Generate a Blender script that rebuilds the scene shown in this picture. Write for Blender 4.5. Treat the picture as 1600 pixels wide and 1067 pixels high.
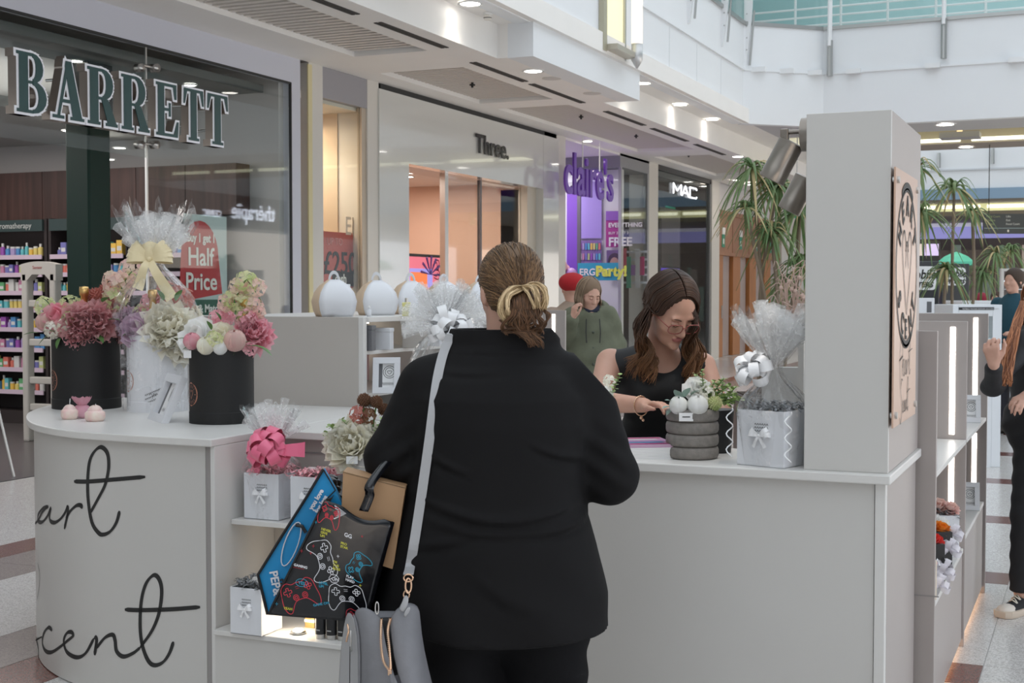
import bpy, math, random
import numpy as np
from mathutils import Vector, Matrix
rnd = random.Random(7)
PI = math.pi
SC = bpy.context.scene
C = SC.collection
for o in list(bpy.data.objects): bpy.data.objects.remove(o)

# ------------------------------------------------------------------ camera
F = 2100.0; YAW = math.radians(23.54); PITCH = math.atan((533.5-457)/F); H = 1.5
cy_, sy_ = math.cos(YAW), math.sin(YAW); cp_, sp_ = math.cos(PITCH), math.sin(PITCH)
RT = (cy_, sy_, 0.0); FW = (-sy_*cp_, cy_*cp_, -sp_); UP = (-sy_*sp_, cy_*sp_, cp_)
cd = bpy.data.cameras.new('camera'); cam = bpy.data.objects.new('camera', cd); C.objects.link(cam)
cam.location = (0, 0, H); cam.rotation_euler = (PI/2-PITCH, 0, YAW)
cd.sensor_width = 36; cd.lens = F/1600*36; cd.clip_start = .05; cd.clip_end = 300
cd.dof.use_dof = True; cd.dof.focus_distance = 4.3; cd.dof.aperture_fstop = 14
SC.camera = cam
# ------------------------------------------------------------------ sky, exposure
SC.view_settings.view_transform = 'Standard'; SC.view_settings.look = 'None'
SC.view_settings.exposure = 0.0; SC.view_settings.gamma = 1; SC.view_settings.use_curve_mapping = False
W = bpy.data.worlds.new('sky'); SC.world = W; W.use_nodes = True
bg = W.node_tree.nodes['Background']; bg.inputs[0].default_value = (.86, .93, 1, 1); bg.inputs[1].default_value = 1.55
SKY = bg

def P(px, py, x=None, y=None, z=None):
    """the point where the sight line of a pixel meets the plane x=, y= or z="""
    a = (px-800)/F; b = -(py-533.5)/F
    r = [FW[i]+a*RT[i]+b*UP[i] for i in range(3)]
    t = x/r[0] if x is not None else y/r[1] if y is not None else (z-H)/r[2]
    return Vector((r[0]*t, r[1]*t, H+r[2]*t))
def PD(px, py, d):
    a = (px-800)/F; b = -(py-533.5)/F
    return Vector([FW[i]*d+a*RT[i]*d+b*UP[i]*d for i in range(3)])+Vector((0, 0, H))

# ------------------------------------------------------------------ objects
def tag(o, label=None, cat=None, group=None, kind=None):
    if label: o['label'] = label
    if cat: o['category'] = cat
    if group: o['group'] = group
    if kind: o['kind'] = kind
    return o
def thing(name, label, cat, loc=(0, 0, 0), rz=0.0, group=None, rot=None):
    o = bpy.data.objects.new(name, None); C.objects.link(o)
    o.location = loc; o.rotation_euler = rot if rot else (0, 0, rz); o.empty_display_size = .05
    return tag(o, label, cat, group)
class MB:
    def __init__(s): s.v = []; s.f = []; s.m = []; s.mi = 0
    def add(s, vs, fs, T=None):
        n = len(s.v)
        if T is not None: vs = [tuple(T @ Vector(v)) for v in vs]
        s.v.extend([tuple(v) for v in vs]); s.f.extend([tuple(i+n for i in f) for f in fs]); s.m.extend([s.mi]*len(fs)); return s
    def box(s, x0, x1, y0, y1, z0, z1, T=None):
        v = [(x, y, z) for z in (z0, z1) for y in (y0, y1) for x in (x0, x1)]
        return s.add(v, [(0, 2, 3, 1), (4, 5, 7, 6), (0, 1, 5, 4), (2, 6, 7, 3), (0, 4, 6, 2), (1, 3, 7, 5)], T)
    def rings(s, R, cap=True, closed=True, T=None):
        n = len(R[0]); v = [p for r in R for p in r]; f = []
        for i in range(len(R)-1):
            for j in range(n if closed else n-1):
                a = i*n+j; b = i*n+(j+1) % n; f.append((a, b, b+n, a+n))
        if cap and closed:
            f.append(tuple(range(n-1, -1, -1))); f.append(tuple((len(R)-1)*n+j for j in range(n)))
        return s.add(v, f, T)
    def lathe(s, prof, n=24, T=None, cap=True, c=(0, 0)):
        return s.rings([[(c[0]+r*math.cos(2*PI*j/n), c[1]+r*math.sin(2*PI*j/n), z) for j in range(n)] for r, z in prof], cap, True, T)
    def cyl(s, a, b, r, r2=None, n=12, cap=True):
        return s.tube([a, b], [r, r if r2 is None else r2], n, cap)
    def tube(s, pts, rad, n=8, cap=True, flat=1.0):
        pts = [Vector(p) for p in pts]
        if not isinstance(rad, (list, tuple)): rad = [rad]*len(pts)
        R = []; u = None
        for i, p in enumerate(pts):
            d = (pts[min(i+1, len(pts)-1)]-pts[max(i-1, 0)])
            if d.length < 1e-9: d = Vector((0, 0, 1))
            d.normalize()
            if u is None:
                u = d.cross(Vector((0, 0, 1)))
                if u.length < .1: u = d.cross(Vector((0, 1, 0)))
            u = (u-d*u.dot(d)); u.normalize(); w = d.cross(u)
            R.append([tuple(p+(u*math.cos(2*PI*j/n)+w*(flat*math.sin(2*PI*j/n)))*rad[i]) for j in range(n)])
        return s.rings(R, cap)
    def sphere(s, c, r, n=12, m=8, T=None):
        if not isinstance(r, (list, tuple)): r = (r, r, r)
        R = []
        for i in range(m+1):
            t = PI*i/m; q = max(math.sin(t), .001)
            R.append([(c[0]+r[0]*q*math.cos(2*PI*j/n), c[1]+r[1]*q*math.sin(2*PI*j/n), c[2]-r[2]*math.cos(t)) for j in range(n)])
        return s.rings(R, True, True, T)
    def grid(s, fn, nu, nv, T=None):
        v = [tuple(fn(i/nu, j/nv)) for j in range(nv+1) for i in range(nu+1)]
        return s.add(v, [(j*(nu+1)+i, j*(nu+1)+i+1, (j+1)*(nu+1)+i+1, (j+1)*(nu+1)+i) for j in range(nv) for i in range(nu)], T)
    def prism(s, poly, z0, z1, T=None):
        n = len(poly); v = [(x, y, z0) for x, y in poly]+[(x, y, z1) for x, y in poly]
        return s.add(v, [tuple(range(n-1, -1, -1)), tuple(range(n, 2*n))]+[(i, (i+1) % n, n+(i+1) % n, n+i) for i in range(n)], T)
    def obj(s, name, mats, parent=None, smooth=False, bevel=0, thick=0, sub=0, label=None, ang=None, off=0.0):
        me = bpy.data.meshes.new(name); me.from_pydata(s.v, [], s.f)
        if not isinstance(mats, (list, tuple)): mats = [mats]
        for m in mats: me.materials.append(m)
        if max(s.m, default=0): me.polygons.foreach_set('material_index', s.m)
        if smooth: me.polygons.foreach_set('use_smooth', [True]*len(s.f))
        me.update()
        o = bpy.data.objects.new(name, me); C.objects.link(o)
        if parent: o.parent = parent
        if thick:
            q = o.modifiers.new('thick', 'SOLIDIFY'); q.thickness = thick; q.offset = off
        if bevel:
            q = o.modifiers.new('bevel', 'BEVEL'); q.width = bevel; q.segments = 2; q.limit_method = 'ANGLE'; q.angle_limit = .7
        if sub:
            q = o.modifiers.new('sub', 'SUBSURF'); q.levels = sub; q.render_levels = sub
        if smooth and ang:
            me.set_sharp_from_angle(angle=ang)
        if label: o['label'] = label
        return o
def B(name, mat, x0, x1, y0, y1, z0, z1, parent=None, bevel=0, label=None, T=None):
    return MB().box(x0, x1, y0, y1, z0, z1, T).obj(name, mat, parent, bevel=bevel, label=label)
def struct(o, label=None):
    o['kind'] = 'structure'
    if label: o['label'] = label
    return o
def copytree(o, parent=None):
    c = o.copy(); C.objects.link(c); c.parent = parent
    for ch in list(o.children): copytree(ch, c)
    return c

# ------------------------------------------------------------------ materials
def mat(name, col, rough=.5, metal=0., bump=None, var=None, emis=None, es=0., coat=0., trans=0., alpha=1., island=0., spec=None, sheen=0., sss=0., stretch=None, ior=None):
    m = bpy.data.materials.new(name); m.use_nodes = True; nt = m.node_tree; N = nt.nodes; L = nt.links
    b = N['Principled BSDF']; I = b.inputs
    c4 = (*col, 1); I['Base Color'].default_value = c4; I['Roughness'].default_value = rough; I['Metallic'].default_value = metal
    I['Coat Weight'].default_value = coat; I['Transmission Weight'].default_value = trans; I['Alpha'].default_value = alpha
    if ior: I['IOR'].default_value = ior
    if spec is not None: I['Specular IOR Level'].default_value = spec
    if sheen: I['Sheen Weight'].default_value = sheen
    if sss: I['Subsurface Weight'].default_value = sss; I['Subsurface Radius'].default_value = (.02, .008, .004); I['Subsurface Scale'].default_value = .5
    if emis: I['Emission Color'].default_value = (*emis, 1); I['Emission Strength'].default_value = es
    co = None
    if bump or var:
        tc = N.new('ShaderNodeTexCoord'); co = tc.outputs['Object']
        if stretch:
            mp = N.new('ShaderNodeMapping'); mp.inputs['Scale'].default_value = stretch; L.new(co, mp.inputs[0]); co = mp.outputs[0]
    last = None
    if var:
        n = N.new('ShaderNodeTexNoise'); n.inputs['Scale'].default_value = var[0]; n.inputs['Detail'].default_value = 4; L.new(co, n.inputs['Vector'])
        r = N.new('ShaderNodeMapRange'); r.inputs['From Min'].default_value = .3; r.inputs['From Max'].default_value = .7
        r.inputs['To Min'].default_value = 0; r.inputs['To Max'].default_value = 1; L.new(n.outputs[0], r.inputs[0])
        x = N.new('ShaderNodeMix'); x.data_type = 'RGBA'; L.new(r.outputs[0], x.inputs['Factor'])
        c2 = var[2] if len(var) > 2 else tuple(q*(1-var[1]) for q in col)
        x.inputs['A'].default_value = c4; x.inputs['B'].default_value = (*c2, 1); last = x.outputs['Result']; L.new(last, I['Base Color'])
    if island:
        g = N.new('ShaderNodeNewGeometry'); hs = N.new('ShaderNodeHueSaturation')
        r = N.new('ShaderNodeMapRange'); r.inputs['To Min'].default_value = 1-island; r.inputs['To Max'].default_value = 1+island
        L.new(g.outputs['Random Per Island'], r.inputs[0]); L.new(r.outputs[0], hs.inputs['Value'])
        hs.inputs['Color'].default_value = c4
        if last: L.new(last, hs.inputs['Color'])
        L.new(hs.outputs[0], I['Base Color'])
    if bump:
        n = N.new('ShaderNodeTexNoise'); n.inputs['Scale'].default_value = bump[0]; n.inputs['Detail'].default_value = 3; L.new(co, n.inputs['Vector'])
        k = N.new('ShaderNodeBump'); k.inputs['Strength'].default_value = bump[1]; k.inputs['Distance'].default_value = bump[2] if len(bump) > 2 else .002
        L.new(n.outputs[0], k.inputs['Height']); L.new(k.outputs[0], I['Normal'])
    return m
def thin(name, tint=(.95, .97, .96), ior=1.45, boost=1.0, base=0.0, rough=.02, crease=0.0, film=(1, 1, 1), scale=30, white=.5, minw=.01):
    """clear sheet: transparent and glossy by fresnel; with crease > 0 a crinkled film"""
    m = bpy.data.materials.new(name); m.use_nodes = True; nt = m.node_tree; N = nt.nodes; L = nt.links
    N.remove(N['Principled BSDF']); out = N['Material Output']
    t = N.new('ShaderNodeBsdfTransparent'); t.inputs[0].default_value = (*tint, 1)
    g = N.new('ShaderNodeBsdfGlossy'); g.inputs[0].default_value = (*film, 1); g.inputs['Roughness'].default_value = rough
    fr = N.new('ShaderNodeLayerWeight'); fr.inputs[0].default_value = .5
    pw = N.new('ShaderNodeMath'); pw.operation = 'POWER'; pw.inputs[1].default_value = 4.5; L.new(fr.outputs['Facing'], pw.inputs[0])
    ma = N.new('ShaderNodeMath'); ma.operation = 'MULTIPLY_ADD'; ma.inputs[1].default_value = boost*.9; ma.inputs[2].default_value = base+.04; ma.use_clamp = True
    L.new(pw.outputs[0], ma.inputs[0])
    mx = N.new('ShaderNodeMixShader'); L.new(ma.outputs[0], mx.inputs[0]); L.new(t.outputs[0], mx.inputs[1]); L.new(g.outputs[0], mx.inputs[2])
    res = mx.outputs[0]
    if crease:
        tc = N.new('ShaderNodeTexCoord'); n = N.new('ShaderNodeTexNoise'); n.inputs['Scale'].default_value = scale; n.inputs['Detail'].default_value = 2; n.inputs['Distortion'].default_value = 1.5
        L.new(tc.outputs['Object'], n.inputs['Vector'])
        k = N.new('ShaderNodeBump'); k.inputs['Strength'].default_value = 1; k.inputs['Distance'].default_value = .012
        L.new(n.outputs[0], k.inputs['Height']); L.new(k.outputs[0], g.inputs['Normal']); L.new(k.outputs[0], fr.inputs['Normal'])
        d0 = N.new('ShaderNodeBsdfDiffuse'); d0.inputs[0].default_value = (.96, .96, .96, 1); d1 = N.new('ShaderNodeBsdfTranslucent'); d1.inputs[0].default_value = (.96, .96, .96, 1); d = N.new('ShaderNodeMixShader'); L.new(d0.outputs[0], d.inputs[1]); L.new(d1.outputs[0], d.inputs[2])
        r = N.new('ShaderNodeMapRange'); r.inputs['From Min'].default_value = .55; r.inputs['From Max'].default_value = .75; r.inputs['To Max'].default_value = white
        r.inputs['To Min'].default_value = minw; L.new(n.outputs[0], r.inputs[0])
        m2 = N.new('ShaderNodeMixShader'); L.new(r.outputs[0], m2.inputs[0]); L.new(res, m2.inputs[1]); L.new(d.outputs[0], m2.inputs[2]); res = m2.outputs[0]
    L.new(res, out.inputs[0]); return m
def glow(name, col, s):
    return mat(name, (.8, .8, .8), .5, emis=col, es=s)
_cache = {}
def cm(col, rough=.5, **k):
    key = (tuple(round(c, 3) for c in col), rough, tuple(sorted(k.items())))
    if key not in _cache: _cache[key] = mat('paint_%d' % len(_cache), col, rough, **k)
    return _cache[key]
WHITE = mat('white_laminate', (.60, .585, .56), .38, var=(1.5, .03))
WHITE2 = mat('white_edge', (.69, .675, .65), .35)
BEIGE = mat('beige_laminate', (.50, .465, .43), .4, var=(2, .03))
PLAST = mat('white_plaster', (.80, .82, .84), .7, var=(1.2, .02))
SOFF = mat('soffit_paint', (.88, .86, .83), .6, var=(2, .03))
GLASS = thin('clear_glass', boost=.5, base=-.015)
BLACK = mat('black_satin', (.012, .012, .013), .45)
CHROME = mat('brushed_steel', (.55, .54, .52), .3, 1)
GOLD = mat('gold_foil', (.75, .50, .20), .3, 1, bump=(90, .4))
CELLO = thin('cellophane', tint=(.99, .99, .99), boost=.6, base=.0, rough=.08, crease=1, scale=13, white=.35)
GREEN = mat('leaf_green', (.10, .22, .06), .5, island=.35)
GREENL = mat('leaf_light_green', (.30, .42, .14), .5, island=.3)
SILVERLEAF = mat('leaf_silver_green', (.30, .42, .36), .6, island=.2)
PAPER = mat('white_paper', (.82, .82, .82), .6)
INK = mat('black_ink', (.02, .02, .02), .6)

# ------------------------------------------------------------------ text and strokes
def text_mesh(txt, size=1.0, ext=.01, offset=0.0, bev=0.0, shear=0.0, align='LEFT', space=1.0):
    c = bpy.data.curves.new('t', 'FONT'); c.body = txt; c.size = size; c.extrude = ext; c.offset = offset; c.bevel_depth = bev
    c.shear = shear; c.align_x = align; c.space_character = space; c.resolution_u = 4
    o = bpy.data.objects.new('t', c); C.objects.link(o); bpy.context.view_layer.update()
    me = bpy.data.meshes.new_from_object(o.evaluated_get(bpy.context.evaluated_depsgraph_get())); bpy.data.objects.remove(o); bpy.data.curves.remove(c)
    return me
def text(name, txt, m, T, size, parent=None, ext=.001, offset=0., bev=0., shear=0., align='LEFT', space=1., label=None, width=None, sx=1.0):
    """T maps local text coordinates (x right, y up, z towards the reader)"""
    me = text_mesh(txt, size, ext, offset, bev, shear, align, space); me.name = name; me.materials.clear(); me.materials.append(m)
    if width and len(me.vertices):
        xs = [v.co.x for v in me.vertices]; sx = width/(max(xs)-min(xs))
    me.transform(T @ Matrix.Diagonal((sx, 1, 1, 1)))
    o = bpy.data.objects.new(name, me); C.objects.link(o)
    if parent: o.parent = parent
    if label: o['label'] = label
    return o
def frame(o, ex, ey, ez=None):
    ex = Vector(ex).normalized(); ey = Vector(ey).normalized(); ez = Vector(ez).normalized() if ez else ex.cross(ey)
    M = Matrix((ex, ey, ez)).transposed().to_4x4(); M.translation = Vector(o); return M
def catmull(pts, k=5):
    pts = [Vector(p) for p in pts]
    if len(pts) < 3: return pts
    q = [2*pts[0]-pts[1]]+pts+[2*pts[-1]-pts[-2]]; out = []
    for i in range(1, len(q)-2):
        for j in range(k):
            t = j/k; a, b, c, d = q[i-1:i+3]
            out.append(.5*((2*b)+(c-a)*t+(2*a-5*b+4*c-d)*t*t+(3*b-a-3*c+d)*t**3))
    return out+[pts[-1]]
def strokes(mb, lst, w, fmap, th=.0008, k=5, w2=None):
    """pen strokes: lst of 2-D polylines, fmap(u,v)->(point, normal) in space"""
    for s in lst:
        c = catmull([(p[0], p[1], 0) for p in s], k); n = len(c); L_ = []; R_ = []
        for i, p in enumerate(c):
            d = c[min(i+1, n-1)]-c[max(i-1, 0)]
            a, nn = fmap(p.x, p.y); e = d*(1.0/max(d.length, 1e-6)); b, _ = fmap(p.x+e.x*.5, p.y+e.y*.5)
            t = (b-a); t = t.normalized() if t.length > 1e-9 else Vector((1, 0, 0)); sd = t.cross(nn).normalized()
            ww = w*(1 if w2 is None else (w2+(1-w2)*abs(math.sin(PI*.25+math.atan2(d.y, d.x)))))/2
            if i in (0, n-1): ww *= .5
            L_.append(a+nn*th+sd*ww); R_.append(a+nn*th-sd*ww)
        v = [tuple(q) for q in L_]+[tuple(q) for q in R_]
        mb.add(v, [(i, i+1, n+i+1, n+i) for i in range(n-1)])
    return mb

# ------------------------------------------------------------------ sculpting: distance functions meshed by surface nets
def ln(v): return np.sqrt((v*v).sum(-1))
def ell(p, c, r, R=None):
    q = p-np.array(c, float)
    if R is not None: q = q @ np.array(R)
    r = np.array(r, float); k0 = ln(q/r); k1 = ln(q/(r*r))+1e-9; return k0*(k0-1)/k1
def cone(p, a, b, ra, rb):
    a = np.array(a, float); b = np.array(b, float); ba = b-a
    t = np.clip(((p-a) @ ba)/(ba @ ba), 0, 1); return ln(p-a-t[..., None]*ba)-(ra+(rb-ra)*t)
def su(a, b, k=.03):
    h = np.clip(.5+.5*(b-a)/k, 0, 1); return b+(a-b)*h-k*h*(1-h)
def chain(p, pts, rad, k=.02, d=None):
    for i in range(len(pts)-1):
        e = cone(p, pts[i], pts[i+1], rad[i], rad[i+1]); d = e if d is None else su(d, e, k)
    return d
def sdf_mesh(f, lo, hi, h):
    lo = np.array(lo, float); n = np.ceil((np.array(hi)-lo)/h).astype(int)+1; BS = 12
    nb = (n+BS-1)//BS; n = nb*BS+1; V = np.full(n, 9., np.float32)
    bi = np.stack(np.meshgrid(*[np.arange(q) for q in nb], indexing='ij'), -1).reshape(-1, 3)
    cen = lo+(bi*BS+BS/2)*h; fc = f(cen); rad = BS*h*.87*1.5+.012
    loc = np.stack(np.meshgrid(*[np.arange(BS+1)]*3, indexing='ij'), -1)
    near = np.abs(fc) < rad
    for b_, v_ in zip(bi[~near], fc[~near]):
        s_ = b_*BS; V[s_[0]:s_[0]+BS+1, s_[1]:s_[1]+BS+1, s_[2]:s_[2]+BS+1] = v_
    B2 = bi[near]
    for i in range(0, len(B2), 24):
        ch = B2[i:i+24]; pts = lo+(ch[:, None, None, None, :]*BS+loc[None])*h
        val = f(pts.reshape(-1, 3)).reshape(pts.shape[:-1])
        for b_, v_ in zip(ch, val):
            s_ = b_*BS; V[s_[0]:s_[0]+BS+1, s_[1]:s_[1]+BS+1, s_[2]:s_[2]+BS+1] = v_
    S = V < 0; cnt = np.zeros(n-1, np.int16); acc = np.zeros((*(n-1), 3), np.float32)
    def sl(o): return tuple(slice(o[i], n[i]-1+o[i]) for i in range(3))
    for ax in range(3):
        o1, o2 = [a for a in range(3) if a != ax]
        for d1 in (0, 1):
            for d2 in (0, 1):
                A = [0, 0, 0]; A[o1] = d1; A[o2] = d2; Bq = list(A); Bq[ax] = 1
                va = V[sl(A)]; vb = V[sl(Bq)]; m = S[sl(A)] != S[sl(Bq)]
                t = np.where(m, va/np.where(m, va-vb, 1), 0)
                cnt += m; acc[..., ax] += t
                acc[..., o1] += m*d1; acc[..., o2] += m*d2
    idx = np.full(n-1, -1, np.int64); a = cnt > 0; idx[a] = np.arange(a.sum()); ii = np.argwhere(a)
    vs = lo+(ii+acc[a]/cnt[a][:, None])*h; Q = []
    for ax in range(3):
        o1, o2 = [(1, 2), (2, 0), (0, 1)][ax]
        A = [slice(1, n[i]-1) for i in range(3)]; A[ax] = slice(0, n[ax]-1); Bq = list(A); Bq[ax] = slice(1, n[ax])
        sa = S[tuple(A)]; sb = S[tuple(Bq)]; e = np.argwhere(sa != sb); off = np.array([1, 1, 1]); off[ax] = 0; base = e+off
        fl = sa[tuple(e.T)]
        def gi(d1, d2):
            q = base.copy(); q[:, o1] -= d1; q[:, o2] -= d2; return idx[tuple(q.T)]
        q = np.stack([gi(1, 1), gi(0, 1), gi(0, 0), gi(1, 0)], 1); q[~fl] = q[~fl][:, ::-1]; Q.append(q)
    return vs, np.concatenate(Q)
def sdf_obj(name, f, lo, hi, h, mats, parent=None, assign=None, label=None):
    vs, q = sdf_mesh(f, lo, hi, h)
    me = bpy.data.meshes.new(name); me.vertices.add(len(vs)); me.vertices.foreach_set('co', vs.astype(np.float32).ravel())
    me.loops.add(len(q)*4); me.loops.foreach_set('vertex_index', q.astype(np.int32).ravel())
    me.polygons.add(len(q)); me.polygons.foreach_set('loop_start', np.arange(0, len(q)*4, 4, dtype=np.int32))
    me.update(calc_edges=True)
    if not isinstance(mats, (list, tuple)): mats = [mats]
    for m in mats: me.materials.append(m)
    me.polygons.foreach_set('use_smooth', np.ones(len(q), bool))
    if assign is not None: me.polygons.foreach_set('material_index', assign(vs[q].mean(1)).astype(np.int32))
    o = bpy.data.objects.new(name, me); C.objects.link(o)
    if parent: o.parent = parent
    if label: o['label'] = label
    return o
ORD = ['first', 'second', 'third', 'fourth', 'fifth', 'sixth', 'seventh', 'eighth', 'ninth', 'tenth', 'eleventh', 'twelfth', 'thirteenth', 'fourteenth', 'fifteenth', 'sixteenth']
# ------------------------------------------------------------------ area lights of the building
def area(name, loc, size, power, col=(1, .93, .85), rot=(0, 0, 0), sy=None):
    l = bpy.data.lights.new(name, 'AREA'); l.energy = power; l.color = col; l.size = size
    if sy: l.shape = 'RECTANGLE'; l.size_y = sy
    o = bpy.data.objects.new(name, l); C.objects.link(o); o.location = loc; o.rotation_euler = rot; return o
# ------------------------------------------------------------------ floor
def terrazzo(name, base, speck, sc=520):
    m = mat(name, base, .22, spec=.45); nt = m.node_tree; N = nt.nodes; L = nt.links
    tc = N.new('ShaderNodeTexCoord'); v = N.new('ShaderNodeTexVoronoi'); v.inputs['Scale'].default_value = sc*.35
    L.new(tc.outputs['Object'], v.inputs['Vector'])
    n = N.new('ShaderNodeTexNoise'); n.inputs['Scale'].default_value = 240; n.inputs['Detail'].default_value = 2; L.new(tc.outputs['Object'], n.inputs['Vector'])
    mul = N.new('ShaderNodeMath'); mul.operation = 'MULTIPLY'; sep = N.new('ShaderNodeSeparateColor'); L.new(v.outputs['Color'], sep.inputs[0])
    L.new(sep.outputs[0], mul.inputs[0]); L.new(n.outputs[0], mul.inputs[1])
    r = N.new('ShaderNodeMapRange'); r.inputs['From Min'].default_value = .1; r.inputs['From Max'].default_value = .5; L.new(mul.outputs[0], r.inputs[0])
    x = N.new('ShaderNodeMix'); x.data_type = 'RGBA'; x.inputs['A'].default_value = (*base, 1); x.inputs['B'].default_value = (*speck, 1)
    L.new(r.outputs[0], x.inputs['Factor']); L.new(x.outputs['Result'], N['Principled BSDF'].inputs['Base Color']); return m
TERR = terrazzo('pale_terrazzo', (.70, .685, .67), (.42, .40, .38)); TRED = terrazzo('red_terrazzo', (.20, .085, .07), (.12, .06, .05))
TGREY = terrazzo('taupe_terrazzo', (.30, .26, .24), (.2, .17, .16))
GROUT = mat('grout', (.55, .53, .51), .6)
fl = struct(B('floor', GROUT, -14, 8, -14, 75, -.1, -.004))
def slab(name, m, x0, x1, y0, y1, par, z=0.0): return B(name, m, x0+.002, x1-.002, y0+.002, y1-.002, -.03, z, par)
ys = [1.81+1.93*i for i in range(16)]
cols = [(-7.9, -5.95), (-5.23, -4.37), (-3.7, -1.7), (-1.7, -.4), (-.4, 1.6), (1.6, 4.6)]
for a, b in zip(ys[:-1], ys[1:]):
    for x0, x1 in cols: slab('terrazzo_slab', TERR, x0, x1, a, b-.3, fl)
    slab('red_tile', TRED, -5.95, -5.67, a, b, fl); slab('taupe_tile', TGREY, -5.67, -5.23, a, b, fl)
    slab('taupe_tile', TGREY, -4.37, -4.0, a, b, fl); slab('red_tile', TRED, -4.0, -3.7, a, b, fl)
    far = b > 9
    for x0, x1 in cols:
        if x0 == -1.7: slab('terrazzo_slab', TERR, -1.7, -.9, b-.3, b, fl); slab('red_tile', TRED, -.9, -.4, b-.3, b, fl)
        elif x0 == -.4 and far: slab('red_tile', TRED, x0, x1, b-.3, b, fl)
        else: slab('terrazzo_slab', TERR, x0, x1, b-.3, b, fl)
slab('terrazzo_slab', TERR, -7.9, 4.6, ys[-1], 75, fl); slab('terrazzo_slab', TERR, -7.9, 4.6, -14, ys[0], fl)
slab('terrazzo_slab', TERR, 4.6, 8, -14, 75, fl)

# ------------------------------------------------------------------ shell out of the frame: opposite shops, end wall, far end
R_ = struct(B('wall_right', PLAST, 6.2, 6.5, -14, 75, 0, 12))
struct(B('wall_rear', PLAST, -14, 6.5, -14.3, -14, 0, 12))
DARKG = mat('dark_shopfront', (.05, .05, .055), .2)
for i in range(7):
    y0 = -12+i*12; c = [(1, .86, .74), (.85, .9, 1), (1, .93, .84)][i % 3]
    B('fill_shop_window', glow('shop_window_fill', c, 1.9), 6.12, 6.2, y0, y0+10, .1, 3.2, R_); B('shop_sign_band', WHITE if i != 3 else DARKG, 6.1, 6.2, y0, y0+11, 3.3, 4.2, R_)  # unseen opposite windows; their glow is added to light the left shop fronts
for i in range(9): B('upper_window', cm((.10, .16, .18), .1), 6.14, 6.2, -13+i*9, -5.5+i*9, 6.0, 9.0, R_)
SIGNL = glow('sign_white_light', (.8, .85, 1), 8)
a0 = P(453, 350, x=-22.0); a1 = P(331, 352, x=-22.0)
sg = thing('clinic_sign', 'white lit clinic shop sign seen mirrored in the chemist glass', 'sign', (6.08, 0, 0))
Tm = frame((0, 0, 0), (0, -1, 0), (0, 0, 1))
Tm.translation = Vector((0, 33.1, 3.55)); text('word', 'thérapïe', SIGNL, Tm, .64, sg, .01, .004)
Tm.translation = Vector((0, 30.5, 3.55)); text('word', 'CLINIC', SIGNL, Tm, .26, sg, .01, .002)

# ------------------------------------------------------------------ left corridor ceiling: soffits, slatted panels, slots
XF = -7.9; XBK = P(1160.7, 193, z=4.35).x+.02
ce = struct(B('ceiling', SOFF, -7.9, -6.1, -13.9, 12.95, 4.42, 4.6))
struct(B('ceiling', SOFF, -7.9, -6.1, 12.95, 45, 4.12, 4.5))
up = struct(B('ceiling', SOFF, -6.1, -5.45, -13.9, 45, 4.36, 4.6))
def bar(x0, x1, y0, y1, z0=4.0, z1=4.42, n='ceiling_beam'): return B(n, SOFF, x0, x1, y0, y1, z0, z1, ce)
# near bay (y < 12.6): deep recess with slats; lower frame round it
bar(-7.9, -7.27, -13.9, 12.5); bar(-6.40, -5.92, -13.9, 12.5, 4.0); bar(-7.9, -5.92, 12.5, 13.2)
bar(-6.0, -5.8, 13.2, 16.8, 4.0, 4.36)
bar(-7.9, -7.55, 13.2, 45); bar(-6.5, -6.0, 13.2, 45)
bays = [(13.55, 16.25), (16.8, 22.9), (23.9, 28.3), (29.3, 33)]
prev = 13.2
for a, b in bays: bar(-7.55, -6.5, prev, a); prev = b
bar(-7.55, -6.5, prev, 45)
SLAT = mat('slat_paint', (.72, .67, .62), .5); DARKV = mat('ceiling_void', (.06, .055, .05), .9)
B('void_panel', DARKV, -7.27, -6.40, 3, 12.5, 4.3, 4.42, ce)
for i in range(60):
    y = 12.46-.12*i; B('ceiling_slat', SLAT, -7.265, -6.405, y-.064, y, 4.05, 4.09, ce)
for a, b in bays:
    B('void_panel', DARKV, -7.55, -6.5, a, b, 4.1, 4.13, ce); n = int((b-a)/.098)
    if a < 20:
        for i in range(n): B('ceiling_slat', SLAT, -7.55, -6.5, a+.098*i+.045, a+.098*(i+1)-.003, 4.05, 4.09, ce)
    else:
        m = MB()
        for i in range(n): m.box(-7.55, -6.5, a+.098*i+.03, a+.098*(i+1)-.006, 4.05, 4.09)
        o = m.obj('ceiling_slat', SLAT, ce); o['kind'] = 'stuff'
for i, (y0, y1) in enumerate([(9.1, 10.6), (11.0, 12.4), (13.3, 14.75), (14.95, 16.7), (17.6, 19.3), (19.7, 21.6), (22.1, 24.0)]):
    k = .11 if y0 < 12.5 else 0
    B('air_slot', DARKV, -6.30+k, -6.265+k, y0, y1, 3.992, 4.05, ce); B('air_slot', DARKV, -6.25+k, -6.215+k, y0, y1, 3.992, 4.05, ce)
LAMP = glow('downlight_glow', (1, .95, .88), 14); RIM = mat('lamp_rim', (.8, .8, .78), .3)
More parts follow.
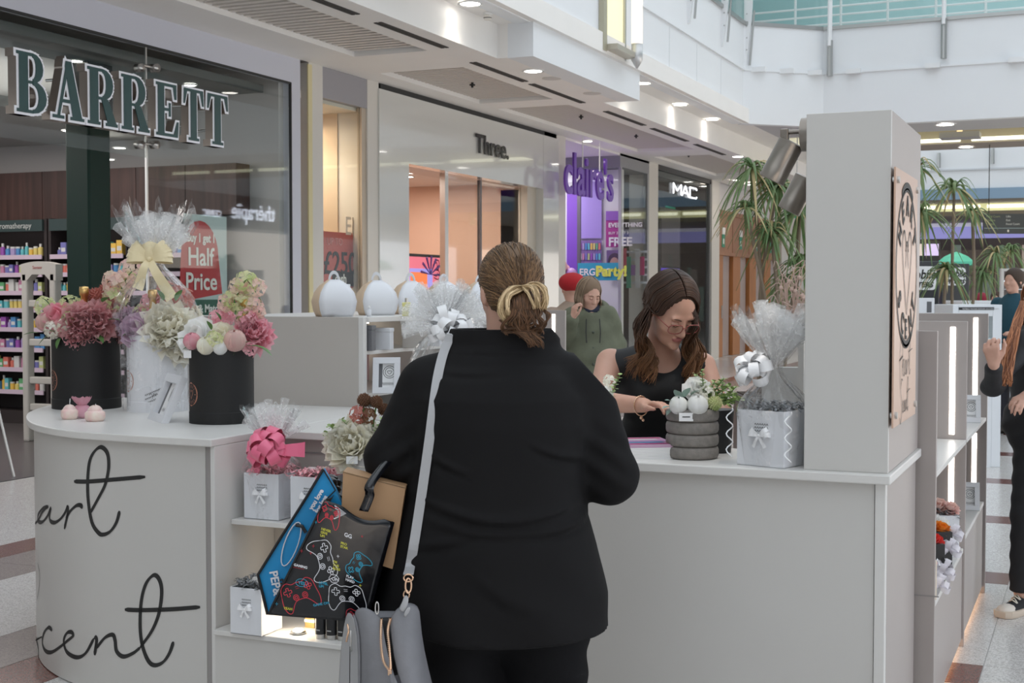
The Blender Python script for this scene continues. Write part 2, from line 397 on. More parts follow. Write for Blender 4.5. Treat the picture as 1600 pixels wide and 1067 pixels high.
def downlight(x, y, z, r=.10, label=None, pw=130, grp='round downlights in the mall ceiling'):
    t = thing('downlight', label or 'round white recessed downlight in the mall soffit', 'ceiling light', (x, y, z), 0, grp)
    MB().lathe([(r*1.25, -.012), (r*1.25, 0.0), (r, -.002), (r, -.012)], 20, cap=False).obj('rim', RIM, t)
    MB().lathe([(r, -.004), (r*.98, -.008)], 20).obj('lamp', LAMP, t)
    if pw:
        l = bpy.data.lights.new('spot', 'SPOT'); l.energy = pw; l.color = (1, .88, .74); l.spot_size = 2.0; l.spot_blend = .8; l.shadow_soft_size = .1
        o = bpy.data.objects.new('spot_lamp', l); C.objects.link(o); o.location = (0, 0, -.03); o.parent = t
    return t
downlight(-5.72, 12.1, 4.355, pw=20, label='round downlight in the raised recess beside the smoke detector')
downlight(-5.87, 14.07, 4.0, label='round downlight nearest the wall lamp, beside a flush grille')
downlight(-5.72, 17.6, 4.355, label='round downlight cut by the edge of the white block', pw=22)
for px, py, n in [(1063, 163, 'upper'), (1113, 186, 'lower')]:
    p = P(px, py, z=4.355); downlight(min(p.x, -5.6), p.y, 4.355, pw=22, label='%s of the two round downlights right of the white block' % n)
for px, py, n in [(1153, 244, 'left of the palm crown'), (1152, 281, 'under the dark ceiling joint above the wooden doors'), (1175, 288, 'furthest one, above the wooden doors')]:
    p = P(px, py, z=4.0); p.x = max(min(p.x, -6.05), -7.8); downlight(p.x, p.y, 3.999, label='small distant downlight ' + n, pw=22)
p = P(918, 244, z=3.99); downlight(-7.75, 20.9, 3.998, .08, 'small downlight directly above the purple hanging letters', 12)
for x, y, n in [(-5.88, 14.66, 'nearer'), (-5.85, 15.95, 'farther')]:
    g = thing('flush_grille', '%s round flush ceiling disc behind the downlight' % n, 'ceiling speaker', (x, y, 4.0))
    MB().lathe([(.115, 0), (.115, -.008), (.1, -.011)], 24).obj('disc', cm((.62, .6, .57), .6), g)
d = thing('smoke_detector', 'small white smoke detector on the raised soffit', 'detector', P(762, 20, z=4.36))
MB().lathe([(.05, 0), (.05, -.02), (.045, -.025)], 20).obj('base', RIM, d)
MB().lathe([(.04, -.025), (.042, -.06), (.03, -.075)], 20).obj('head', cm((.75, .72, .66), .4), d)
MB().lathe([(.0425, -.05), (.043, -.058)], 20, cap=False).obj('vent_ring', INK, d)
for i, (px, py) in enumerate([(475, 40), (738, 133), (908, 183), (994, 213), (1076, 243)]):
    p = P(px, py, z=4.02); s = thing('sprinkler', 'small dark sprinkler head, %s along the slatted panels' % ['first', 'second', 'third', 'fourth', 'fifth'][i], 'sprinkler', (max(min(p.x, -6.6), -7.4), p.y, 4.09 if i else 4.16))
    MB().cyl((0, 0, 0), (0, 0, -.10), .014).obj('pipe', INK, s); MB().lathe([(.035, -.075), (.035, -.06)], 10).obj('deflector', INK, s)

# ------------------------------------------------------------------ white bulkhead over the corridor edge and the bridge across
def wallpoly(name, pts, z0, z1, m, th=.2, par=None):
    mb = MB(); n = len(pts)
    for i in range(n-1):
        a = Vector((*pts[i], 0)); b = Vector((*pts[i+1], 0)); nn = (b-a).cross(Vector((0, 0, 1))).normalized()*-th
        mb.prism([(a.x, a.y), (b.x, b.y), (b.x+nn.x, b.y+nn.y), (a.x+nn.x, a.y+nn.y)], z0, z1)
    return mb.obj(name, m, par)
p1 = P(1160.7, 193, z=4.35); p2 = P(1286, 198.5, z=4.35); p3 = P(1600, 182, z=4.35); pe = p2+(p3-p2)*4
XB = p1.x
face = [(XB, -13.9), (XB, p1.y), (p2.x, p2.y), (min(pe.x, 6.2), p2.y+(p3.y-p2.y)/(p3.x-p2.x)*(min(pe.x, 6.2)-p2.x))]
wl = struct(wallpoly('wall_left', face, 4.35, 6.04, PLAST, .18))
ledge = [(a+.05, b-.0) if i < 2 else (a, b-.05) for i, (a, b) in enumerate(face)]
wallpoly('ledge', [(x+.03 if i < 2 else x, y-.03 if i > 1 else y) for i, (x, y) in enumerate(face)], 5.24, 5.28, PLAST, .1, wl)
struct(B('wall_left', PLAST, -5.8, XB+.03, 13.2, 16.8, 3.996, 6.6), 'projecting white block carrying the wall lamp')
# panel joints of the bulkhead
for y in (18.2, 19.6, 21): B('panel_joint', cm((.55, .58, .6), .7), XB+.0005, XB+.002, y, y+.012, 4.36, 5.2, wl)
# upper floor glazing, sill, brackets
STEEL = mat('bracket_steel', (.45, .45, .44), .35, .8); WMET = mat('white_metal', (.8, .81, .82), .35)
gl = struct(wallpoly('window_1', face, 6.04, 9.2, GLASS, .02))
wallpoly('sill', [(x+.04 if i < 2 else x, y-.04 if i > 1 else y) for i, (x, y) in enumerate(face)], 6.0, 6.06, STEEL, .12, gl)
struct(wallpoly('ceiling', [(XB-3, -13), (XB-3, p1.y+4), (6.1, p1.y+4)], 6.04, 9.2, cm((.36, .55, .56), .7), .2), 'teal back wall of the upper floor')
struct(B('ceiling', SOFF, -14, -5.45, -13.9, 70, 9.2, 9.5))
fd = Vector((p3.x-p2.x, p3.y-p2.y, 0)).normalized()
def bracket(p, d, label):
    t = thing('steel_bracket', label, 'bracket', p); dd = Vector(d)
    m = MB(); s = dd.cross(Vector((0, 0, 1)))*.02
    def q(a, z): v = dd*a+Vector((0, 0, z)); return v
    R = [[tuple(q(0, z)-s), tuple(q(w, z)-s), tuple(q(w, z)+s), tuple(q(0, z)+s)] for z, w in ((-.72, .03), (-.5, .06), (.1, .13), (.9, .16))]
    m.rings(R).obj('tapered_fin', WMET, t)
    MB().cyl(q(.10, -.66), q(.17, .25), .018).obj('steel_rod', STEEL, t)
    for z in (-.4, -.2, 0, .2): MB().sphere(tuple(q(.05, z)+s*1.2), .012, 6, 4).obj('bolt', STEEL, t)
    return t
for px, py, n in [(1079, 36, 'first'), (1131, 72, 'second'), (1166, 108, 'third')]:
    a = P(px, py, x=XB+.04); bracket((XB, a.y, a.z+.72), (1, 0, 0), '%s white tapered bracket under the left upper windows' % n)
for px, y0, y1, n in [(1298, 50, 107, 'left'), (1479, 30, 92, 'right')]:
    k = (px-1286)/(1600-1286); q_ = p2+(p3-p2)*k; zt = 1.5+(457-y0)/(457-193)*2.85*.98; zb = 1.5+(457-y1)/(457-193)*2.85*.98
    t = thing('steel_pin', '%s grey steel pin hanging below the upper balustrade' % n, 'bracket', (q_.x, q_.y, 0)); nn = Vector((fd.y, -fd.x, 0))
    MB().cyl(nn*.08+Vector((0, 0, zb)), nn*.08+Vector((0, 0, zt)), .05, n=10).obj('tube', STEEL, t)
    MB().cyl(nn*.05+Vector((0, 0, zt)), nn*.05+Vector((0, 0, zt+1.4)), .03).obj('post', WMET, t)
    MB().cyl(nn*.15+Vector((0, 0, zt-.1)), nn*.15+Vector((0, 0, zt+1.4)), .03).obj('post', WMET, t)
rl = thing('balustrade', 'white railing behind the upper floor glass', 'railing', (p2.x, p2.y+.5, 0)); L_ = (p3-p2).length*1.6
for z in (6.2, 6.35, 6.5, 6.85, 7.2): MB().cyl(fd*-1.5+Vector((0, 0, z)), fd*L_+Vector((0, 0, z)), .018).obj('rail', WMET, rl)
for i in range(9): MB().cyl(fd*(i*.8-1.4)+Vector((0, 0, 6.06)), fd*(i*.8-1.4)+Vector((0, 0, 7.2)), .022).obj('baluster', WMET, rl)
for i, c in enumerate([(.1, .3, .32), (.75, .9, .92), (.15, .17, .17), (.6, .8, .82), (.12, .12, .13), (.5, .75, .78)]):
    B('upper_panel', cm(c, .4), p2.x-1.5+i*1.15, p2.x-.6+i*1.15, p2.y+2, p2.y+2.1, 6.1, 8.8, rl)
# escape brackets on the ledge
for i in range(6):
    q_ = p1+(p2-p1)*(.2+.35*i) if i < 3 else p2+(p3-p2)*(.4*(i-2.6)); MB().box(-.12, .12, -.12, -.02, 5.22, 5.3).obj('ledge_clip', WMET, wl).location = (q_.x, q_.y, 0)
# wall lamp on the block
p = P(955, 60, x=XB+.03); wlmp = thing('wall_lamp', 'tall yellow wall lamp with a glowing tube on the white block', 'wall lamp', (XB+.03, p.y, 0))
zb = P(955, 88, x=XB+.03).z
YEL = mat('yellow_acrylic', (.72, .68, .42), .4, emis=(1, .93, .6), es=.55)
yw = (P(972, 60, x=XB+.03).y-P(933, 60, x=XB+.03).y)/2
B('back_panel', YEL, .0, .03, -yw+.12, yw-.1, zb, 7.2, wlmp); B('side_frame', cm((.45, .42, .32), .4, metal=.5), 0, .07, -yw, -yw+.12, zb, 7.2, wlmp, .004)
B('lower_arm', cm((.5, .46, .38), .4, metal=.5), 0, .2, -yw+.12, yw-.05, zb+.02, zb+.09, wlmp, .004)
MB().cyl((.2, yw-.06, zb+.18), (.2, yw-.06, 7.2), .07, n=16).obj('glowing_tube', glow('tube_glow', (1, .84, .68), .95), wlmp, True)
MB().lathe([(.012, zb-.1), (.072, zb+.0), (.072, zb+.2)], 16, c=(.2, yw-.06)).obj('steel_tip', cm((.6, .6, .6), .35, metal=.6), wlmp, True)
B('back_strip', STEEL, .03, .06, yw-.1, yw-.06, zb, 7.2, wlmp)

# ------------------------------------------------------------------ the bridge and what lies beyond
COVE = glow('cove_light', (.93, .95, .55), 1.0); COVEL = glow('cove_lamp', (1, 1, .72), 2.2)
BR = mat('brown_soffit', (.30, .26, .23), .6)
def face_y(x): return p2.y+(p3.y-p2.y)/(p3.x-p2.x)*(x-p2.x)
fyr = min(pe.x, 6.2); fyy = p2.y+(p3.y-p2.y)/(p3.x-p2.x)*(fyr-p2.x)
brp = [(-5.45, p1.y+.12), (p2.x, p2.y+.1), (fyr, fyy+.1), (fyr, 25.0), (-5.45, 25.0)]
struct(MB().prism(brp, 4.36, 4.5).obj('ceiling', cm((.5, .5, .52), .6)), 'grey soffit under the near edge of the bridge')
struct(B('ceiling', BR, -5.45, 6.2, 27.2, 28.3, 4.36, 4.8)); struct(B('ceiling', cm((.7, .68, .4), .6, emis=(.9, .9, .5), es=.45), -5.45, 6.2, 25.0, 27.2, 4.62, 4.8), 'yellow lit cove under the bridge')
struct(MB().prism([(-5.45, p1.y+.5), (p2.x, p2.y+.3), (fyr, fyy+.3), (fyr, 28.3), (-5.45, 28.3)], 4.8, 6.0).obj('ceiling', SOFF))
for i in range(9):
    x = -6+i*1.25; t = thing('cove_tube', '%s yellow fluorescent tube from the left in the cove under the bridge' % ORD[i], 'light', (x, 27.1, 4.42), 0, 'cove tubes under the bridge')
    MB().cyl((0, 0, 0), (1.05, 0, 0), .035).obj('lit_tube', COVEL, t)
p = P(1477, 194, z=4.355); downlight(p.x, p.y, 4.355, .14, 'round downlight in the grey soffit right of the white pillar')
p = P(1512, 232, z=4.355); downlight(p.x, 27.8, 4.355, .13, 'small downlight beyond the yellow cove under the bridge')
p = P(1496, 215, y=25.6); t = thing('cove_bracket', 'grey housing with an orange glow in the bridge cove', 'light fitting', (p.x, 26, 4.36))
B('housing', cm((.35, .34, .36), .5), -.35, .35, -.1, .4, -.02, .08, t); MB().cyl((0, 0, .05), (0, 0, .3), .05).obj('orange_lamp', glow('amber', (1, .6, .25), 1.2), t)
wb = struct(B('wall_back', PLAST, XB-.3, 6.2, 39.0, 39.3, 4.35, 9)); B('ledge', cm((.6, .62, .65), .6), XB-.3, 6.2, 38.94, 39, 4.86, 4.9, wb)
B('blue_band', mat('blue_glass_band', (.25, .36, .48), .35), XB-.3, 6.2, 38.9, 39.0, 4.06, 4.35, wb)
for x, z0, z1 in [(-4.08, 4.95, 5.35), (-2.68, 5.0, 5.42)]: MB().cyl((x, 38.9, z0), (x, 38.9, z1), .05).obj('steel_pin', STEEL, wb)
struct(B('ceiling', BR, -8, 6.2, 39.3, 60, 4.2, 4.4), 'brown soffit beyond the far bulkhead')
for i in range(7):
    x = -7+i*1.3; t = thing('cove_tube', '%s yellow fluorescent tube from the left below the far blue band' % ORD[i], 'light', (x, 43, 4.1), 0, 'cove tubes below the far blue band')
    MB().cyl((0, 0, 0), (1.1, 0, 0), .05).obj('lit_tube', COVEL, t)
B('cove_back', cm((.6, .58, .35), .6, emis=(.9, .9, .5), es=.4), -7.5, 2, 43.2, 43.3, 3.98, 4.2, wb)
B('soffit_edge', BR, -7.8, 2, 43.5, 44, 3.86, 4.0, wb)
far = struct(B('wall_far', cm((.52, .47, .42), .7), -10, 6.2, 60, 60.3, 0, 9))
B('white_band', cm((.8, .8, .84), .5, emis=(.9, .9, 1), es=.25), -9, 4, 55, 55.2, 4.05, 4.4, far); B('violet_band', cm((.4, .38, .75), .4, emis=(.45, .45, 1), es=.45), -9, 4, 54.9, 55.1, 3.6, 4.05, far)
r5 = random.Random(5)
for i in range(34): c = r5.choice([(.5, .42, .36), (.25, .22, .2), (.12, .1, .1), (.6, .55, .5), (.3, .2, .18), (.2, .25, .22), (.45, .35, .5)]); B('shop_display', cm(c, .5, emis=c, es=.4), -8+i*.28, -7.76+i*.28+r5.uniform(-.1, .15), 54.7+.01*i, 55.0, r5.uniform(.1, 1.2), r5.uniform(1.6, 3.4), far)
B('shop_fascia', cm((.35, .3, .27), .5), -9, 4, 55, 55.4, 0, 3.15, far)
# ------------------------------------------------------------------ shop fronts along the left wall (plane x = XF)
FH = mat('lilac_white_frame', (.60, .61, .68), .4); CREAM = mat('cream_column', (.66, .63, .58), .55)
wl2 = struct(B('wall_left', CREAM, -8.3, XF, 12.6, 12.887, 0, 4.0)); B('yellow_edge', cm((.70, .62, .36), .6), XF-.01, XF+.006, 12.58, 12.66, 0, 3.98, wl2)
struct(B('wall_left', CREAM, -8.3, XF, 13.88, 14.15, 0, 4.0)); struct(B('wall_left', CREAM, -8.6, XF, 19.4, 20.3, 0, 4.0))
struct(B('wall_left', CREAM, -8.3, XF, 24.7, 25.28, 0, 4.0)); struct(B('wall_left', CREAM, -8.3, XF+.02, 29.2, 29.86, 0, 4.0)); struct(B('wall_left', CREAM, -8.3, XF, 36.5, 60, 0, 4.4))
struct(B('wall_left', CREAM, -8.2, XF, -13.9, 4.2, 0, 4.42))
# chemist: header, glass, frame
hb = struct(B('wall_left', FH, -8.0, XF, 4.2, 12.43, 3.73, 4.42), 'lilac white header over the chemist glass')
B('jamb', FH, -8.0, XF, 12.25, 12.43, 0, 3.73, hb); B('black_trim', INK, XF-.02, XF+.004, 4.2, 12.25, 3.715, 3.735, hb); B('black_trim', INK, XF-.02, XF+.004, 12.235, 12.255, 0, 3.73, hb)
w1 = struct(B('window_2', GLASS, XF-.03, XF-.015, 9.9, 12.235, 0.02, 3.715)); struct(B('window_3', GLASS, XF-.03, XF-.015, 4.2, 9.88, 2.72, 3.715))
B('edge_bead', CHROME, XF-.032, XF-.013, 9.88, 9.9, .02, 3.715, w1)
ft = thing('glass_fitting', 'steel patch fitting where the chemist glass panes meet, top pair and bottom pair', 'fitting', (XF, 9.89, 0))
for py in (106, 226):
    for px in (220, 244):
        p = P(px, py, x=XF+.03); MB().cyl((-.02, p.y-9.89, p.z), (.05, p.y-9.89, p.z), .038, n=16).obj('bolt_head', CHROME, ft, True)
    MB().cyl((.01, P(220, py, x=XF).y-9.89, p.z), (.01, P(244, py, x=XF).y-9.89, p.z), .012).obj('bolt_bar', CHROME, ft)
# chemist interior
HW = cm((.52, .50, .49), .7); WOOD = mat('dark_walnut', (.085, .04, .032), .45, var=(2.2, .5), stretch=(9, 9, .4))
hi = struct(B('wall_left', HW, -14.5, XF-.1, 12.16, 12.3, 0, 4.2), 'end wall of the chemist shop'); struct(B('wall_left', HW, -14.6, -14.5, 3.5, 12.3, 0, 4.2))
struct(B('ceiling', cm((.42, .42, .41), .7), -14.5, -8.02, 3.5, 12.16, 3.86, 4.0)); struct(B('floor', cm((.10, .09, .09), .3), -14.5, -7.95, 3.5, 12.3, -.003, .003))
B('ceiling_drop', cm((.09, .10, .10), .6), -8.75, -8.15, 4, 12.1, 3.62, 3.7, hi); B('ceiling_panel', cm((.6, .6, .59), .6), -14.4, -8.76, 4, 12.1, 3.64, 3.7, hi); B('ceiling_band', cm((.5, .5, .49), .6), -14.3, -9.2, 4, 12.1, 3.2, 3.3, hi)
for i in range(9):
    x0 = -14.3+i*.66; B('walnut_panel', WOOD, x0+.004, x0+.656, 11.9, 12.15, 2.33, 2.87, hi)
for px, py, x in [(118, 94, -8.6), (297, 132, -8.5), (108, 203, -9.3), (187, 230, -9.4), (170, 248, -9.8)]:
    p = P(px, py, x=x); downlight(p.x, p.y, p.z, .06, 'small chemist shop downlight %s' % {118: 'behind the first letters', 297: 'behind the last letters', 108: 'below the second letter', 187: 'below the third letter', 170: 'lowest, beside the green column'}[px], 0)
area('shop_light', (-10.8, 8.5, 3.15), 3.5, 150, (1, .93, .9), sy=5)
area('shop_ceiling_wash', (-10.4, 9.2, 3.35), 2.5, 25, (1, .95, .92), rot=(PI, 0, 0), sy=4)
GC = mat('bottle_green', (.001, .020, .013), .45, spec=.25)
gc = thing('green_column', 'dark green glossy column inside the chemist entrance', 'column', (-8.66, 9.95, 0)); B('shaft', GC, -.14, .14, -.13, .17, 0, 3.62, gc, .02); B('collar', cm((.02, .02, .02), .4), -.155, .155, -.145, .185, 3.1, 3.62, gc)
B('base', GC, -.16, .16, -.15, .19, 0, .1, gc, .01)
# shelving bays and goods
SHW = mat('shelf_edge_lilac', (.62, .50, .60), .5); SHB = mat('shelf_back', (.03, .022, .022), .7)
SHZ = [.39, .645, .87, 1.10, 1.32, 1.515, 1.72, 1.92]; HUES = [(.35, .10, .45), (.45, .35, .62), (.10, .30, .60), (.15, .55, .60), (.85, .55, .10), (.80, .65, .2), (.15, .45, .2), (.75, .2, .15), (.7, .7, .68), (.6, .25, .4), (.2, .2, .5), (.55, .6, .25)]
CN = ['purple', 'lavender', 'blue', 'teal', 'orange', 'mustard', 'green', 'red', 'white', 'magenta', 'navy', 'olive']
BN = ['bay at frame edge', 'lettered bay', 'bay behind green column', 'bay right of green column']
ZN = ['bottom', 'second lowest', 'third lowest', 'fourth lowest', 'fifth lowest', 'third from top', 'second from top', 'top']
pm = [cm(h, .4) for h in HUES]
for bi, (x0, x1) in enumerate([(-13.2, -12.0), (-11.95, -10.88), (-10.76, -9.74), (-9.66, -8.75)]):
    bay = thing('shelf_bay', 'dark chemist shelving with lilac shelf edges, ' + BN[bi], 'shelving', (0, 0, 0))
    B('back_board', SHB, x0-.05, x1+.05, 12.1, 12.15, 0, 2.33, bay); B('side_board', SHB, x0-.05, x0-.01, 11.78, 12.1, 0, 2.33, bay); B('side_board', SHB, x1+.01, x1+.05, 11.78, 12.1, 0, 2.33, bay)
    B('fascia', cm((.035, .06, .06), .4), x0-.01, x1+.01, 11.75, 11.8, 2.19, 2.32, bay); B('plinth', SHB, x0, x1, 11.8, 12.1, 0, .15, bay)
    if bi == 1: text('fascia_word', 'Aromatherapy', cm((.6, .62, .6), .5), frame((-11.55, 11.745, 2.225), (1, 0, 0), (0, 0, 1)), .09, bay)
    for si, z in enumerate(SHZ):
        B('shelf', SHB, x0, x1, 11.76, 12.1, z-.03, z-.008, bay); B('price_strip', SHW, x0, x1, 11.745, 11.76, z-.045, z+.005, bay)
        if bi == 0 or (bi == 2 and si < 5) or (bi == 3 and si < 7): continue
        x = x0+.03; k = 0; hm = (SHZ+[2.15])[si+1]-z-.06
        while x < x1-.06:
            w = rnd.choice([.055, .06, .07, .075]); h = min(hm, rnd.uniform(.09, .17)); c = (int((x-x0)*9)+si*3+rnd.choice([0, 0, 1])) % 12
            nm = rnd.choice(['carton', 'tub', 'bottle'])
            if k < 15:
                t = thing(nm, '%s %s, %s along the %s shelf, %s' % (CN[c], nm, ORD[k], ZN[si], BN[bi]), nm, (x+w/2, 11.84, z-.008), 0, 'chemist goods on the %s shelf' % ZN[si])
                if nm == 'carton': B('box', pm[c], -w/2, w/2, -.03, .03, 0, h, t); B('label', pm[8], -w/2.6, w/2.6, -.031, -.03, h*.3, h*.6, t)
                elif nm == 'tub':
                    h = min(h, .11); MB().lathe([(w*.46, 0), (w*.48, h*.8), (w*.4, h*.82)], 10).obj('jar', pm[c], t); MB().lathe([(w*.47, h*.82), (w*.47, h)], 10).obj('lid', pm[8], t)
                else: MB().lathe([(w*.42, 0), (w*.42, h*.65), (w*.2, h*.75)], 10).obj('flask', pm[c], t); MB().lathe([(w*.22, h*.75), (w*.22, h)], 10).obj('cap', pm[8], t)
            x += w+.008; k += 1
# security gate
GT = mat('antenna_grey', (.50, .48, .44), .45); gt = thing('security_gate', 'tall beige anti-theft antenna gate in the chemist entrance', 'security gate', (-9.68, 10.45, 0))
def legx(x, w): B('post', GT, x-w/2, x+w/2, -.05, .05, 0, 1.70, gt, .02)
legx(-.185, .08); legx(.175, .08)
m = MB(); n = 14; prof = []
for i in range(n+1): u = -.225+.45*i/n; prof.append((u, 1.83-.5*u*u*1.2-.02))
poly = prof+[(.14, 1.66), (.08, 1.69), (-.08, 1.69), (-.14, 1.66)]
poly = [(-.225, 1.62)]+prof+[(.225, 1.62), (.145, 1.62), (.08, 1.68), (-.08, 1.68), (-.145, 1.62)]
m.prism(poly, -.05, .05, Matrix(((1, 0, 0, 0), (0, 0, 1, 0), (0, 1, 0, 0), (0, 0, 0, 1)))).obj('arched_head', GT, gt)
for z in (.35, .62, 1.0, 1.39): B('rung', GT, -.15, .14, -.03, .03, z-.035, z+.035, gt, .01)
text('maker_mark', 'Sensor', cm((.4, .1, .1), .5), frame((-.07, -.052, 1.735), (1, 0, 0), (0, 0, 1)), .045, gt)
gt2 = thing('security_gate', 'second antenna gate, its edge seen just right of the beige one', 'security gate', (-9.42, 11.2, 0)); B('post', GT, -.03, .03, -.04, .04, 0, 1.62, gt2, .015); B('foot', GT, -.06, .06, -.12, .12, 0, .04, gt2, .01)
ez = thing('sign_easel', 'grey metal legs of a pavement sign at the left frame edge', 'sign stand', (P(22, 745, z=0).x, P(22, 745, z=0).y, 0), YAW)
q = P(2, 600, y=P(22, 745, z=0).y); MB().cyl((0, 0, 0), (-.22, 0, 1.0), .012).obj('leg', CHROME, ez); MB().cyl((-.5, -.25, 0), (-.24, 0, 1.0), .012).obj('leg', CHROME, ez); MB().cyl((-.5, .3, 0), (-.24, 0, 1.0), .012).obj('leg', CHROME, ez)
MB().sphere((-.23, 0, 1.0), .02).obj('hinge', CHROME, ez); B('board', cm((.1, .1, .1), .5), -.62, -.24, -.03, .0, .3, .9, ez)
# red offer poster behind the glass
ps = thing('offer_poster', 'white window poster with a red bell shaped half price offer', 'poster', (-8.15, 0, 0)); Tp = lambda py_, z_: frame((.012, py_, z_), (0, 1, 0), (0, 0, 1))
ya = P(288, 350, x=-8.15).y; yb = P(354, 350, x=-8.15).y; zt = P(320, 336, x=-8.15).z
B('board', mat('poster_board', (.50, .60, .60), .5), -.01, 0, ya, yb, .55, zt, ps)
m = MB(); yc = P(312, 380, x=-8.15).y; pts = [(yc-.42+.0, zt-.92)]
for i in range(13):
    a = PI-PI*i/12; pts.append((yc+.30*math.cos(a)*(1.0), zt-.42+.36*math.sin(a)))
pts = [(yc-.34, zt-.86)]+pts[1:]+[(yc+.36, zt-.78)]
m.prism(pts, 0, .006, Matrix(((0, 0, 1, 0), (1, 0, 0, 0), (0, 1, 0, 0), (0, 0, 0, 1)))).obj('red_bell', cm((.45, .02, .03), .4), ps)
RW = cm((.8, .78, .75), .5)
for tx, z, s, w in [('Buy 1 get 1', zt-.27, .12, .44), ('Half', zt-.50, .25, .42), ('Price', zt-.74, .24, .5)]:
    text('word', tx, RW, Tp(yc-w/2, z), s, ps, .001, .004, width=w)
B('green_band', cm((.01, .09, .06), .4), 0.006, .01, yc-.32, yc+.40, zt-1.0, zt-.84, ps, T=Matrix.Rotation(math.radians(5), 4, 'X')@Matrix.Translation((0, 0, 0)) if False else None)
text('word', 'Mix & Match', RW, Tp(yc-.24, zt-.965), .11, ps, .001, .003, width=.56)
for i, tx in enumerate(['vitamins, minerals', '& supplements']): text('small_print', tx, cm((.05, .1, .1), .5), Tp(yc-.05, zt-1.17-.13*i), .075, ps)
for i, c in enumerate([(.03, .08, .15), (.45, .1, .08), (.05, .15, .3), (.1, .3, .3), (.05, .1, .2)]): B('printed_bottle', cm(c, .4), 0, .004, yc-.15+i*.12, yc-.07+i*.12, zt-1.75, zt-1.47+.03*(i % 2), ps)
# BARRETT letters
def rect(a, b, c, d): return [(a, b), (c, b), (c, d), (a, d)]
def bowl(cx, cy, rx, ry, tx, ty, a0=-90, a1=90, n=8):
    out = []
    for i in range(n):
        t0 = math.radians(a0+(a1-a0)*i/n); t1 = math.radians(a0+(a1-a0)*(i+1)/n)
        o0 = (cx+rx*math.cos(t0), cy+ry*math.sin(t0)); o1 = (cx+rx*math.cos(t1), cy+ry*math.sin(t1))
        i0 = (cx+(rx-tx)*math.cos(t0), cy+(ry-ty)*math.sin(t0)); i1 = (cx+(rx-tx)*math.cos(t1), cy+(ry-ty)*math.sin(t1))
        out.append([i0, o0, o1, i1])
    return out
def grow(poly, d):
    n = len(poly); E_ = []
    for i in range(n):
        a = Vector(poly[i]); b = Vector(poly[(i+1) % n]); t = (b-a)
        if t.length < 1e-6: continue
        t.normalize(); nn = Vector((t.y, -t.x)); E_.append((a+nn*d, t))
    out = []
    for i in range(len(E_)):
        (a, t), (b, s) = E_[i-1], E_[i]; c = t.x*s.y-t.y*s.x
        if abs(c) < 1e-4: out.append(tuple(b)); continue
        k = ((b.x-a.x)*s.y-(b.y-a.y)*s.x)/c; out.append(tuple(a+t*k))
    return out
GL = {}
stem = [rect(.08, 0, .36, 1), rect(0, 0, .42, .055), rect(0, .945, .42, 1)]
GL['B'] = stem+[rect(.3, .945, .5, 1), rect(.3, .49, .5, .54), rect(.3, 0, .5, .055)]+bowl(.5, .75, .34, .25, .23, .07)+bowl(.5, .27, .44, .27, .25, .065)
GL['R'] = stem+[rect(.3, .945, .5, 1), rect(.3, .45, .5, .5)]+bowl(.5, .725, .36, .275, .24, .07)+[[(.45, .47), (.68, .47), (.96, .05), (.66, .05)], rect(.6, 0, 1.0, .055)]
GL['A'] = [[(.64, .03), (.94, .03), (.60, 1), (.42, 1), (.40, .90)], [(.14, .03), (.22, .03), (.52, .93), (.45, 1)], rect(.26, .28, .72, .34), rect(0, 0, .36, .055), rect(.56, 0, 1.0, .055)]
GL['E'] = stem+[rect(.3, .945, .88, 1), rect(.3, .48, .62, .535), rect(.3, 0, .92, .055), [(.74, 1), (.82, .72), (.9, .72), (.9, 1)], [(.56, .38), (.64, .38), (.64, .64), (.56, .64)], [(.74, 0), (.95, 0), (.99, .3), (.92, .3)]]
GL['T'] = [rect(.35, 0, .65, 1), rect(.24, 0, .76, .055), rect(.04, .945, .96, 1), [(0, .7), (.06, .7), (.2, 1), (.02, 1)], [(.94, .7), (1, .7), (.98, 1), (.8, 1)]]
LF = mat('letter_green', (.025, .075, .075), .4); LW = mat('letter_white', (.80, .80, .84), .4, emis=(.9, .93, 1), es=.12); LB = mat('letter_bronze', (.30, .25, .22), .35, metal=.6)
XL = XF+.22; Tsw = Matrix(((0, 0, 1, 0), (1, 0, 0, 0), (0, 1, 0, 0), (0, 0, 0, 1)))
for (ch, l, r, t, b), nm in zip([('B', 25, 74, 77, 180), ('A', 81, 130, 91, 190), ('R', 136, 182, 99, 202), ('R', 189, 232, 114, 209), ('E', 243, 278, 125, 214), ('T', 286, 317, 138, 220), ('T', 323, 355, 144, 227)], ['capital B', 'capital A', 'first capital R', 'second capital R', 'capital E', 'first capital T', 'last capital T']):
    ya = P(l, b, x=XL).y; yb = P(r, b, x=XL).y; z0 = P(l, b, x=XL).z; z1 = P(l, t, x=XL).z
    z0, z1 = 2.90, 3.37
    if ch == 'B' and nm == 'capital B': pass
    lt = thing('shop_letter', 'dark green serif %s with white outline on the chemist glass' % nm, 'letter', (XL, ya, z0), 0, 'raised letters of the chemist sign'); w = yb-ya; h = z1-z0
    sides = MB(); wf = MB(); gf = MB()
    for pi_, pl in enumerate(GL[ch]):
        ep_ = .00025*pi_
        q = [(a*w, c*h) for a, c in pl]; g_ = grow(q, .019)
        sides.prism(g_, -.085-ep_, 0, Tsw); wf.prism(g_, 0, .004+ep_, Tsw); gf.prism(q, .0085, .0125+ep_, Tsw)
    sides.obj('bronze_return', LB, lt); wf.obj('white_outline', LW, lt); gf.obj('green_face', LF, lt)
    MB().cyl((-.22, w/2, h*.3), (-.1, w/2, h*.3), .012).obj('stand_off', CHROME, lt); MB().cyl((-.22, w/2, h*.7), (-.1, w/2, h*.7), .012).obj('stand_off', CHROME, lt)

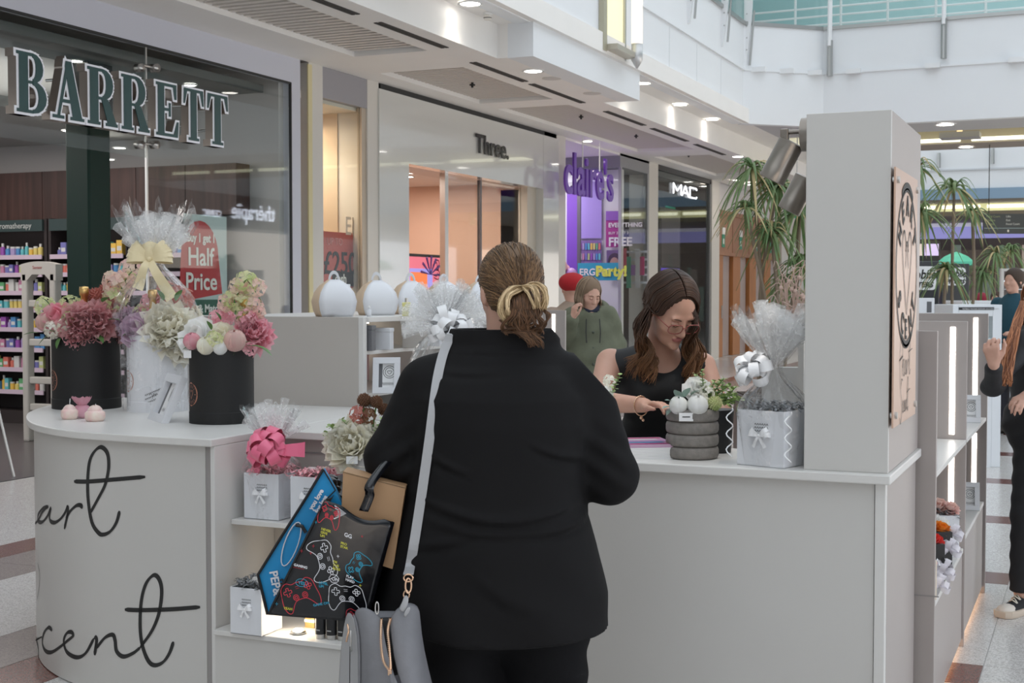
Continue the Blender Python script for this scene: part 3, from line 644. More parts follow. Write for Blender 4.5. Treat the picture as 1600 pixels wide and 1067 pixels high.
# small unit between the columns
SAL = cm((.62, .42, .32), .7); PCH = cm((.62, .50, .38), .7)
vi = struct(B('wall_left', PCH, -12, -11.9, 12.9, 19.4, 0, 4.1), 'back wall of the narrow shop unit'); struct(B('wall_left', PCH, -12, -8.3, 13.86, 13.9, 0, 4.0)); struct(B('wall_left', PCH, -12, -8.3, 12.3, 12.5, 0, 4.0))
struct(B('ceiling', cm((.7, .64, .56), .7), -12, -8, 12.5, 13.86, 3.62, 3.7)); B('grey_header', cm((.32, .31, .33), .5), -8.0, XF-.005, 12.887, 13.88, 3.66, 4.0, vi)
struct(B('window_4', thin('dim_glass', boost=.15, base=-.03), XF-.06, XF-.045, 12.887, 13.78, .02, 3.66)); B('frame_post', cm((.5, .42, .33), .4), XF-.08, XF-.02, 13.78, 13.88, 0, 3.66, vi)
p = P(515, 155, z=3.615); downlight(-8.5, 13.4, 3.618, .09, 'downlight in the warm narrow unit beside the white column', 60)
area('warm_unit_light', (-9.0, 13.2, 3.5), 1.0, 30, (1, .78, .55))
rp = thing('price_poster', 'red window poster reading 250 pounds cash between the columns', 'poster', (-8.1, 0, 0)); XP = -8.1
ya = P(503, 400, x=XP).y; yb = P(561, 400, x=XP).y; zt = P(530, 363, x=XP).z; zb = P(530, 450, x=XP).z
B('sheet', cm((.50, .10, .08), .5), -.01, 0, ya, yb, zb, zt, rp)
text('price', '£250', INK, frame((.006, ya+.02, P(530, 428, x=XP).z), (0, 1, 0), (0, 0, 1)), .37, rp, .002, .004, width=.72)
B('black_bar', INK, 0, .004, ya+.22, yb-.03, zb+.02, zb+.19, rp); text('word', 'cash', RW, frame((.008, ya+.27, zb+.06), (0, 1, 0), (0, 0, 1)), .15, rp, .001, .003)
text('word', 'UP TO', cm((.6, .25, .22), .5), frame((.006, ya+.1, zt-.15), (0, 1, 0), (0, 0, 1)), .12, rp, .001)
text('decal', 'ELA', cm((.7, .62, .55), .4), frame((.0, P(539, 350, x=XP).y, P(539, 366, x=XP).z), (0, 1, 0), (0, 0, 1)), .3, rp, .001, .004)
struct(B('floor', cm((.4, .33, .28), .4), -12, -7.95, 12.3, 13.86, -.003, .003))
# white gloss shop front
GLW = mat('gloss_white_panel', (.66, .66, .63), .12, coat=.6)
th = struct(B('wall_left', GLW, -8.05, XF+.02, 14.13, 19.95, 3.1, 3.93), 'glossy white fascia of the phone shop')
B('pier', GLW, -8.05, XF+.02, 14.13, 14.88, 0, 3.1, th); B('shadow_gap', INK, -8.0, XF, 14.2, 19.9, 3.93, 4.0, th); B('pier', GLW, -8.6, XF+.02, 19.3, 19.95, 0, 3.1, th); B('reveal_soffit', cm((.6, .5, .45), .5), -8.5, -8.05, 14.88, 19.4, 3.1, 3.16, th)
B('panel_gap', cm((.4, .4, .39), .5), XF+.0195, XF+.021, 19.3, 19.306, 3.1, 3.93, th)
text('shop_name', 'Three.', mat('black_gloss', (.015, .015, .015), .2), frame((XF+.05, 16.78, 3.43), (0, 1, 0), (0, 0, 1)), .36, th, .006, .008, width=1.12)
struct(B('wall_left', SAL, -11.9, -8.3, 19.3, 19.4, 0, 3.9)); struct(B('wall_left', SAL, -11.9, -8.3, 13.9, 13.95, 0, 3.9)); struct(B('ceiling', cm((.7, .62, .58), .6), -11.9, -8.06, 13.95, 19.3, 3.2, 3.3)); struct(B('floor', cm((.35, .27, .23), .3), -11.9, -7.95, 13.95, 19.4, -.003, .003))
struct(B('wall_left', SAL, -11.0, -10.9, 13.95, 19.3, 0, 3.2)); area('phone_shop_light', (-9.4, 16.6, 3.15), 2, 120, (1, .86, .76), sy=4)
dg = struct(B('door_1', GLASS, -8.12, -8.105, 16.35, 17.42, .02, 3.1)); B('steel_post', CHROME, -8.14, -8.06, 16.25, 16.35, 0, 3.1, dg); B('dark_post', cm((.12, .1, .1), .3), -8.13, -8.08, 17.42, 17.47, 0, 3.1, dg)
struct(B('window_5', GLASS, -8.12, -8.105, 17.47, 18.95, .02, 3.1)); B('frame_post', cm((.55, .5, .42), .4), -8.14, -8.0, 18.95, 19.4, 0, 3.1, dg)
B('white_return', GLW, -8.4, -8.1, 17.5, 18.9, .4, 3.0, dg) if False else None
for x, y, n in [(-8.9, 15.6, 'left'), (-9.6, 15.9, 'lower left'), (-8.9, 17.0, 'middle'), (-9.3, 17.5, 'right')]: downlight(x, y, 3.2, .09, 'phone shop downlight, the %s one' % n, 0)
sc = thing('display_screen', 'pink and orange advertising screen in the phone shop', 'screen', (-8.55, 0, 0)); XS = -8.55
ya = P(634, 430, x=XS).y; yb = P(696, 430, x=XS).y; zt = P(660, 397, x=XS).z; zb = 1.45
B('bezel', BLACK, -.05, 0, ya, yb, zb, zt, sc)
def lit(c, s=.7): return cm(c, .4, emis=c, es=s)
B('pink_picture', lit((.75, .16, .22)), 0, .004, ya+.02, yb-.05, zb+.03, zt-.04, sc); B('violet_picture', lit((.35, .3, .75)), .004, .006, ya+.1, yb-.42, zb+.12, zt-.2, sc)
B('orange_picture', lit((.85, .2, .06)), .006, .008, ya+.12, ya+.62, zb+.05, zb+.33, sc)
for i in range(7): MB().tube([(.009, ya+.72, zb+.3), (.009, ya+.72+.3*math.cos(i*.5), zb+.3+.26*math.sin(i*.5))], [.004, .02], 6).obj('ray', cm((.15, .08, .3), .5), sc)
strokes(MB(), [[(0, 1), (.5, 1.1), (.5, .55), (.2, .5), (.55, .4), (.5, -.1), (0, 0)], [(-.1, .8), (.3, .95), (.35, .6)], [(-.1, .2), (.3, .1), (.4, .35)]], .02, lambda u, v: (Vector((.006, yb-.38+u*.3, zt-.32+v*.22)), Vector((1, 0, 0)))).obj('number_mark', cm((.3, .02, .08), .5), sc)
s2 = thing('display_screen', 'small dark screen deep in the phone shop right window', 'screen', (-8.6, 0, 0)); p = P(787, 388, x=-8.6); B('bezel', BLACK, -.04, 0, p.y, p.y+.62, p.z, p.z+.16, s2); B('picture', cm((.1, .1, .2), .3), 0, .003, p.y+.03, p.y+.59, p.z+.03, p.z+.13, s2)
# purple shop
PUR = cm((.22, .08, .50), .5); LAV = cm((.42, .30, .72), .6)
struct(B('wall_left', LAV, -11.2, -11.1, 20.3, 24.7, 0, 4)); struct(B('wall_left', PUR, -11.2, -8.6, 20.2, 20.3, 0, 4)); cw = struct(B('wall_left', cm((.78, .75, .75), .6), -11.2, -8.0, 23.4, 23.5, 0, 3.75)); struct(B('floor', cm((.3, .25, .3), .3), -11.2, -7.95, 20.3, 24.7, -.003, .003))
B('grey_header', cm((.27, .27, .28), .5), -11.2, XF, 23.0, 24.7, 3.76, 4.0, cw); B('grey_header', cm((.27, .27, .28), .5), -11.2, -9.5, 20.3, 23.0, 3.76, 3.95, cw); B('corner_frame', cm((.35, .35, .36), .4), -7.95, XF, 23.05, 23.1, 0, 3.76, cw); B('jamb', cm((.3, .3, .3), .4), -7.98, XF, 24.6, 24.7, 0, 3.76, cw)
struct(B('window_6', GLASS, -7.93, -7.915, 23.1, 24.6, .02, 3.76)); struct(B('window_7', GLASS, -10.4, -7.95, 23.06, 23.075, .02, 3.76)); area('purple_shop_light', (-9.6, 22, 3.7), 2, 90, (1, .92, 1), sy=2)
B('dark_post', cm((.12, .11, .12), .4), P(903, 400, y=23.0).x, P(908, 400, y=23.0).x, 22.95, 23.0, 0, 3.76, cw)
def onp(nm, m, a, b, c, d, y=23.3, par=None, t=.01): p = P(a, b, y=y); q = P(c, d, y=y); return B(nm, m, min(p.x, q.x), max(p.x, q.x), y-t, y, min(p.z, q.z), max(p.z, q.z), par)
onp('lavender_wall', LAV, 905, 262, 940, 372, 23.35, cw); onp('purple_wall', PUR, 886, 300, 903, 530, 23.35, cw); onp('shelf_panel', cm((.25, .15, .35), .5), 905, 376, 940, 412, 23.34, cw)
for i in range(16): onp('accessory', cm(HUES[i % 12], .5), 906+(i % 8)*4.2, 380+(i//8)*16, 909+(i % 8)*4.2, 390+(i//8)*16, 23.32, cw)
cp = thing('shop_poster', 'magenta sale poster in the purple shop window', 'poster', (0, 0, 0)); onp('sheet', cm((.40, .04, .22), .5), 947, 330, 971, 386, 23.3, cp)
onp('sheet_top', cm((.28, .1, .45), .5), 947, 330, 971, 344, 23.285, cp)
q = P(950, 355, y=23.25); text('word', 'EVERYTHING', RW, frame((q.x, 23.27, q.z), (1, 0, 0), (0, 0, 1)), .11, cp, .001, .003); text('word', 'BUY 3 GET 3', RW, frame((q.x, 23.27, q.z-.13), (1, 0, 0), (0, 0, 1)), .07, cp, .001); text('word', 'FREE', RW, frame((q.x, 23.27, q.z-.34), (1, 0, 0), (0, 0, 1)), .22, cp, .001, .006)
cf = thing('portrait_poster', 'poster of a smiling face below the magenta sale poster', 'poster', (0, 0, 0)); onp('sheet', cm((.16, .1, .2), .5), 948, 391, 971, 438, 23.3, cf); q = P(960, 413, y=23.28)
MB().sphere((q.x, 23.28, q.z), (.09, .008, .13)).obj('printed_face', cm((.45, .25, .18), .6), cf); MB().sphere((q.x, 23.285, q.z+.05), (.13, .006, .16)).obj('printed_hair', cm((.05, .03, .03), .6), cf)
pt = thing('party_sign', 'turquoise window sign with white and yellow party lettering', 'sign', (0, 0, 0)); onp('board', cm((.03, .30, .42), .5), 903, 411, 966, 438, 22.8, pt)
q = P(905, 430, y=22.78); text('word', 'ERGING', RW, frame((q.x, 22.78, q.z), (1, 0, 0), (0, 0, 1)), .17, pt, .001, .003); q = P(931, 431, y=22.78); text('word', 'Party!', cm((.65, .7, .1), .5), frame((q.x, 22.77, q.z), (1, 0, 0), (0, 0, 1)), .25, pt, .001, .012)
bd = thing('bunting', 'pink balloon cluster at the purple shop entrance', 'balloon', (P(884, 440, y=22.5).x, 22.5, P(884, 440, y=22.5).z))
for i in range(9): MB().sphere((.1*math.cos(i*2.1), .1*math.sin(i*2.1), (i-4)*.07), .11, 10, 7).obj('balloon', cm((.75, .42, .45) if i % 3 else (.5, .3, .55), .35), bd, True)
for i, c in enumerate([(.45, .05, .1), (.05, .3, .2), (.3, .15, .4), (.6, .6, .62), (.5, .1, .2)]): onp('window_card', cm(c, .5), 972+i*7, 388+13*(i % 3), 979+i*7, 430+20*(i % 2), 23.5 if i < 1 else 24.4, cw)
for i in range(5): onp('blind_slat', cm((.62, .64, .68), .4), 974, 392+i*12, 1011, 395+i*12, 24.5, cw)
cs = thing('hanging_shop_sign', 'purple rounded lower case shop name hung under the ceiling', 'sign', (-7.55, 0, 0)); y0 = P(881, 280, x=-7.55).y; y1 = P(957, 280, x=-7.55).y; zb = P(920, 293, x=-7.55).z
text('lettering', "claire's", cm((.17, .05, .47), .35), frame((0, y0, P(884, 302, x=-7.55).z+.02), (0, 1, 0), (0, 0, 1)), .92, cs, .015, .012, .003, width=(y1-y0)*1.0)
for y in (y0+.9, y0+1.7): MB().cyl((-.03, y, 3.5), (-.03, y, 3.99), .01).obj('hanger', RIM, cs)
# make-up shop
MK = cm((.012, .012, .014), .25); mk = struct(B('wall_left', MK, -10.5, -10.4, 25.28, 29.2, 0, 3.95)); B('side_panel', MK, -10.5, -8.0, 29.15, 29.2, 0, 3.95, mk); B('side_panel', MK, -10.5, -8.0, 25.28, 25.33, 0, 3.95, mk); B('header', MK, -8.0, XF, 25.28, 29.2, 3.9, 4, mk); B('shop_ceiling', cm((.1, .1, .1), .5), -10.5, -8, 25.3, 29.2, 3.8, 3.9, mk)
B('plinth', cm((.25, .25, .25), .4), -8.0, XF, 25.28, 29.2, 0, .12, mk); B('shop_floor', cm((.1, .1, .11), .2), -10.5, -8, 25.3, 29.2, -.003, .004, mk)
struct(B('window_8', GLASS, -7.95, -7.935, 25.33, 29.1, .12, 3.9)); B('jamb', cm((.2, .2, .2), .4), -7.98, XF, 29.1, 29.2, 0, 3.95, mk)
tt = thing('screen_totem', 'tall black totem with violet screen in the make-up shop front', 'totem', (-8.2, 26.6, .005)); B('tower', MK, -.15, .0, -.25, 1.25, 0, 3.25, tt, .01); B('violet_screen', cm((.05, .03, .2), .3, emis=(.10, .05, .5), es=.8), 0, .01, -.15, 1.15, .3, 2.0, tt); B('dark_screen', cm((.05, .035, .035), .3), 0, .008, -.15, 1.15, 2.05, 3.1, tt)
text('screen_text', '-M·A·C\nSTUDIO', lit((.7, .6, .9), .5), frame((.012, -.1, 1.75), (0, 1, 0), (0, 0, 1)), .16, tt)
MG = glow('white_letter_glow', (.92, .93, 1), 1.7); mc = thing('lit_shop_name', 'white glowing three-letter name over the make-up shop', 'sign', (XF-.01, 0, 0)); y0 = P(1056, 300, x=XF+.04).y; y1 = P(1092, 300, x=XF+.04).y; z0 = P(1056, 302, x=XF+.04).z; hh = .21; ww = (y1-y0)
for nm, st in [('letter_m', [[(0, 0), (0, 1), (.16, .35), (.32, 1), (.32, 0)]]), ('letter_a', [[(.36, 0), (.5, 1), (.64, 0)], [(.42, .3), (.6, .3)]]), ('letter_c', [[(1, .85), (.98, 1), (.7, 1), (.7, 0), (.98, 0), (1, .15)]])]:
    m = MB()
    for s in st:
        for a, b in zip(s[:-1], s[1:]): m.tube([(0, y0+a[0]*ww, z0+a[1]*hh), (0, y0+b[0]*ww, z0+b[1]*hh)], .017, 6)
    m.obj(nm, MG, mc)
ex = thing('exit_sign', 'green running figure exit sign behind the make-up shop glass', 'sign', (-8.6, 28.4, 3.05)); B('panel', lit((.01, .2, .12), .4), -.02, 0, -.3, .4, 0, .33, ex); B('arrow_print', RW, 0, .004, .05, .3, .14, .18, ex); MB().prism([(.25, .08), (.25, .24), (.35, .16)], 0, .004, Tsw).obj('arrow_head', RW, ex)
# wooden screen with the three doors
OAK = mat('oak_panel', (.40, .19, .10), .5, var=(3, .3), stretch=(5, 5, .5)); OAK2 = mat('orange_oak', (.48, .19, .06), .4, var=(3, .25), stretch=(5, 5, .5))
wd = struct(B('wall_left', cm((.7, .67, .66), .6), -8.2, -8.05, 29.86, 36.5, 3.4, 4.1), 'white wall over the oak doors')
struct(B('wall_left', cm((.6, .5, .48), .5), -8.6, -8.5, 29.86, 36.5, 0, 3.4))
B('oak_rail', OAK, -8.1, -7.95, 29.86, 36.5, 3.3, 3.4, wd); B('oak_rail', OAK, -8.1, -7.95, 29.86, 36.5, 2.36, 2.44, wd)
for i in range(4):
    y = 29.9+i*1.65; B('oak_panel', OAK, -8.08, -8.0, y, y+1.6, 2.44, 3.3, wd)
    e = thing('door_sign', 'small green sign with white top on the %s oak panel' % ORD[i], 'sign', (-7.99, y+.75, 2.55)); B('green_face', cm((.02, .25, .13), .4), -.01, 0, -.13, .13, 0, .3, e); B('white_cap', RW, -.01, .01, -.13, .13, .3, .46, e); B('mark', RW, 0, .003, -.05, .05, .08, .2, e)
    s = struct(B('door_%d' % (i+2), OAK2, -8.1, -8.0, y+.05, y+.75, 0, 2.36)); B('glass_strip', cm((.45, .38, .36), .2), -8.12, -8.09, y+.75, y+1.65, 0, 2.36, s); B('push_plate', CHROME, -8.0, -7.99, y+.6, y+.7, .9, 1.2, s)

struct(B('ceiling', SOFF, -14.6, -7.9, -13.9, 60, 4.42, 4.6)); struct(B('ceiling', cm((.75,.72,.72), .6), -11.2, -7.9, 20.3, 24.7, 3.96, 4.0))
# ------------------------------------------------------------------ the kiosk: left counter with rounded end
YK = 3.927; ZT = .98; K = .8667
SHADELAM = mat('shaded_laminate', (.40, .355, .335), .4, var=(2, .03))  # same laminate darkened: shade of the side faces painted into the colour
def outline(off=0.0):
    pts = [(-3.316, 4.53), (-3.68, 4.53), (-4.08, 4.57), (-4.42, 4.725), (-4.70, 4.96), (-4.94, 5.24), (-5.10, 5.54), (-5.17, 5.85), (-5.12, 6.15)]
    c = catmull([(a*K, b*K, 0) for a, b in pts[1:]], 6); out = [Vector((-3.316*K, YK, 0))]+c+[Vector((-3.316*K, 6.15*K, 0))]
    if off:
        n = len(out); r = []
        for i, p in enumerate(out):
            if i in (0, n-1): r.append(Vector((p.x, p.y+(off if i == 0 else -off), 0))); continue
            t = (out[min(i+1, n-1)]-out[i-1]).normalized(); r.append(p+Vector((-t.y, t.x, 0))*(-off))
        out = r
    return out
lc = thing('counter', 'white kiosk counter with rounded end and black handwritten lettering', 'counter', (0, 0, 0))
MB().prism([(p.x, p.y) for p in outline()][::-1], ZT-.028, ZT).obj('worktop', WHITE2, lc, bevel=.004)
bo = outline(.03); bo = [Vector((min(p.x, -2.922), p.y, 0)) for p in bo]; mbb = MB(); mbb.prism([(p.x, p.y) for p in bo][::-1], .004, ZT-.028); mbb.obj('curved_body', WHITE, lc, True, ang=.5)
YB = YK+.03
B('grey_strip', cm((.33, .31, .30), .5), -2.922, -2.892, YB+.003, 5.3, .03, ZT-.028, lc); B('side_panel', WHITE2, -2.892, -2.874, YB-.012, 5.3, .0, ZT-.028, lc, .002); B('plinth', cm((.2, .19, .18), .6), -3.85, -2.95, 4.15, 5.2, 0, .03, lc)
def onbody(px, py):
    a = (px-800)/F; b = -(py-533.5)/F; r = [FW[i]+a*RT[i]+b*UP[i] for i in range(3)]; best = None
    for i in range(len(bo)-1):
        p, q = bo[i], bo[i+1]; ex, ey = q.x-p.x, q.y-p.y; dt = r[0]*ey-r[1]*ex
        if abs(dt) < 1e-9: continue
        t = (p.x*ey-p.y*ex)/dt; s = (p.x*r[1]-p.y*r[0])/dt
        if t > 0 and -.02 <= s <= 1.02 and (best is None or t < best[0]):
            l = math.hypot(ex, ey) or 1; n = Vector((-ey/l, ex/l, 0)); n = n if n.dot(Vector((r[0], r[1], 0))) < 0 else -n; best = (t, n)
    t, n = best if best else (4.2/r[1], Vector((0, -1, 0)))
    return Vector((r[0]*t, r[1]*t, H+r[2]*t)), n
cv = lambda u, v: onbody(u/2.498, 640+v/2.498)
def pen(name, L_, w): strokes(MB(), L_, w, cv, .0015, 6, .55).obj(name, INK, lc)
pen('lettering', [[(138, 444), (146, 436), (156, 420), (166, 400), (186, 378)], [(190, 378), (168, 385), (150, 410), (150, 434), (166, 438), (186, 415), (200, 382), (194, 410), (198, 434), (216, 440), (238, 425), (256, 400), (266, 374)], [(264, 372), (266, 400), (252, 466)], [(258, 425), (276, 395), (300, 374), (318, 374), (318, 386)],
 [(352, 405), (385, 345), (412, 290), (425, 225), (420, 170), (395, 146), (368, 165), (350, 205), (343, 280), (346, 360), (360, 440), (385, 480), (405, 487), (432, 474), (455, 440), (468, 395)], [(290, 280), (350, 280), (450, 272), (568, 262)]], .0185)
pen('lettering', [[(148, 598), (156, 640), (154, 690), (146, 742)]], .006)
pen('lettering', [[(141, 1030), (150, 980), (150, 930), (141, 890)], [(140, 900), (165, 886)], [(204, 858), (190, 850), (172, 872), (166, 910), (178, 940), (202, 946), (236, 925), (266, 900), (286, 882), (280, 868), (262, 872), (250, 902), (262, 945), (300, 966), (335, 950), (368, 892)], [(370, 884), (378, 900), (370, 958)], [(376, 932), (410, 890), (440, 878), (450, 900), (456, 942), (482, 963), (520, 950), (548, 928)],
 [(548, 928), (595, 860), (622, 790), (632, 710), (622, 662), (600, 646), (570, 680), (552, 750), (548, 850), (558, 925), (580, 980), (605, 997), (637, 985), (662, 950), (678, 905)], [(488, 780), (560, 782), (680, 778), (782, 770)]], .0185)

# niche with shelves between the two counters, and the worktop behind it
XN = -1.95
ni = thing('display_niche', 'white open shelving niche below the counter, half hidden by the woman', 'shelving', (0, 0, 0))
ZS = .678; XL0 = -2.872; ZB0 = .30
B('base', WHITE, XL0, XN, YK+.012, 4.32, .0, ZB0-.018, ni); B('base_top', WHITE2, XL0, XN, YK, 4.32, ZB0-.018, ZB0, ni, .002); B('back_board', BEIGE, XL0, XN, 4.32, 4.335, ZB0, .95, ni)
B('shelf', WHITE2, XL0, XN, 4.04, 4.32, ZS-.018, ZS, ni, .002); B('rail', cm((.4, .38, .36), .4), -2.77, XN, 4.305, 4.32, .545, .553, ni); B('groove', cm((.3, .28, .27), .6), XL0, XN, 4.315, 4.32, .895, .901, ni)
bc = thing('back_counter', 'white worktop behind the niche, below the beige end panel', 'counter', (0, 0, 0))
B('worktop', WHITE2, XL0, XN, 4.27, 5.2, ZT-.028, ZT, bc, .003); B('raised_strip', WHITE2, -2.77, -2.36, 4.78, 4.84, ZT, ZT+.026, bc, .003); B('cabinet', BEIGE, XL0, XN, 4.36, 5.18, .0, ZT-.028, bc)

# right counter
rc = thing('counter', 'long white right-hand kiosk counter carrying the tall pillar', 'counter', (0, 0, 0)); XR = -.545
MB().prism([(XN, YK-.012), (XR+.012, YK-.012), (XR+.012, 4.65), (-.95, 4.65), (-.95, 4.40), (XN, 4.40)], ZT-.028, ZT).obj('worktop', WHITE2, rc, bevel=.004); B('front_panel', WHITE, XN, XR-.036, YK+.02, YK+.045, .04, ZT-.028, rc); B('corner_post', WHITE2, XR-.034, XR-.004, YK+.014, YK+.05, .0, ZT-.028, rc, .002)
B('side_panel', SHADELAM, XR-.03, XR-.004, YK+.052, 4.63, .0, ZT-.028, rc); B('end_panel', WHITE, XN, XN+.02, YK+.05, 4.38, 0, ZT-.028, rc); B('plinth', cm((.2, .19, .18), .6), XN+.05, XR-.05, YK+.06, 4.3, 0, .04, rc)
pl = thing('pillar', 'tall plain white box pillar standing on the right counter', 'pillar', (-.6655, 3.953, ZT))
B('front_board', WHITE, -.1205, .1205, 0, .018, 0, 1.04, pl, .002); B('side_board', SHADELAM, .103, .1205, .019, .69, 0, 1.04, pl, .002); B('side_board', WHITE, -.1205, -.103, .019, .69, 0, 1.04, pl, .002); B('top_cap', WHITE2, -.119, .119, .01, .68, 1.0, 1.038, pl); B('rear_board', WHITE, -.102, .102, .67, .69, 0, 1.0, pl)
# acrylic sign on the pillar side
ac = thing('acrylic_sign', 'peach mirrored acrylic sign with round black logo on the pillar side', 'sign', (XR+.012, 3.945, 1.112))
PEACH = mat('peach_acrylic', (.60, .40, .30), .3)
B('sheet', PEACH, -.003, .003, 0, .50, 0, .745, ac, .001)
for y in (.03, .47):
    for z in (.035, .71): MB().cyl((-.01, y, z), (.010, y, z), .010, n=12).obj('stand_off', CHROME, ac)
fm = lambda u, v: (Vector((.004, u, v)), Vector((1, 0, 0))); cx, cz, r = .25, .46, .235
circ = lambda r_, a0=0, a1=360, n=28: [(cx+r_*math.cos(math.radians(a0+(a1-a0)*i/n)), cz+r_*math.sin(math.radians(a0+(a1-a0)*i/n))) for i in range(n+1)]
strokes(MB(), [circ(r)], .012, fm).obj('logo_ring', INK, ac); strokes(MB(), [circ(r+.012, 60, 120)], .022, fm).obj('logo_ring', INK, ac); strokes(MB(), [circ(r-.008, 240, 300)], .02, fm).obj('logo_ring', INK, ac)
for txt, a0, st, fl in [('HEART', 150, -30, 1), ('SCENT', 212, 28, -1)]:
    for i, c in enumerate(txt):
        a = math.radians(a0+st*i); rr = r-.05; o_ = Vector((.005, cx+rr*math.cos(a), cz+rr*math.sin(a))); ey = Vector((0, math.cos(a), math.sin(a)))*fl; ex = ey.cross(Vector((1, 0, 0)))
        o_ = o_-ex*.026-ey*(.026); text('logo_letter', c, INK, frame(o_, ex, ey), .085, ac, .0005, .002)
strokes(MB(), [[(cx, cz-.14), (cx-.09, cz+.02), (cx-.1, cz+.08), (cx-.06, cz+.11), (cx-.02, cz+.06), (cx-.03, cz-.0)], [(cx, cz-.14), (cx+.09, cz+.02), (cx+.1, cz+.08), (cx+.06, cz+.11), (cx+.02, cz+.06), (cx+.03, cz-.0)], [(cx-.03, cz+.05), (cx, cz+.08), (cx+.03, cz+.05)]], .008, fm).obj('logo_heart', INK, ac)
def script(lst, ox, oz, s, w, par, nm='script_lettering', f=None): return strokes(MB(), [[(ox+a*s, oz+b*s) for a, b in q] for q in lst], w, f or fm, .0008, 5, .6).obj(nm, INK, par)
HEARTS = [[(.1, .9), (.0, .5), (.05, -.3)], [(.5, 1), (.45, .4), (.4, 0)], [(-.1, .4), (.2, .45), (.5, .5)], [(.45, .2), (.7, .4), (.75, .3), (.6, .1), (.75, 0), (1, .3), (1.15, .35), (1.0, .05), (1.15, .05), (1.25, .35), (1.25, 0), (1.5, .35), (1.6, .3)], [(1.7, .1), (1.9, .8), (1.8, 1), (1.7, .6), (1.75, 0), (1.95, .1)], [(1.55, .55), (2.3, .62)]]
SCENTS = [[(.6, .95), (.4, 1), (.2, .7), (.4, .4), (.5, .1), (.2, -.3), (0, -.1)], [(.8, .35), (.6, .2), (.75, 0), (.95, .2), (1.1, .35), (1.0, .05), (1.2, .05), (1.3, .35), (1.3, 0), (1.5, .35), (1.55, .05), (1.7, .1)], [(1.7, .1), (1.9, .8), (1.8, 1), (1.7, .6), (1.75, 0), (1.95, .1)], [(1.55, .55), (2.3, .62)]]
script(HEARTS, .12, .14, .12, .005, ac); script(SCENTS, .12, .03, .10, .005, ac)
# spot lamps on the pillar
SPOTM = mat('bronze_steel', (.26, .23, .20), .32, .9)
def spotlamp(y, px, py, label, k=1.0):
    c = P(px, py, y=y); t = thing('spot_lamp', label, 'spotlight', (-.786, y, c.z+.052)); o = c-Vector((-.786, y, c.z+.052))
    MB().cyl((0, 0, .02), (-.022, 0, .02), .05*k, n=24).obj('wall_disc', SPOTM, t, True, ang=.6)
    MB().cyl((-.02, 0, .03), (-.072, -.0, .03), .007).obj('arm', SPOTM, t); B('knuckle', SPOTM, -.086, -.062, -.010, .012, -.01, .04, t, .003)
    ax = Vector((-.46, -.05, -.88)).normalized(); a = o-ax*.06+Vector((.0, 0, 0)); T = frame(a, ax.cross(Vector((0, 1, 0))), Vector((0, 1, 0)) if False else ax.cross(ax.cross(Vector((0, 1, 0)))), ax)
    MB().lathe([(.031, 0), (.039, .004), (.039, .088), (.0395, .089), (.0395, .126), (.036, .127), (.033, .11)], 28, T).obj('barrel', SPOTM, t, True, ang=.5)
    MB().lathe([(.033, .108), (.001, .11)], 20, T).obj('lens', cm((.3, .3, .3), .1), t)
    l = bpy.data.lights.new('spot', 'SPOT'); l.energy = 4; l.color = (1, .9, .8); l.spot_size = 1.2; so = bpy.data.objects.new('spot_light', l); C.objects.link(so); so.parent = t
    so.matrix_local = frame(a+ax*.15, ax.cross(Vector((0, 1, 0))), ax.cross(ax.cross(Vector((0, 1, 0)))).cross(ax.cross(Vector((0, 1, 0)))) if False else Vector((0, 1, 0)), -ax) if False else Matrix.Translation(a+ax*.15)@(-ax).to_track_quat('Z', 'Y').to_matrix().to_4x4()
    return t
spotlamp(4.004, 1222, 250, 'brushed steel spot lamp on the near left edge of the pillar'); spotlamp(4.5, 1247, 302, 'second steel spot lamp, mostly hidden behind the pillar')

# right-hand display units along the side
LED = glow('led_strip', (1, .93, .85), 5.5); SHL = WHITE2
def side_unit(y0, y1, zt, base, label):
    t = thing('display_unit', label, 'shelving', (-.51, y0, 0)); d = y1-y0
    B('base_cabinet', SHADELAM, -.43, .0, .025, d-.003, .03, base-.02, t); B('base_top', SHL, -.43, .004, .025, d-.003, base-.02, base, t, .002); B('shelf', SHL, -.42, .01, .025, d-.003, .862, .88, t, .002)
    B('back_board', WHITE, -.45, -.43, .025, d-.003, .03, zt, t); return t
def end_panel(y, x0, x1, zt, led, label, lz=None, th=.022, rz=0):
    t = thing('end_panel', label, 'panel', ((x0+x1)/2, y, 0), rz); w = (x1-x0)/2; B('board', SHADELAM, -w, w, 0, th, 0, zt, t, .002)
    if led is not None:
        lz = lz or (.05, zt-.02)
        for a, b in lz if isinstance(lz[0], tuple) else [lz]: B('led_strip', LED, led-(x0+x1)/2-.011, led-(x0+x1)/2+.011, -.003, .004, a, b, t, .002)
    return t
Y1, Y2, Y3 = 4.665, 5.94, 7.05
side_unit(Y1+.022, Y2, 1.36, .42, 'nearest white side display unit, low base full of bouquets'); side_unit(Y2+.022, Y3, 1.38, .46, 'farther white side display unit with two leaning frames')
e1 = end_panel(Y1, -.86, -.487, 1.372, None, 'plain pale end panel directly behind the pillar'); B('joint', cm((.3, .28, .27), .6), -.2, .2, -.002, .001, .48, .484, e1)
x = P(1488, 600, y=Y2).x; x3 = P(1523.5, 600, y=Y3).x
end_panel(Y2, -.95, -.50, 1.379, x, 'end panel with vertical light strip, the nearer of two on the right', [(.43, .86), (.90, 1.355)])
end_panel(Y3, -1.0, -.496, 1.396, x3, 'end panel with vertical light strip, the farther of two on the right', [(.50, .80), (.90, 1.375)])
B('base_glow_strip', glow('warm_led', (1, .62, .36), 5), -.56, -.54, Y1+.05, Y3, .012, .02, thing('plinth_light', 'warm light strip under the right side units', 'light strip', (0, 0, 0)))
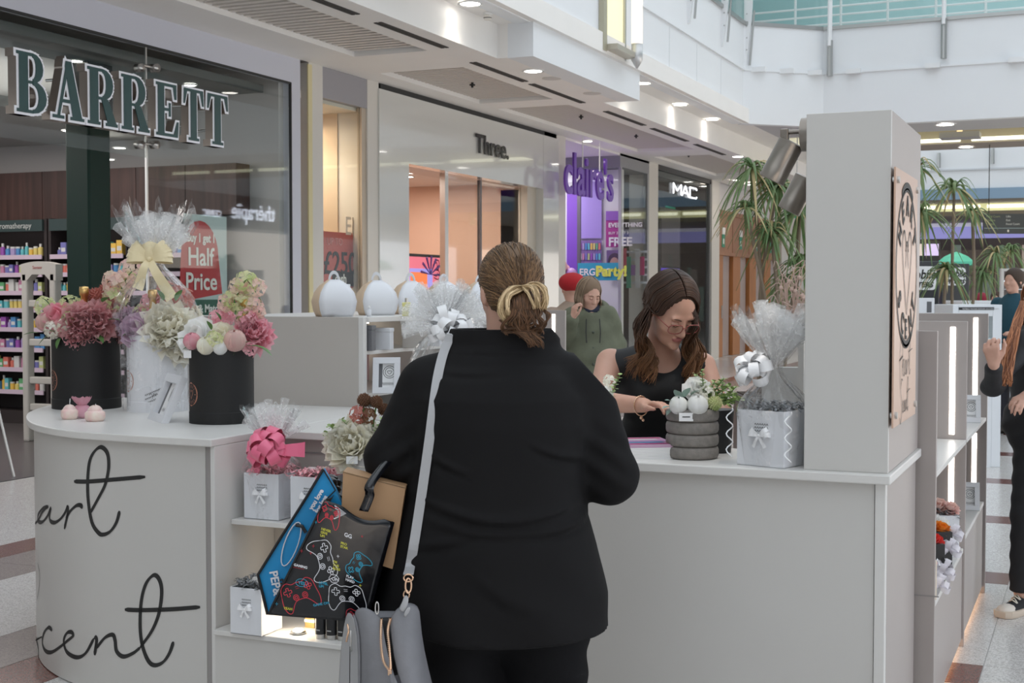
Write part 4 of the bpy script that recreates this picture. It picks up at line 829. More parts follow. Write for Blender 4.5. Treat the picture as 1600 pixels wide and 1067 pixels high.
# rear display unit on the left with beige end panel
YU = 5.287; XU = P(568, 500, y=YU).x; ZU = 1.389
ep = thing('rear_display_unit', 'rear kiosk unit with large beige end panel facing the counter', 'shelving', (0, 0, 0))
B('end_board', BEIGE, -4.0, XU-.026, YU, YU+.02, 0, ZU, ep, .002); B('edge_post', WHITE2, XU-.026, XU, YU-.002, YU+.03, 0, ZU, ep, .002); B('top_board', WHITE2, -4.0, XU+.01, YU+.03, 7.0, ZU-.024, ZU, ep, .003); B('back_board', WHITE, -3.5, -3.48, YU+.03, 7.0, 0, ZU-.03, ep); B('base', WHITE, -3.47, XU, YU+.03, 7.0, 0, .6, ep)
for z in (.80, 1.04, 1.235): B('shelf', WHITE2, -3.47, XU-.01, YU+.03, 7.0, z-.018, z, ep, .002)
for y in (6.1,): B('divider', WHITE2, -3.47, XU-.02, y, y+.02, .6, ZU-.03, ep)
for y in (5.35, 6.15): B('led_line', glow('led_warm_line', (1, .88, .75), 3), -3.46, -3.45, y, y+.72, 1.34, 1.352, ep); B('led_line', glow('led_warm_line', (1, .88, .75), 3), -3.46, -3.45, y, y+.72, 1.20, 1.212, ep)
a = P(713, 480, y=7.1).x; b = P(846, 480, y=7.1).x; end_panel(7.1, a, b, 1.40, P(737, 500, y=7.1).x, 'white rear panel with light strip left of the bun', (.6, 1.37))
a = P(838, 480, y=8.1).x; b = P(883, 480, y=8.1).x; end_panel(8.1, a, b, 1.385, P(865, 500, y=8.1).x, 'white rear panel with light strip right of the bun', (.5, 1.36))
B('partition', WHITE, -1.2, -.6, 5.2, 5.24, 0, 1.21, thing('kiosk_partition', 'white partition inside the kiosk behind the cellophane hamper', 'panel', (0, 0, 0)))
# ------------------------------------------------------------------ flowers
def translucent(m, k=.4):
    nt = m.node_tree; N = nt.nodes; L = nt.links; b = N['Principled BSDF']; t = N.new('ShaderNodeBsdfTranslucent'); src = b.inputs['Base Color'].links
    if src: L.new(src[0].from_socket, t.inputs[0])
    else: t.inputs[0].default_value = b.inputs['Base Color'].default_value
    x = N.new('ShaderNodeMixShader'); x.inputs[0].default_value = k; L.new(b.outputs[0], x.inputs[1]); L.new(t.outputs[0], x.inputs[2]); L.new(x.outputs[0], N['Material Output'].inputs[0]); return m
def fmat(n, c, c2=None, isl=.12): return translucent(mat(n, c, .6, var=(25, 0, c2 or tuple(min(1, q*1.15) for q in c)), island=isl, sheen=.2), .45)
FM = dict(rose=fmat('dusty_rose_petal', (.72, .34, .37), (.82, .50, .50)), pink=fmat('pink_petal', (.88, .36, .46), (.92, .62, .64)), blush=fmat('blush_petal', (.85, .55, .52), (.85, .68, .6)), cream=fmat('cream_petal', (.96, .92, .80), (.97, .95, .88)), white=fmat('white_petal', (.96, .96, .92), isl=.06),
          lilac=fmat('lilac_petal', (.55, .36, .52), (.72, .55, .66)), lime=fmat('lime_floret', (.55, .68, .28), (.85, .80, .55)), pinkgreen=fmat('pink_green_floret', (.90, .58, .58), (.88, .80, .62)), brick=fmat('brick_bloom', (.58, .22, .18)), brown=fmat('brown_pompom', (.20, .09, .04), (.3, .15, .08)), orange=fmat('orange_petal', (.9, .35, .04)), red=fmat('red_petal', (.75, .05, .04)), pale=fmat('pale_cream_petal', (.97, .93, .80), (.97, .95, .86)))
def basis(ax):
    ax = Vector(ax).normalized(); u = ax.cross(Vector((.3, .1, 1)) if abs(ax.z) < .9 else Vector((1, 0, 0))).normalized(); return u, ax.cross(u), ax
def petal(mb, o, out, ax, L_, w, cup, open_, ruf=0., nu=3, nv=3, ph=0.):
    side = ax.cross(out).normalized()
    def f(a, b):
        t = b; x = (a-.5)*2; th = open_*t+0.0
        r = L_*(math.sin(th)/max(open_, .01) if open_ > .05 else t*.15); z = L_*((1-math.cos(th))/max(open_, .01)*0+t*math.cos(open_*.6))
        wd = w*math.sin(PI*min(.98, .12+.62*t)); c = cup*(1-x*x)*L_
        q = o+out*(L_*math.sin(open_)*t+(-c*.0))+ax*(L_*math.cos(open_)*t)+side*(x*wd)
        q += (out*math.cos(open_)-ax*math.sin(open_))*(c*math.sin(PI*min(t, .95))-x*x*0)
        if ruf: q += out*(ruf*math.sin(x*6+ph)*t)+ax*(ruf*math.cos(x*7+ph*2)*t)
        return q
    mb.grid(f, nu, nv)
def peony(mb, c, r, ax, layers=((4, .25), (6, .65), (8, 1.1), (9, 1.5)), ruf=.0, sc=1.0):
    u, v, a = basis(ax); c = Vector(c)
    for li, (n, op) in enumerate(layers):
        for i in range(n):
            t = 2*PI*(i+.5*li)/n+rnd.uniform(-.2, .2); out = u*math.cos(t)+v*math.sin(t)
            petal(mb, c-a*(r*.45), out, a, r*(.95+.1*li)*sc*rnd.uniform(.85, 1.1), r*(.42+.06*li), .28, op+rnd.uniform(-.1, .1), ruf*r, 4 if ruf else 3, 4, rnd.random()*6)
def ball(mb, c, r, ax):
    u, v, a = basis(ax); c = Vector(c)
    for k, (n, rr) in enumerate(((3, .8), (5, .93), (5, 1.0))):
        for i in range(n):
            t0 = 2*PI*(i+.4*k)/n
            def f(p, q):
                th = -.1+q*(1.25+.1*(2-k)); ph = t0+(p-.5)*2.0*(1-.35*q); z = -math.cos(th*1.9+.35)*r; R_ = math.sin(min(th*1.9+.35, PI))*r*rr
                return c+u*(R_*math.cos(ph))+v*(R_*math.sin(ph))+a*z
            mb.grid(f, 4, 5)
def hydra(mb, c, r, n=34, pr=.30, flat=1.0, ax=(0, 0, 1)):
    c = Vector(c)
    for i in range(n):
        z = 1-2*(i+.5)/n; t = i*2.39996; q = math.sqrt(1-z*z); d = Vector((q*math.cos(t), q*math.sin(t), z)); d.z *= flat
        u, v, a = basis(d); o = c+d*r*rnd.uniform(.82, 1.0); s = r*pr*rnd.uniform(.8, 1.1); p0 = rnd.random()*2
        for k in range(4):
            ph = p0+k*PI/2; e = u*math.cos(ph)+v*math.sin(ph); f_ = u*math.cos(ph+PI/2)+v*math.sin(ph+PI/2)
            mb.add([o, o+e*s*.6-f_*s*.5+a*s*.25, o+e*s*1.15+a*s*.15, o+e*s*.6+f_*s*.5+a*s*.25], [(0, 1, 2, 3)])
def pompom(mb, c, r, n=120):
    c = Vector(c)
    mb.sphere(c, r*.75, 8, 6)
    for i in range(n):
        z = 1-2*(i+.5)/n; t = i*2.39996; q = math.sqrt(1-z*z); d = Vector((q*math.cos(t), q*math.sin(t), z)); u, v, a = basis(d); s = r*.13; o = c+d*r*.7
        mb.add([o-u*s, o+u*s*.5+v*s, o+u*s*.5-v*s, c+d*r*rnd.uniform(.95, 1.1)], [(0, 1, 3), (1, 2, 3), (2, 0, 3)])
def leaf(mb, o, d, L_, w, droop=.3, fold=.25):
    o = Vector(o); d = Vector(d).normalized(); sd = d.cross(Vector((0, 0, 1))); sd = sd.normalized() if sd.length > .05 else Vector((1, 0, 0)); up = sd.cross(d)
    def f(a, b):
        x = (a-.5)*2; wd = w*math.sin(PI*(.04+.94*b))**.8
        return o+d*(L_*b)+sd*(x*wd)+up*(abs(x)*fold*wd-droop*L_*b*b)
    mb.grid(f, 2, 5)
def sprig(mb, mst, o, d, L_, n=8, lw=.012, ll=.02, bend=.3, pair=True, rnd_=None):
    o = Vector(o); d = Vector(d).normalized(); u, v, a = basis(d); pts = [o+d*(L_*t)+Vector((0, 0, -bend*L_*t*t)) for t in [i/6 for i in range(7)]]
    mst.tube(pts, [.0022-.0002*i for i in range(7)], 5)
    for i in range(1, n+1):
        t = i/n; p = o+d*(L_*t)+Vector((0, 0, -bend*L_*t*t))
        for s in ((1, -1) if pair else (1 if i % 2 else -1,)):
            ph = i*1.3; e = (u*math.cos(ph)+v*math.sin(ph))*s+d*.5; leaf(mb, p, e, ll*rnd.uniform(.8, 1.15)*(1.1-.4*t), lw*(1.1-.4*t), .1, .15)
class Arr:
    """an arrangement: places blooms of a thing at pixel sight lines and depths"""
    def __init__(s, t, D): s.t = t; s.D = D; bpy.context.view_layer.update(); s.inv = t.matrix_world.inverted(); s.g = MB(); s.gl = MB(); s.st = MB()
    def p(s, px, py, dd=0): return s.inv @ PD(px, py, s.D+dd)
    def r(s, rp, dd=0): return rp*(s.D+dd)/F
    def bloom(s, kind, px, py, rp, m, dd=0, ax=None, name=None):
        c = s.p(px, py, dd); r = s.r(rp, dd); a = ax or (Vector((c.x*2, -1.0, .55)) if c.z > 0 else (0, -1, .5)); mb = MB()
        if kind == 'peony': peony(mb, c, r, a)
        elif kind == 'ruffle': peony(mb, c, r, a, ((6, .2), (9, .6), (11, 1.0), (12, 1.4), (10, 1.75)), .14)
        elif kind == 'ball': ball(mb, c, r, (a[0]*.3, a[1]*.3, 1))
        elif kind == 'hydra': hydra(mb, c, r)
        elif kind == 'spray': hydra(mb, c, r, 12, .6)
        elif kind == 'pom': pompom(mb, c, r)
        return mb.obj(name or {'peony': 'peony', 'ruffle': 'carnation', 'ball': 'rosebud', 'hydra': 'hydrangea', 'spray': 'blossom', 'pom': 'pompom_flower'}[kind], FM[m], s.t, smooth=kind not in ('hydra', 'spray', 'pom'))
    def leaf(s, px, py, dx, dz, lp, wp, dd=0, m=None, dy=-.3):
        mb = MB(); leaf(mb, s.p(px, py, dd), (dx, dy, dz), s.r(lp), s.r(wp), .25); return mb.obj('leaf', m or GREEN, s.t, True)
    def stem(s, a, b, w=.003, m=None):
        MB().tube([s.p(*a), (s.p(*a)+s.p(*b))/2+Vector((0, 0, .005)), s.p(*b)], w, 6).obj('stem', m or GREEN, s.t, True)
    def sprig(s, px, py, dx, dz, lp, n=8, m=None, dd=0, lw=5, ll=9, bend=.15, dy=-.2):
        a = MB(); b = MB(); sprig(a, b, s.p(px, py, dd), (dx, dy, dz), s.r(lp), n, s.r(lw), s.r(ll), bend); o = a.obj('foliage_sprig', m or GREENL, s.t, True); b.obj('stem', GREEN, o)
HV = Vector((-sy_, cy_, 0))
def base(px, py, z, r=0.0, dx=0):   # a point whose front foot shows at this pixel
    p = P(px, py, z=z); return p+HV*r
CARD = mat('black_card', (.006, .006, .0065), .6, bump=(300, .1, .0005)); COP = mat('copper_print', (.48, .20, .13), .5); WCARD = mat('white_card', (.74, .75, .78), .45)
def hatbox(px, py, r, h, m, cat, label, ring, rot=0., grp=None):
    t = thing('hat_box_bouquet', label, cat, base(px, py, ZT, r), YAW)
    MB().lathe([(r*1.012, 0), (r*1.012, .045), (r, .047), (r, h), (r-.004, h), (r-.004, h-.02), (.001, h-.025)], 48).obj('box', m, t, True, ang=.6)
    fm2 = lambda u, v: (Vector((r*math.sin(u/r), -r*math.cos(u/r), v)), Vector((math.sin(u/r), -math.cos(u/r), 0)))
    u0 = -r*.98; cz_ = h*.40; rr = .045
    def cc(q, n=30): return [[(u0+q*math.cos(2*PI*i/n), cz_+q*math.sin(2*PI*i/n)) for i in range(n+1)]]
    strokes(MB(), cc(rr), .006, fm2, .0006, 2).obj('logo_ring', ring, t)
    strokes(MB(), [[(u0+q_*math.cos(a), cz_+q_*math.sin(a)) for q_ in (rr*.6, rr*.85)] for a in [i*PI/9 for i in range(18)]], .004, fm2, .0006, 2).obj('logo_letters', ring, t)
    strokes(MB(), [[(u0, cz_-.02), (u0-.016, cz_+.008), (u0-.008, cz_+.018), (u0, cz_+.008), (u0+.008, cz_+.018), (u0+.016, cz_+.008), (u0, cz_-.02)]], .003, fm2, .0006).obj('logo_heart', ring, t)
    return t
def bottle(px, py0, py1, D, label, tilt=0.):
    a = PD(px, py1, D); b = PD(px, py0, D); h = b.z-a.z; t = thing('champagne_bottle', label, 'bottle', (a.x, a.y, a.z-.2), YAW, None, (0, tilt, YAW))
    MB().lathe([(.038, 0), (.04, .01), (.04, .12), (.032, .16), (.0165, .2), (.0145, .2+h*.55), (.0145, .2+h*.72)], 20).obj('glass_body', mat('bottle_glass', (.02, .04, .02), .1), t, True)
    MB().lathe([(.0175, .19), (.0155, .2+h*.5), (.0155, .2+h*.74), (.0205, .2+h*.76), (.0215, .2+h*.92), (.019, .2+h*.98), (.001, .2+h)], 24).obj('gold_foil', GOLD, t, True); return t
# --- left black box
hb1 = hatbox(119, 641, .150, .322, CARD, 'flower box', 'left black round hat box filled with dusty rose and pink flowers', COP)
A = Arr(hb1, P(119, 641, z=ZT).length*0+(hb1.location-Vector((0, 0, H))).dot(Vector(FW)))
bottle(132, 447, 505, A.D-.05, 'gold foil champagne bottle neck standing in the left black box')
A.bloom('peony', 86, 494, 24, 'pink', -.10); A.bloom('ball', 104, 508, 14, 'pale', -.13); A.bloom('ball', 70, 503, 15, 'blush', -.08); A.bloom('hydra', 112, 484, 22, 'lime', -.02); A.bloom('spray', 110, 500, 13, 'lime', -.13); A.bloom('spray', 82, 515, 12, 'cream', -.14); A.bloom('spray', 70, 478, 14, 'lime', .0)
A.bloom('ruffle', 124, 507, 27, 'rose', -.16, (.05, -1, .1)); A.bloom('ruffle', 150, 500, 26, 'rose', -.14, (.4, -1, .3)); A.bloom('ruffle', 168, 488, 24, 'rose', -.06); A.bloom('ruffle', 172, 512, 20, 'rose', -.02); A.bloom('peony', 104, 524, 18, 'rose', -.16, (0, -1, -.3)) if False else None
A.bloom('ruffle', 120, 527, 18, 'rose', -.165, (-.1, -1, -.3)); A.bloom('ruffle', 178, 530, 13, 'rose', -.03, (.3, -1, -.6)); A.bloom('hydra', 140, 484, 20, 'white', .05)
A.bloom('pom', 150, 463, 15, 'brick', 0.); A.bloom('pom', 165, 455, 13, 'brick', .04); A.bloom('spray', 186, 450, 22, 'pinkgreen', -.02); A.bloom('spray', 180, 470, 18, 'lime', -.05); A.bloom('spray', 205, 423, 18, 'pinkgreen', .02); A.bloom('spray', 200, 440, 14, 'lime', .05); A.bloom('spray', 176, 440, 15, 'pinkgreen', .03)
for a in [(60, 520, -1, .1, 22, 6), (75, 525, -.8, -.5, 18, 5), (95, 527, -.3, -.6, 18, 6), (90, 520, -.6, .3, 20, 5), (150, 522, .5, -.3, 20, 6), (78, 478, -.5, 1, 18, 5), (160, 472, .3, .3, 20, 6), (170, 500, .8, .2, 20, 6)]: A.leaf(*a, dd=-.14)
A.stem((150, 520, 0), (150, 465, 0)); A.stem((160, 520, 0), (195, 440, 0)); A.stem((195, 440, 0), (206, 424, .02))
# --- white box with cellophane
hb2 = hatbox(234, 645, .130, .335, WCARD, 'flower box', 'white round hat box with cream blooms wrapped in cellophane', COP)
A = Arr(hb2, (hb2.location-Vector((0, 0, H))).dot(Vector(FW)))
bottle(239, 452, 506, A.D-.04, 'gold foil bottle neck inside the cellophane of the white box')
A.bloom('peony', 212, 512, 24, 'lilac', -.10); A.bloom('ruffle', 200, 500, 20, 'lilac', .0); A.bloom('ruffle', 262, 505, 34, 'pale', -.14); A.bloom('ruffle', 288, 528, 30, 'cream', -.10); A.bloom('hydra', 270, 545, 24, 'pale', -.16) if False else None; A.bloom('ruffle', 290, 495, 22, 'pale', .02)
A.bloom('spray', 238, 478, 18, 'pink', .04); A.bloom('ruffle', 248, 525, 18, 'pale', -.13); A.bloom('spray', 262, 460, 18, 'brick', .05); A.bloom('spray', 282, 470, 20, 'brick', .03); A.bloom('hydra', 222, 490, 16, 'lime', .02)
for a in [(205, 520, -.6, -.1, 16, 5), (228, 528, .1, -.5, 16, 6), (275, 470, .4, 1, 22, 6), (255, 470, -.2, 1, 20, 6)]: A.leaf(*a, dd=-.1)
def cello(t, prof, seed=0, ruf=.014, n=72, top=.05, parent_name='cellophane', m=None, cx0=(0, 0)):
    r_ = random.Random(seed); ph = [r_.uniform(0, 6.28) for _ in range(6)]; R = []; zs = [p[1] for p in prof]; z1 = max(zs)
    q = catmull([(a, b, 0) for a, b in prof], 4)
    for k, v in enumerate(q):
        row = []; f = k/(len(q)-1)
        neck = 1.0
        for j in range(n):
            a = 2*PI*j/n; w = (math.sin(9*a+ph[0])+.7*math.sin(14*a+ph[1])+.8*math.sin(23*a+ph[2]+k*.15))*ruf*(.15+min(1, v.x/.08))*(.35+f)
            z = v.y+(math.sin(7*a+ph[3])*.5+math.sin(17*a+ph[4]))*top*max(0, (f-.75)*4)
            row.append((cx0[0]+(v.x+w)*math.cos(a), cx0[1]+(v.x+w)*math.sin(a), z))
        R.append(row)
    return MB().rings(R, cap=False).obj(parent_name, m or CELLO, t, True)
RIBC = mat('cream_ribbon', (.80, .68, .42), .35, sheen=.4); RIBW = mat('white_satin_ribbon', (.93, .93, .94), .35, sheen=.4); RIBP = mat('pink_satin_ribbon', (.85, .16, .28), .3, sheen=.3)
def loopribbon(mb, c, d, up, L_, w, thk=1):
    c = Vector(c); d = Vector(d).normalized(); up = Vector(up).normalized(); sd = d.cross(up).normalized()
    mb.grid(lambda a, b: c+d*(L_*math.sin(PI*b)*(1-.1*math.cos(2*PI*b)))+up*(L_*.38*math.sin(2*PI*b))+sd*((a-.5)*w*(.35+.65*math.sin(PI*b))), 2, 12)
def tail(mb, c, d, L_, w, curl=.3, n=8):
    c = Vector(c); d = Vector(d).normalized(); sd = d.cross(Vector((0, -1, .2))).normalized(); nn = sd.cross(d)
    mb.grid(lambda a, b: c+d*(L_*b)+nn*(math.sin(b*5)*curl*L_*.3)+sd*((a-.5)*w*(.6+.5*b)), 2, n)
def bow(t, c, s, m, n=2, tails=2, name='bow', w=.35, facing=(0, -1, .15)):
    o = MB(); f = Vector(facing).normalized(); x = f.cross(Vector((0, 0, 1))).normalized()*-1; y = x.cross(f)*-1
    for i in range(n):
        an = (.15+.5*i/max(n-1, 1)) if n > 1 else .2
        for sg in (1, -1): loopribbon(o, c, x*sg*math.cos(an)+y*math.sin(an), f, s, s*w*1.4)
    for i in range(tails): tail(o, c, x*(1 if i % 2 else -1)*.6-y*1.0, s*1.25, s*w)
    o.sphere(Vector(c)+f*s*.08, s*.16, 8, 6); return o.obj(name, m, t, True)
def pullbow(t, c, s, m, n=18, name='pull_bow', seed=1, w=.3):
    r_ = random.Random(seed); o = MB()
    for i in range(n):
        z = 1-1.6*(i+.5)/n; a = i*2.39996; q = math.sqrt(max(0, 1-z*z)); d = Vector((q*math.cos(a), -abs(q*math.sin(a))*.9 if i % 3 else q*math.sin(a), z)); u, v, ax = basis(d)
        loopribbon(o, c, d, u*math.cos(a)+v*math.sin(a), s*r_.uniform(.8, 1.1), s*w*1.7)
    return o.obj(name, m, t, True)
cello(hb2, [(.137, .005), (.139, .12), (.143, .30), (.172, .40), (.150, .50), (.075, .59), (.03, .64), (.045, .68), (.11, .77), (.16, .87)], 3, .012)
c = A.p(234, 405, -.08); bow(hb2, c, .09, RIBC, 3, 0, w=.5); o = MB(); tail(o, c, (.55, -.3, -.9), .20, .05, .5); tail(o, c, (-.35, -.3, -.9), .14, .045, .5); o.sphere(c+Vector((0, .01, .03)), (.05, .03, .05), 10, 8); o.obj('ribbon_tails', RIBC, hb2, True)
HB2FAN = (hb2, (.0, 0, .64))
fm3 = lambda u, v: (Vector((.130*math.sin(u/.13), -.130*math.cos(u/.13), v)), Vector((math.sin(u/.13), -math.cos(u/.13), 0)))
strokes(MB(), [[(.0+.012*k+(i*.014), .075+.012*k*0+.004*i-.015*(k % 2)), (.006+.012*k+i*.014, .085+.004*i), (.012+.012*k+i*.014, .073+.004*i)] for k in range(5) for i in range(1)]+[[(-.02+.007*j, .055+.003*j+dz), (-.017+.007*j, .062+.003*j+dz), (-.014+.007*j, .054+.003*j+dz)] for j in range(13) for dz in (-.018, 0, .018)], .0022, fm3, .0006, 2).obj('printed_lines', INK, hb2)
# --- right black box
hb3 = hatbox(336, 664, .1275, .292, CARD, 'flower box', 'right black round hat box with pink hydrangea and white roses', COP)
A = Arr(hb3, (hb3.location-Vector((0, 0, H))).dot(Vector(FW)))
bottle(370, 466, 512, A.D+.02, 'gold foil bottle neck leaning in the right black box', .12)
A.bloom('peony', 308, 521, 27, 'white', -.06); A.bloom('ball', 300, 533, 14, 'pink', -.1); A.bloom('ball', 322, 540, 15, 'pale', -.13); A.bloom('peony', 345, 522, 20, 'pale', -.05); A.bloom('ball', 344, 543, 12, 'white', -.13); A.bloom('ball', 367, 532, 18, 'blush', -.12); A.bloom('ruffle', 396, 516, 24, 'pink', -.03); A.bloom('hydra', 385, 500, 18, 'pink', .0); A.bloom('spray', 340, 500, 16, 'pink', .05); A.bloom('spray', 352, 497, 14, 'pink', .08); A.bloom('spray', 335, 530, 12, 'lime', -.14); A.bloom('spray', 390, 545, 10, 'pink', -.08)
for px, py, r in [(385, 440, 17), (372, 448, 13), (400, 450, 14), (362, 468, 14), (378, 475, 15), (396, 480, 14), (352, 474, 12), (382, 492, 12), (404, 488, 10), (372, 460, 11)]: A.bloom('spray', px, py, r, 'lime' if px in (385, 378, 382, 362) else 'pinkgreen', .02)
A.stem((372, 520, 0), (366, 470, 0)); A.stem((366, 470, 0), (385, 436, 0)); A.stem((385, 436, .02), (408, 470, .02), .0018); A.stem((408, 470, .02), (402, 505, .02), .0018)
for a in [(385, 540, 1, .05, 40, 6), (400, 540, 1, -.3, 30, 5), (295, 530, -1, .3, 18, 5), (303, 540, -1, -.1, 18, 5), (330, 515, -.2, 1, 16, 5), (366, 545, -.3, -.8, 16, 6), (375, 540, .6, .4, 22, 5), (328, 550, -.2, -.3, 14, 5), (345, 500, -.3, 1, 16, 4)]: A.leaf(*a, dd=-.1)
B('price_tag', PAPER, -.128, -.098, -.100, -.098, .262, .292, hb3, T=Matrix.Rotation(0, 4, 'Z'))
# --- candles and frame
cd1 = thing('rose_candle', 'left small pink and cream rose candle beside the tulle', 'candle', base(105, 656, ZT, .03), YAW); cd2 = thing('rose_candle', 'right small pink and cream rose candle beside the tulle', 'candle', base(145, 659, ZT, .03), YAW)
WAX = mat('pink_wax', (.82, .52, .50), .5, var=(30, 0, (.85, .75, .65)), sss=.1)
for t, r in ((cd1, .034), (cd2, .040)):
    m = MB(); m.lathe([(r*.8, 0), (r, .012), (r*1.0, .035), (r*.7, .045)], 20); ball(m, (0, 0, .035), r*.8, (0, 0, 1)); m.obj('wax', WAX, t, True); MB().cyl((0, 0, .05), (.003, 0, .085 if t is cd1 else .07), .0016, n=6).obj('wick', PAPER, t)
tu = thing('tulle_favour', 'pink tulle puff tied between the two rose candles', 'ribbon', base(123, 655, ZT, .045), YAW); TUL = mat('pink_tulle', (.85, .45, .55), .6, alpha=.65)
m = MB(); m.sphere((0, 0, .03), (.04, .03, .03), 12, 8)
for i in range(9):
    a = -1.2+i*.3; petal(m, Vector((0, 0, .045)), Vector((math.sin(a), -.3, 0)).normalized(), Vector((0, 0, 1)), .06, .022, .1, .7, .004)
m.obj('tulle', TUL, tu, True)
bl = P(230, 654, z=ZT); br = P(262, 665, z=ZT); ex = (br-bl); ex.z = 0; exn = ex.normalized(); nn = Vector((-exn.y, exn.x, 0)); nn = nn if nn.dot(HV) > 0 else -nn; upv = (Vector((0, 0, 1))*math.cos(.42)+nn*math.sin(.42))
def shadowframe(name, label, loc, ex, up, w, h, art=0, th=.028, grp=None):
    t = thing(name, label, 'picture frame', loc); T = frame((0, 0, 0), ex, up, Vector(ex).cross(Vector(up))); b_ = h*.17
    m = MB(); m.box(0, w, 0, b_, -th, 0, T); m.box(0, w, h-b_, h, -th, 0, T); m.box(0, b_, b_, h-b_, -th, 0, T); m.box(w-b_, w, b_, h-b_, -th, 0, T); m.obj('frame_border', WCARD, t, bevel=.001)
    B('backing', cm((.16, .16, .17), .6), b_, w-b_, b_, h-b_, -th, -th*.8, t, T=T); B('inner_card', PAPER, b_+w*.14, w-b_*1.0, b_, h-b_, -th*.8, -th*.74, t, T=T)
    f = lambda u, v: (T @ Vector((u, v, -th*.73)), T.to_3x3() @ Vector((0, 0, 1)))
    cxx = w*.62; czz = h*.60; rr = h*.17
    strokes(MB(), [[(cxx+rr*math.cos(i*.35), czz+rr*math.sin(i*.35)) for i in range(19)], [(cxx+rr*.7*math.cos(i*.35), czz+rr*.7*math.sin(i*.35)) for i in range(19)], [(cxx, czz-rr*.4), (cxx-rr*.4, czz+.1*rr), (cxx, czz+rr*.2), (cxx+rr*.4, czz+.1*rr), (cxx, czz-rr*.4)]], h*.014, f, .0004, 2).obj('logo_print', INK, t)
    strokes(MB(), [[(w*.36+w*.05*i, h*.24), (w*.38+w*.05*i, h*.32), (w*.40+w*.05*i, h*.23)] for i in range(9)], h*.012, f, .0004, 2).obj('lettering', cm((.3, .3, .3), .6), t)
    return t
shadowframe('shadow_frame', 'white box frame leaning between the white and right black boxes', bl, exn, upv, .235, .205)
# --- hampers
SHG = mat('grey_shred', (.16, .17, .18), .6, island=.4); SHP = mat('pink_shred', (.80, .36, .40), .6, island=.3)
def shred(t, w, z, m, n=150, seed=3, h=.025, name='paper_shred'):
    r_ = random.Random(seed); o = MB()
    for i in range(n):
        c = Vector((r_.uniform(-w, w)*.9, r_.uniform(-w, w)*.9, z+r_.uniform(0, h))); a = r_.uniform(0, 6.3); d = Vector((math.cos(a), math.sin(a), r_.uniform(-.3, .3))); L_ = r_.uniform(.02, .045); sd = d.cross(Vector((0, 0, 1))).normalized()*.0035
        o.add([c-sd, c+sd, c+d*L_*.5+sd+Vector((0, 0, .008)), c+d*L_*.5-sd+Vector((0, 0, .008)), c+d*L_+sd, c+d*L_-sd], [(0, 1, 2, 3), (3, 2, 4, 5)])
    q = o.obj(name, m, t, True); q['kind'] = 'stuff'; return q
def giftbox(label, loc, rz, w, h, fill, seed=0, bowm=None, name='gift_box', cat='gift box', rose=None, side='front'):
    t = thing(name, label, cat, loc, rz); q = w/2
    m = MB()
    for a, b, c, d in [(-q, q, -q, -q+.003), (-q, q, q-.003, q), (-q, -q+.003, -q+.003, q-.003), (q-.003, q, -q+.003, q-.003)]: m.box(a, b, c, d, 0, h)
    m.box(-q, q, -q, q, 0, .003); m.obj('card_box', WCARD, t, bevel=.0008)
    if fill: B('filler', fill, -q+.004, q-.004, -q+.004, q-.004, h*.6, h-.006, t); shred(t, q, h-.008, fill, 170, seed)
    bow(t, (0, -q-.006, h*.55), w*.2, bowm or RIBW, 2, 2, 'ribbon_bow'); 
    f = lambda u, v: (Vector((u, -q, v)), Vector((0, -1, 0)))
    strokes(MB(), [[(w*(-.12+.05*i), h*(.74-.06*j)), (w*(-.10+.05*i), h*(.77-.06*j)), (w*(-.08+.05*i), h*(.735-.06*j))] for i in range(6) for j in range(3)], w*.012, f, .0006, 2).obj('printed_lines', INK, t)
    if rose:
        for (x, y, mm) in rose: o = MB(); peony(o, (x*q, y*q, h+.012), .026, (0, -.3, 1)); o.obj('rose', FM[mm], t, True)
    return t
# right hamper beside the pillar
c1 = P(1133, 727, z=ZT); c2 = P(1219, 735.5, z=ZT); ex = c2-c1; w = ex.length; rz = math.atan2(ex.y, ex.x); nn = Vector((-ex.y, ex.x, 0)).normalized(); ctr = (c1+c2)/2+nn*(w/2+.03); w = .160
hr = giftbox('white gift box with grey shred in tall clear cellophane beside the pillar', ctr, rz, w, .168, SHG, 5, name='wrapped_hamper', cat='gift hamper')
CELW = thin('cellophane_white', tint=(.975, .975, .975), boost=.9, base=.0, rough=.10, crease=1, scale=11, white=.35, minw=.03)
cello(hr, [(.088, .003), (.10, .1), (.108, .17), (.085, .21), (.040, .255), (.018, .285), (.028, .31), (.075, .38), (.115, .46)], 8, .010, top=.02, m=CELW)
pullbow(hr, (-.055, -.02, .285), .062, RIBW, 18, 'rosette', 4)
for sx in (-1, 1):
    o = MB(); o.tube([(sx*.1+.010*math.cos(i*.9), -.09+.010*math.sin(i*.9), .17-.007*i) for i in range(22)], .0022, 5); o.obj('curled_ribbon', RIBW, hr, True)
# pleated fan of film
def fan(t, c, r, n, m, seed, spread=2.3, depth=.5, base_r=.012, name='cellophane_fan'):
    r_ = random.Random(seed); o = MB()
    for i in range(n):
        a = -spread/2+spread*i/(n-1)+r_.uniform(-.05, .05); d = Vector((math.sin(a), r_.uniform(-depth, depth), math.cos(a))).normalized(); sd = d.cross(Vector((0, 1, 0))).normalized(); L_ = r*r_.uniform(.75, 1.08); w_ = r*.10
        q = Vector((0, 1, 0)).cross(sd)
        c_ = Vector(c); o.add([c_, c_+d*L_*.5+sd*w_*.35+Vector((0, -.008, 0)), c_+d*L_+sd*w_, c_+d*L_*1.03, c_+d*L_-sd*w_+Vector((0, .01, 0)), c_+d*L_*.5-sd*w_*.35], [(0, 1, 2, 3), (0, 3, 4, 5)])
    return o.obj(name, m, t)
FANM = thin('film_fan', tint=(.97, .97, .97), boost=.6, base=.03, rough=.2, crease=1, scale=45, white=.95, minw=.28)
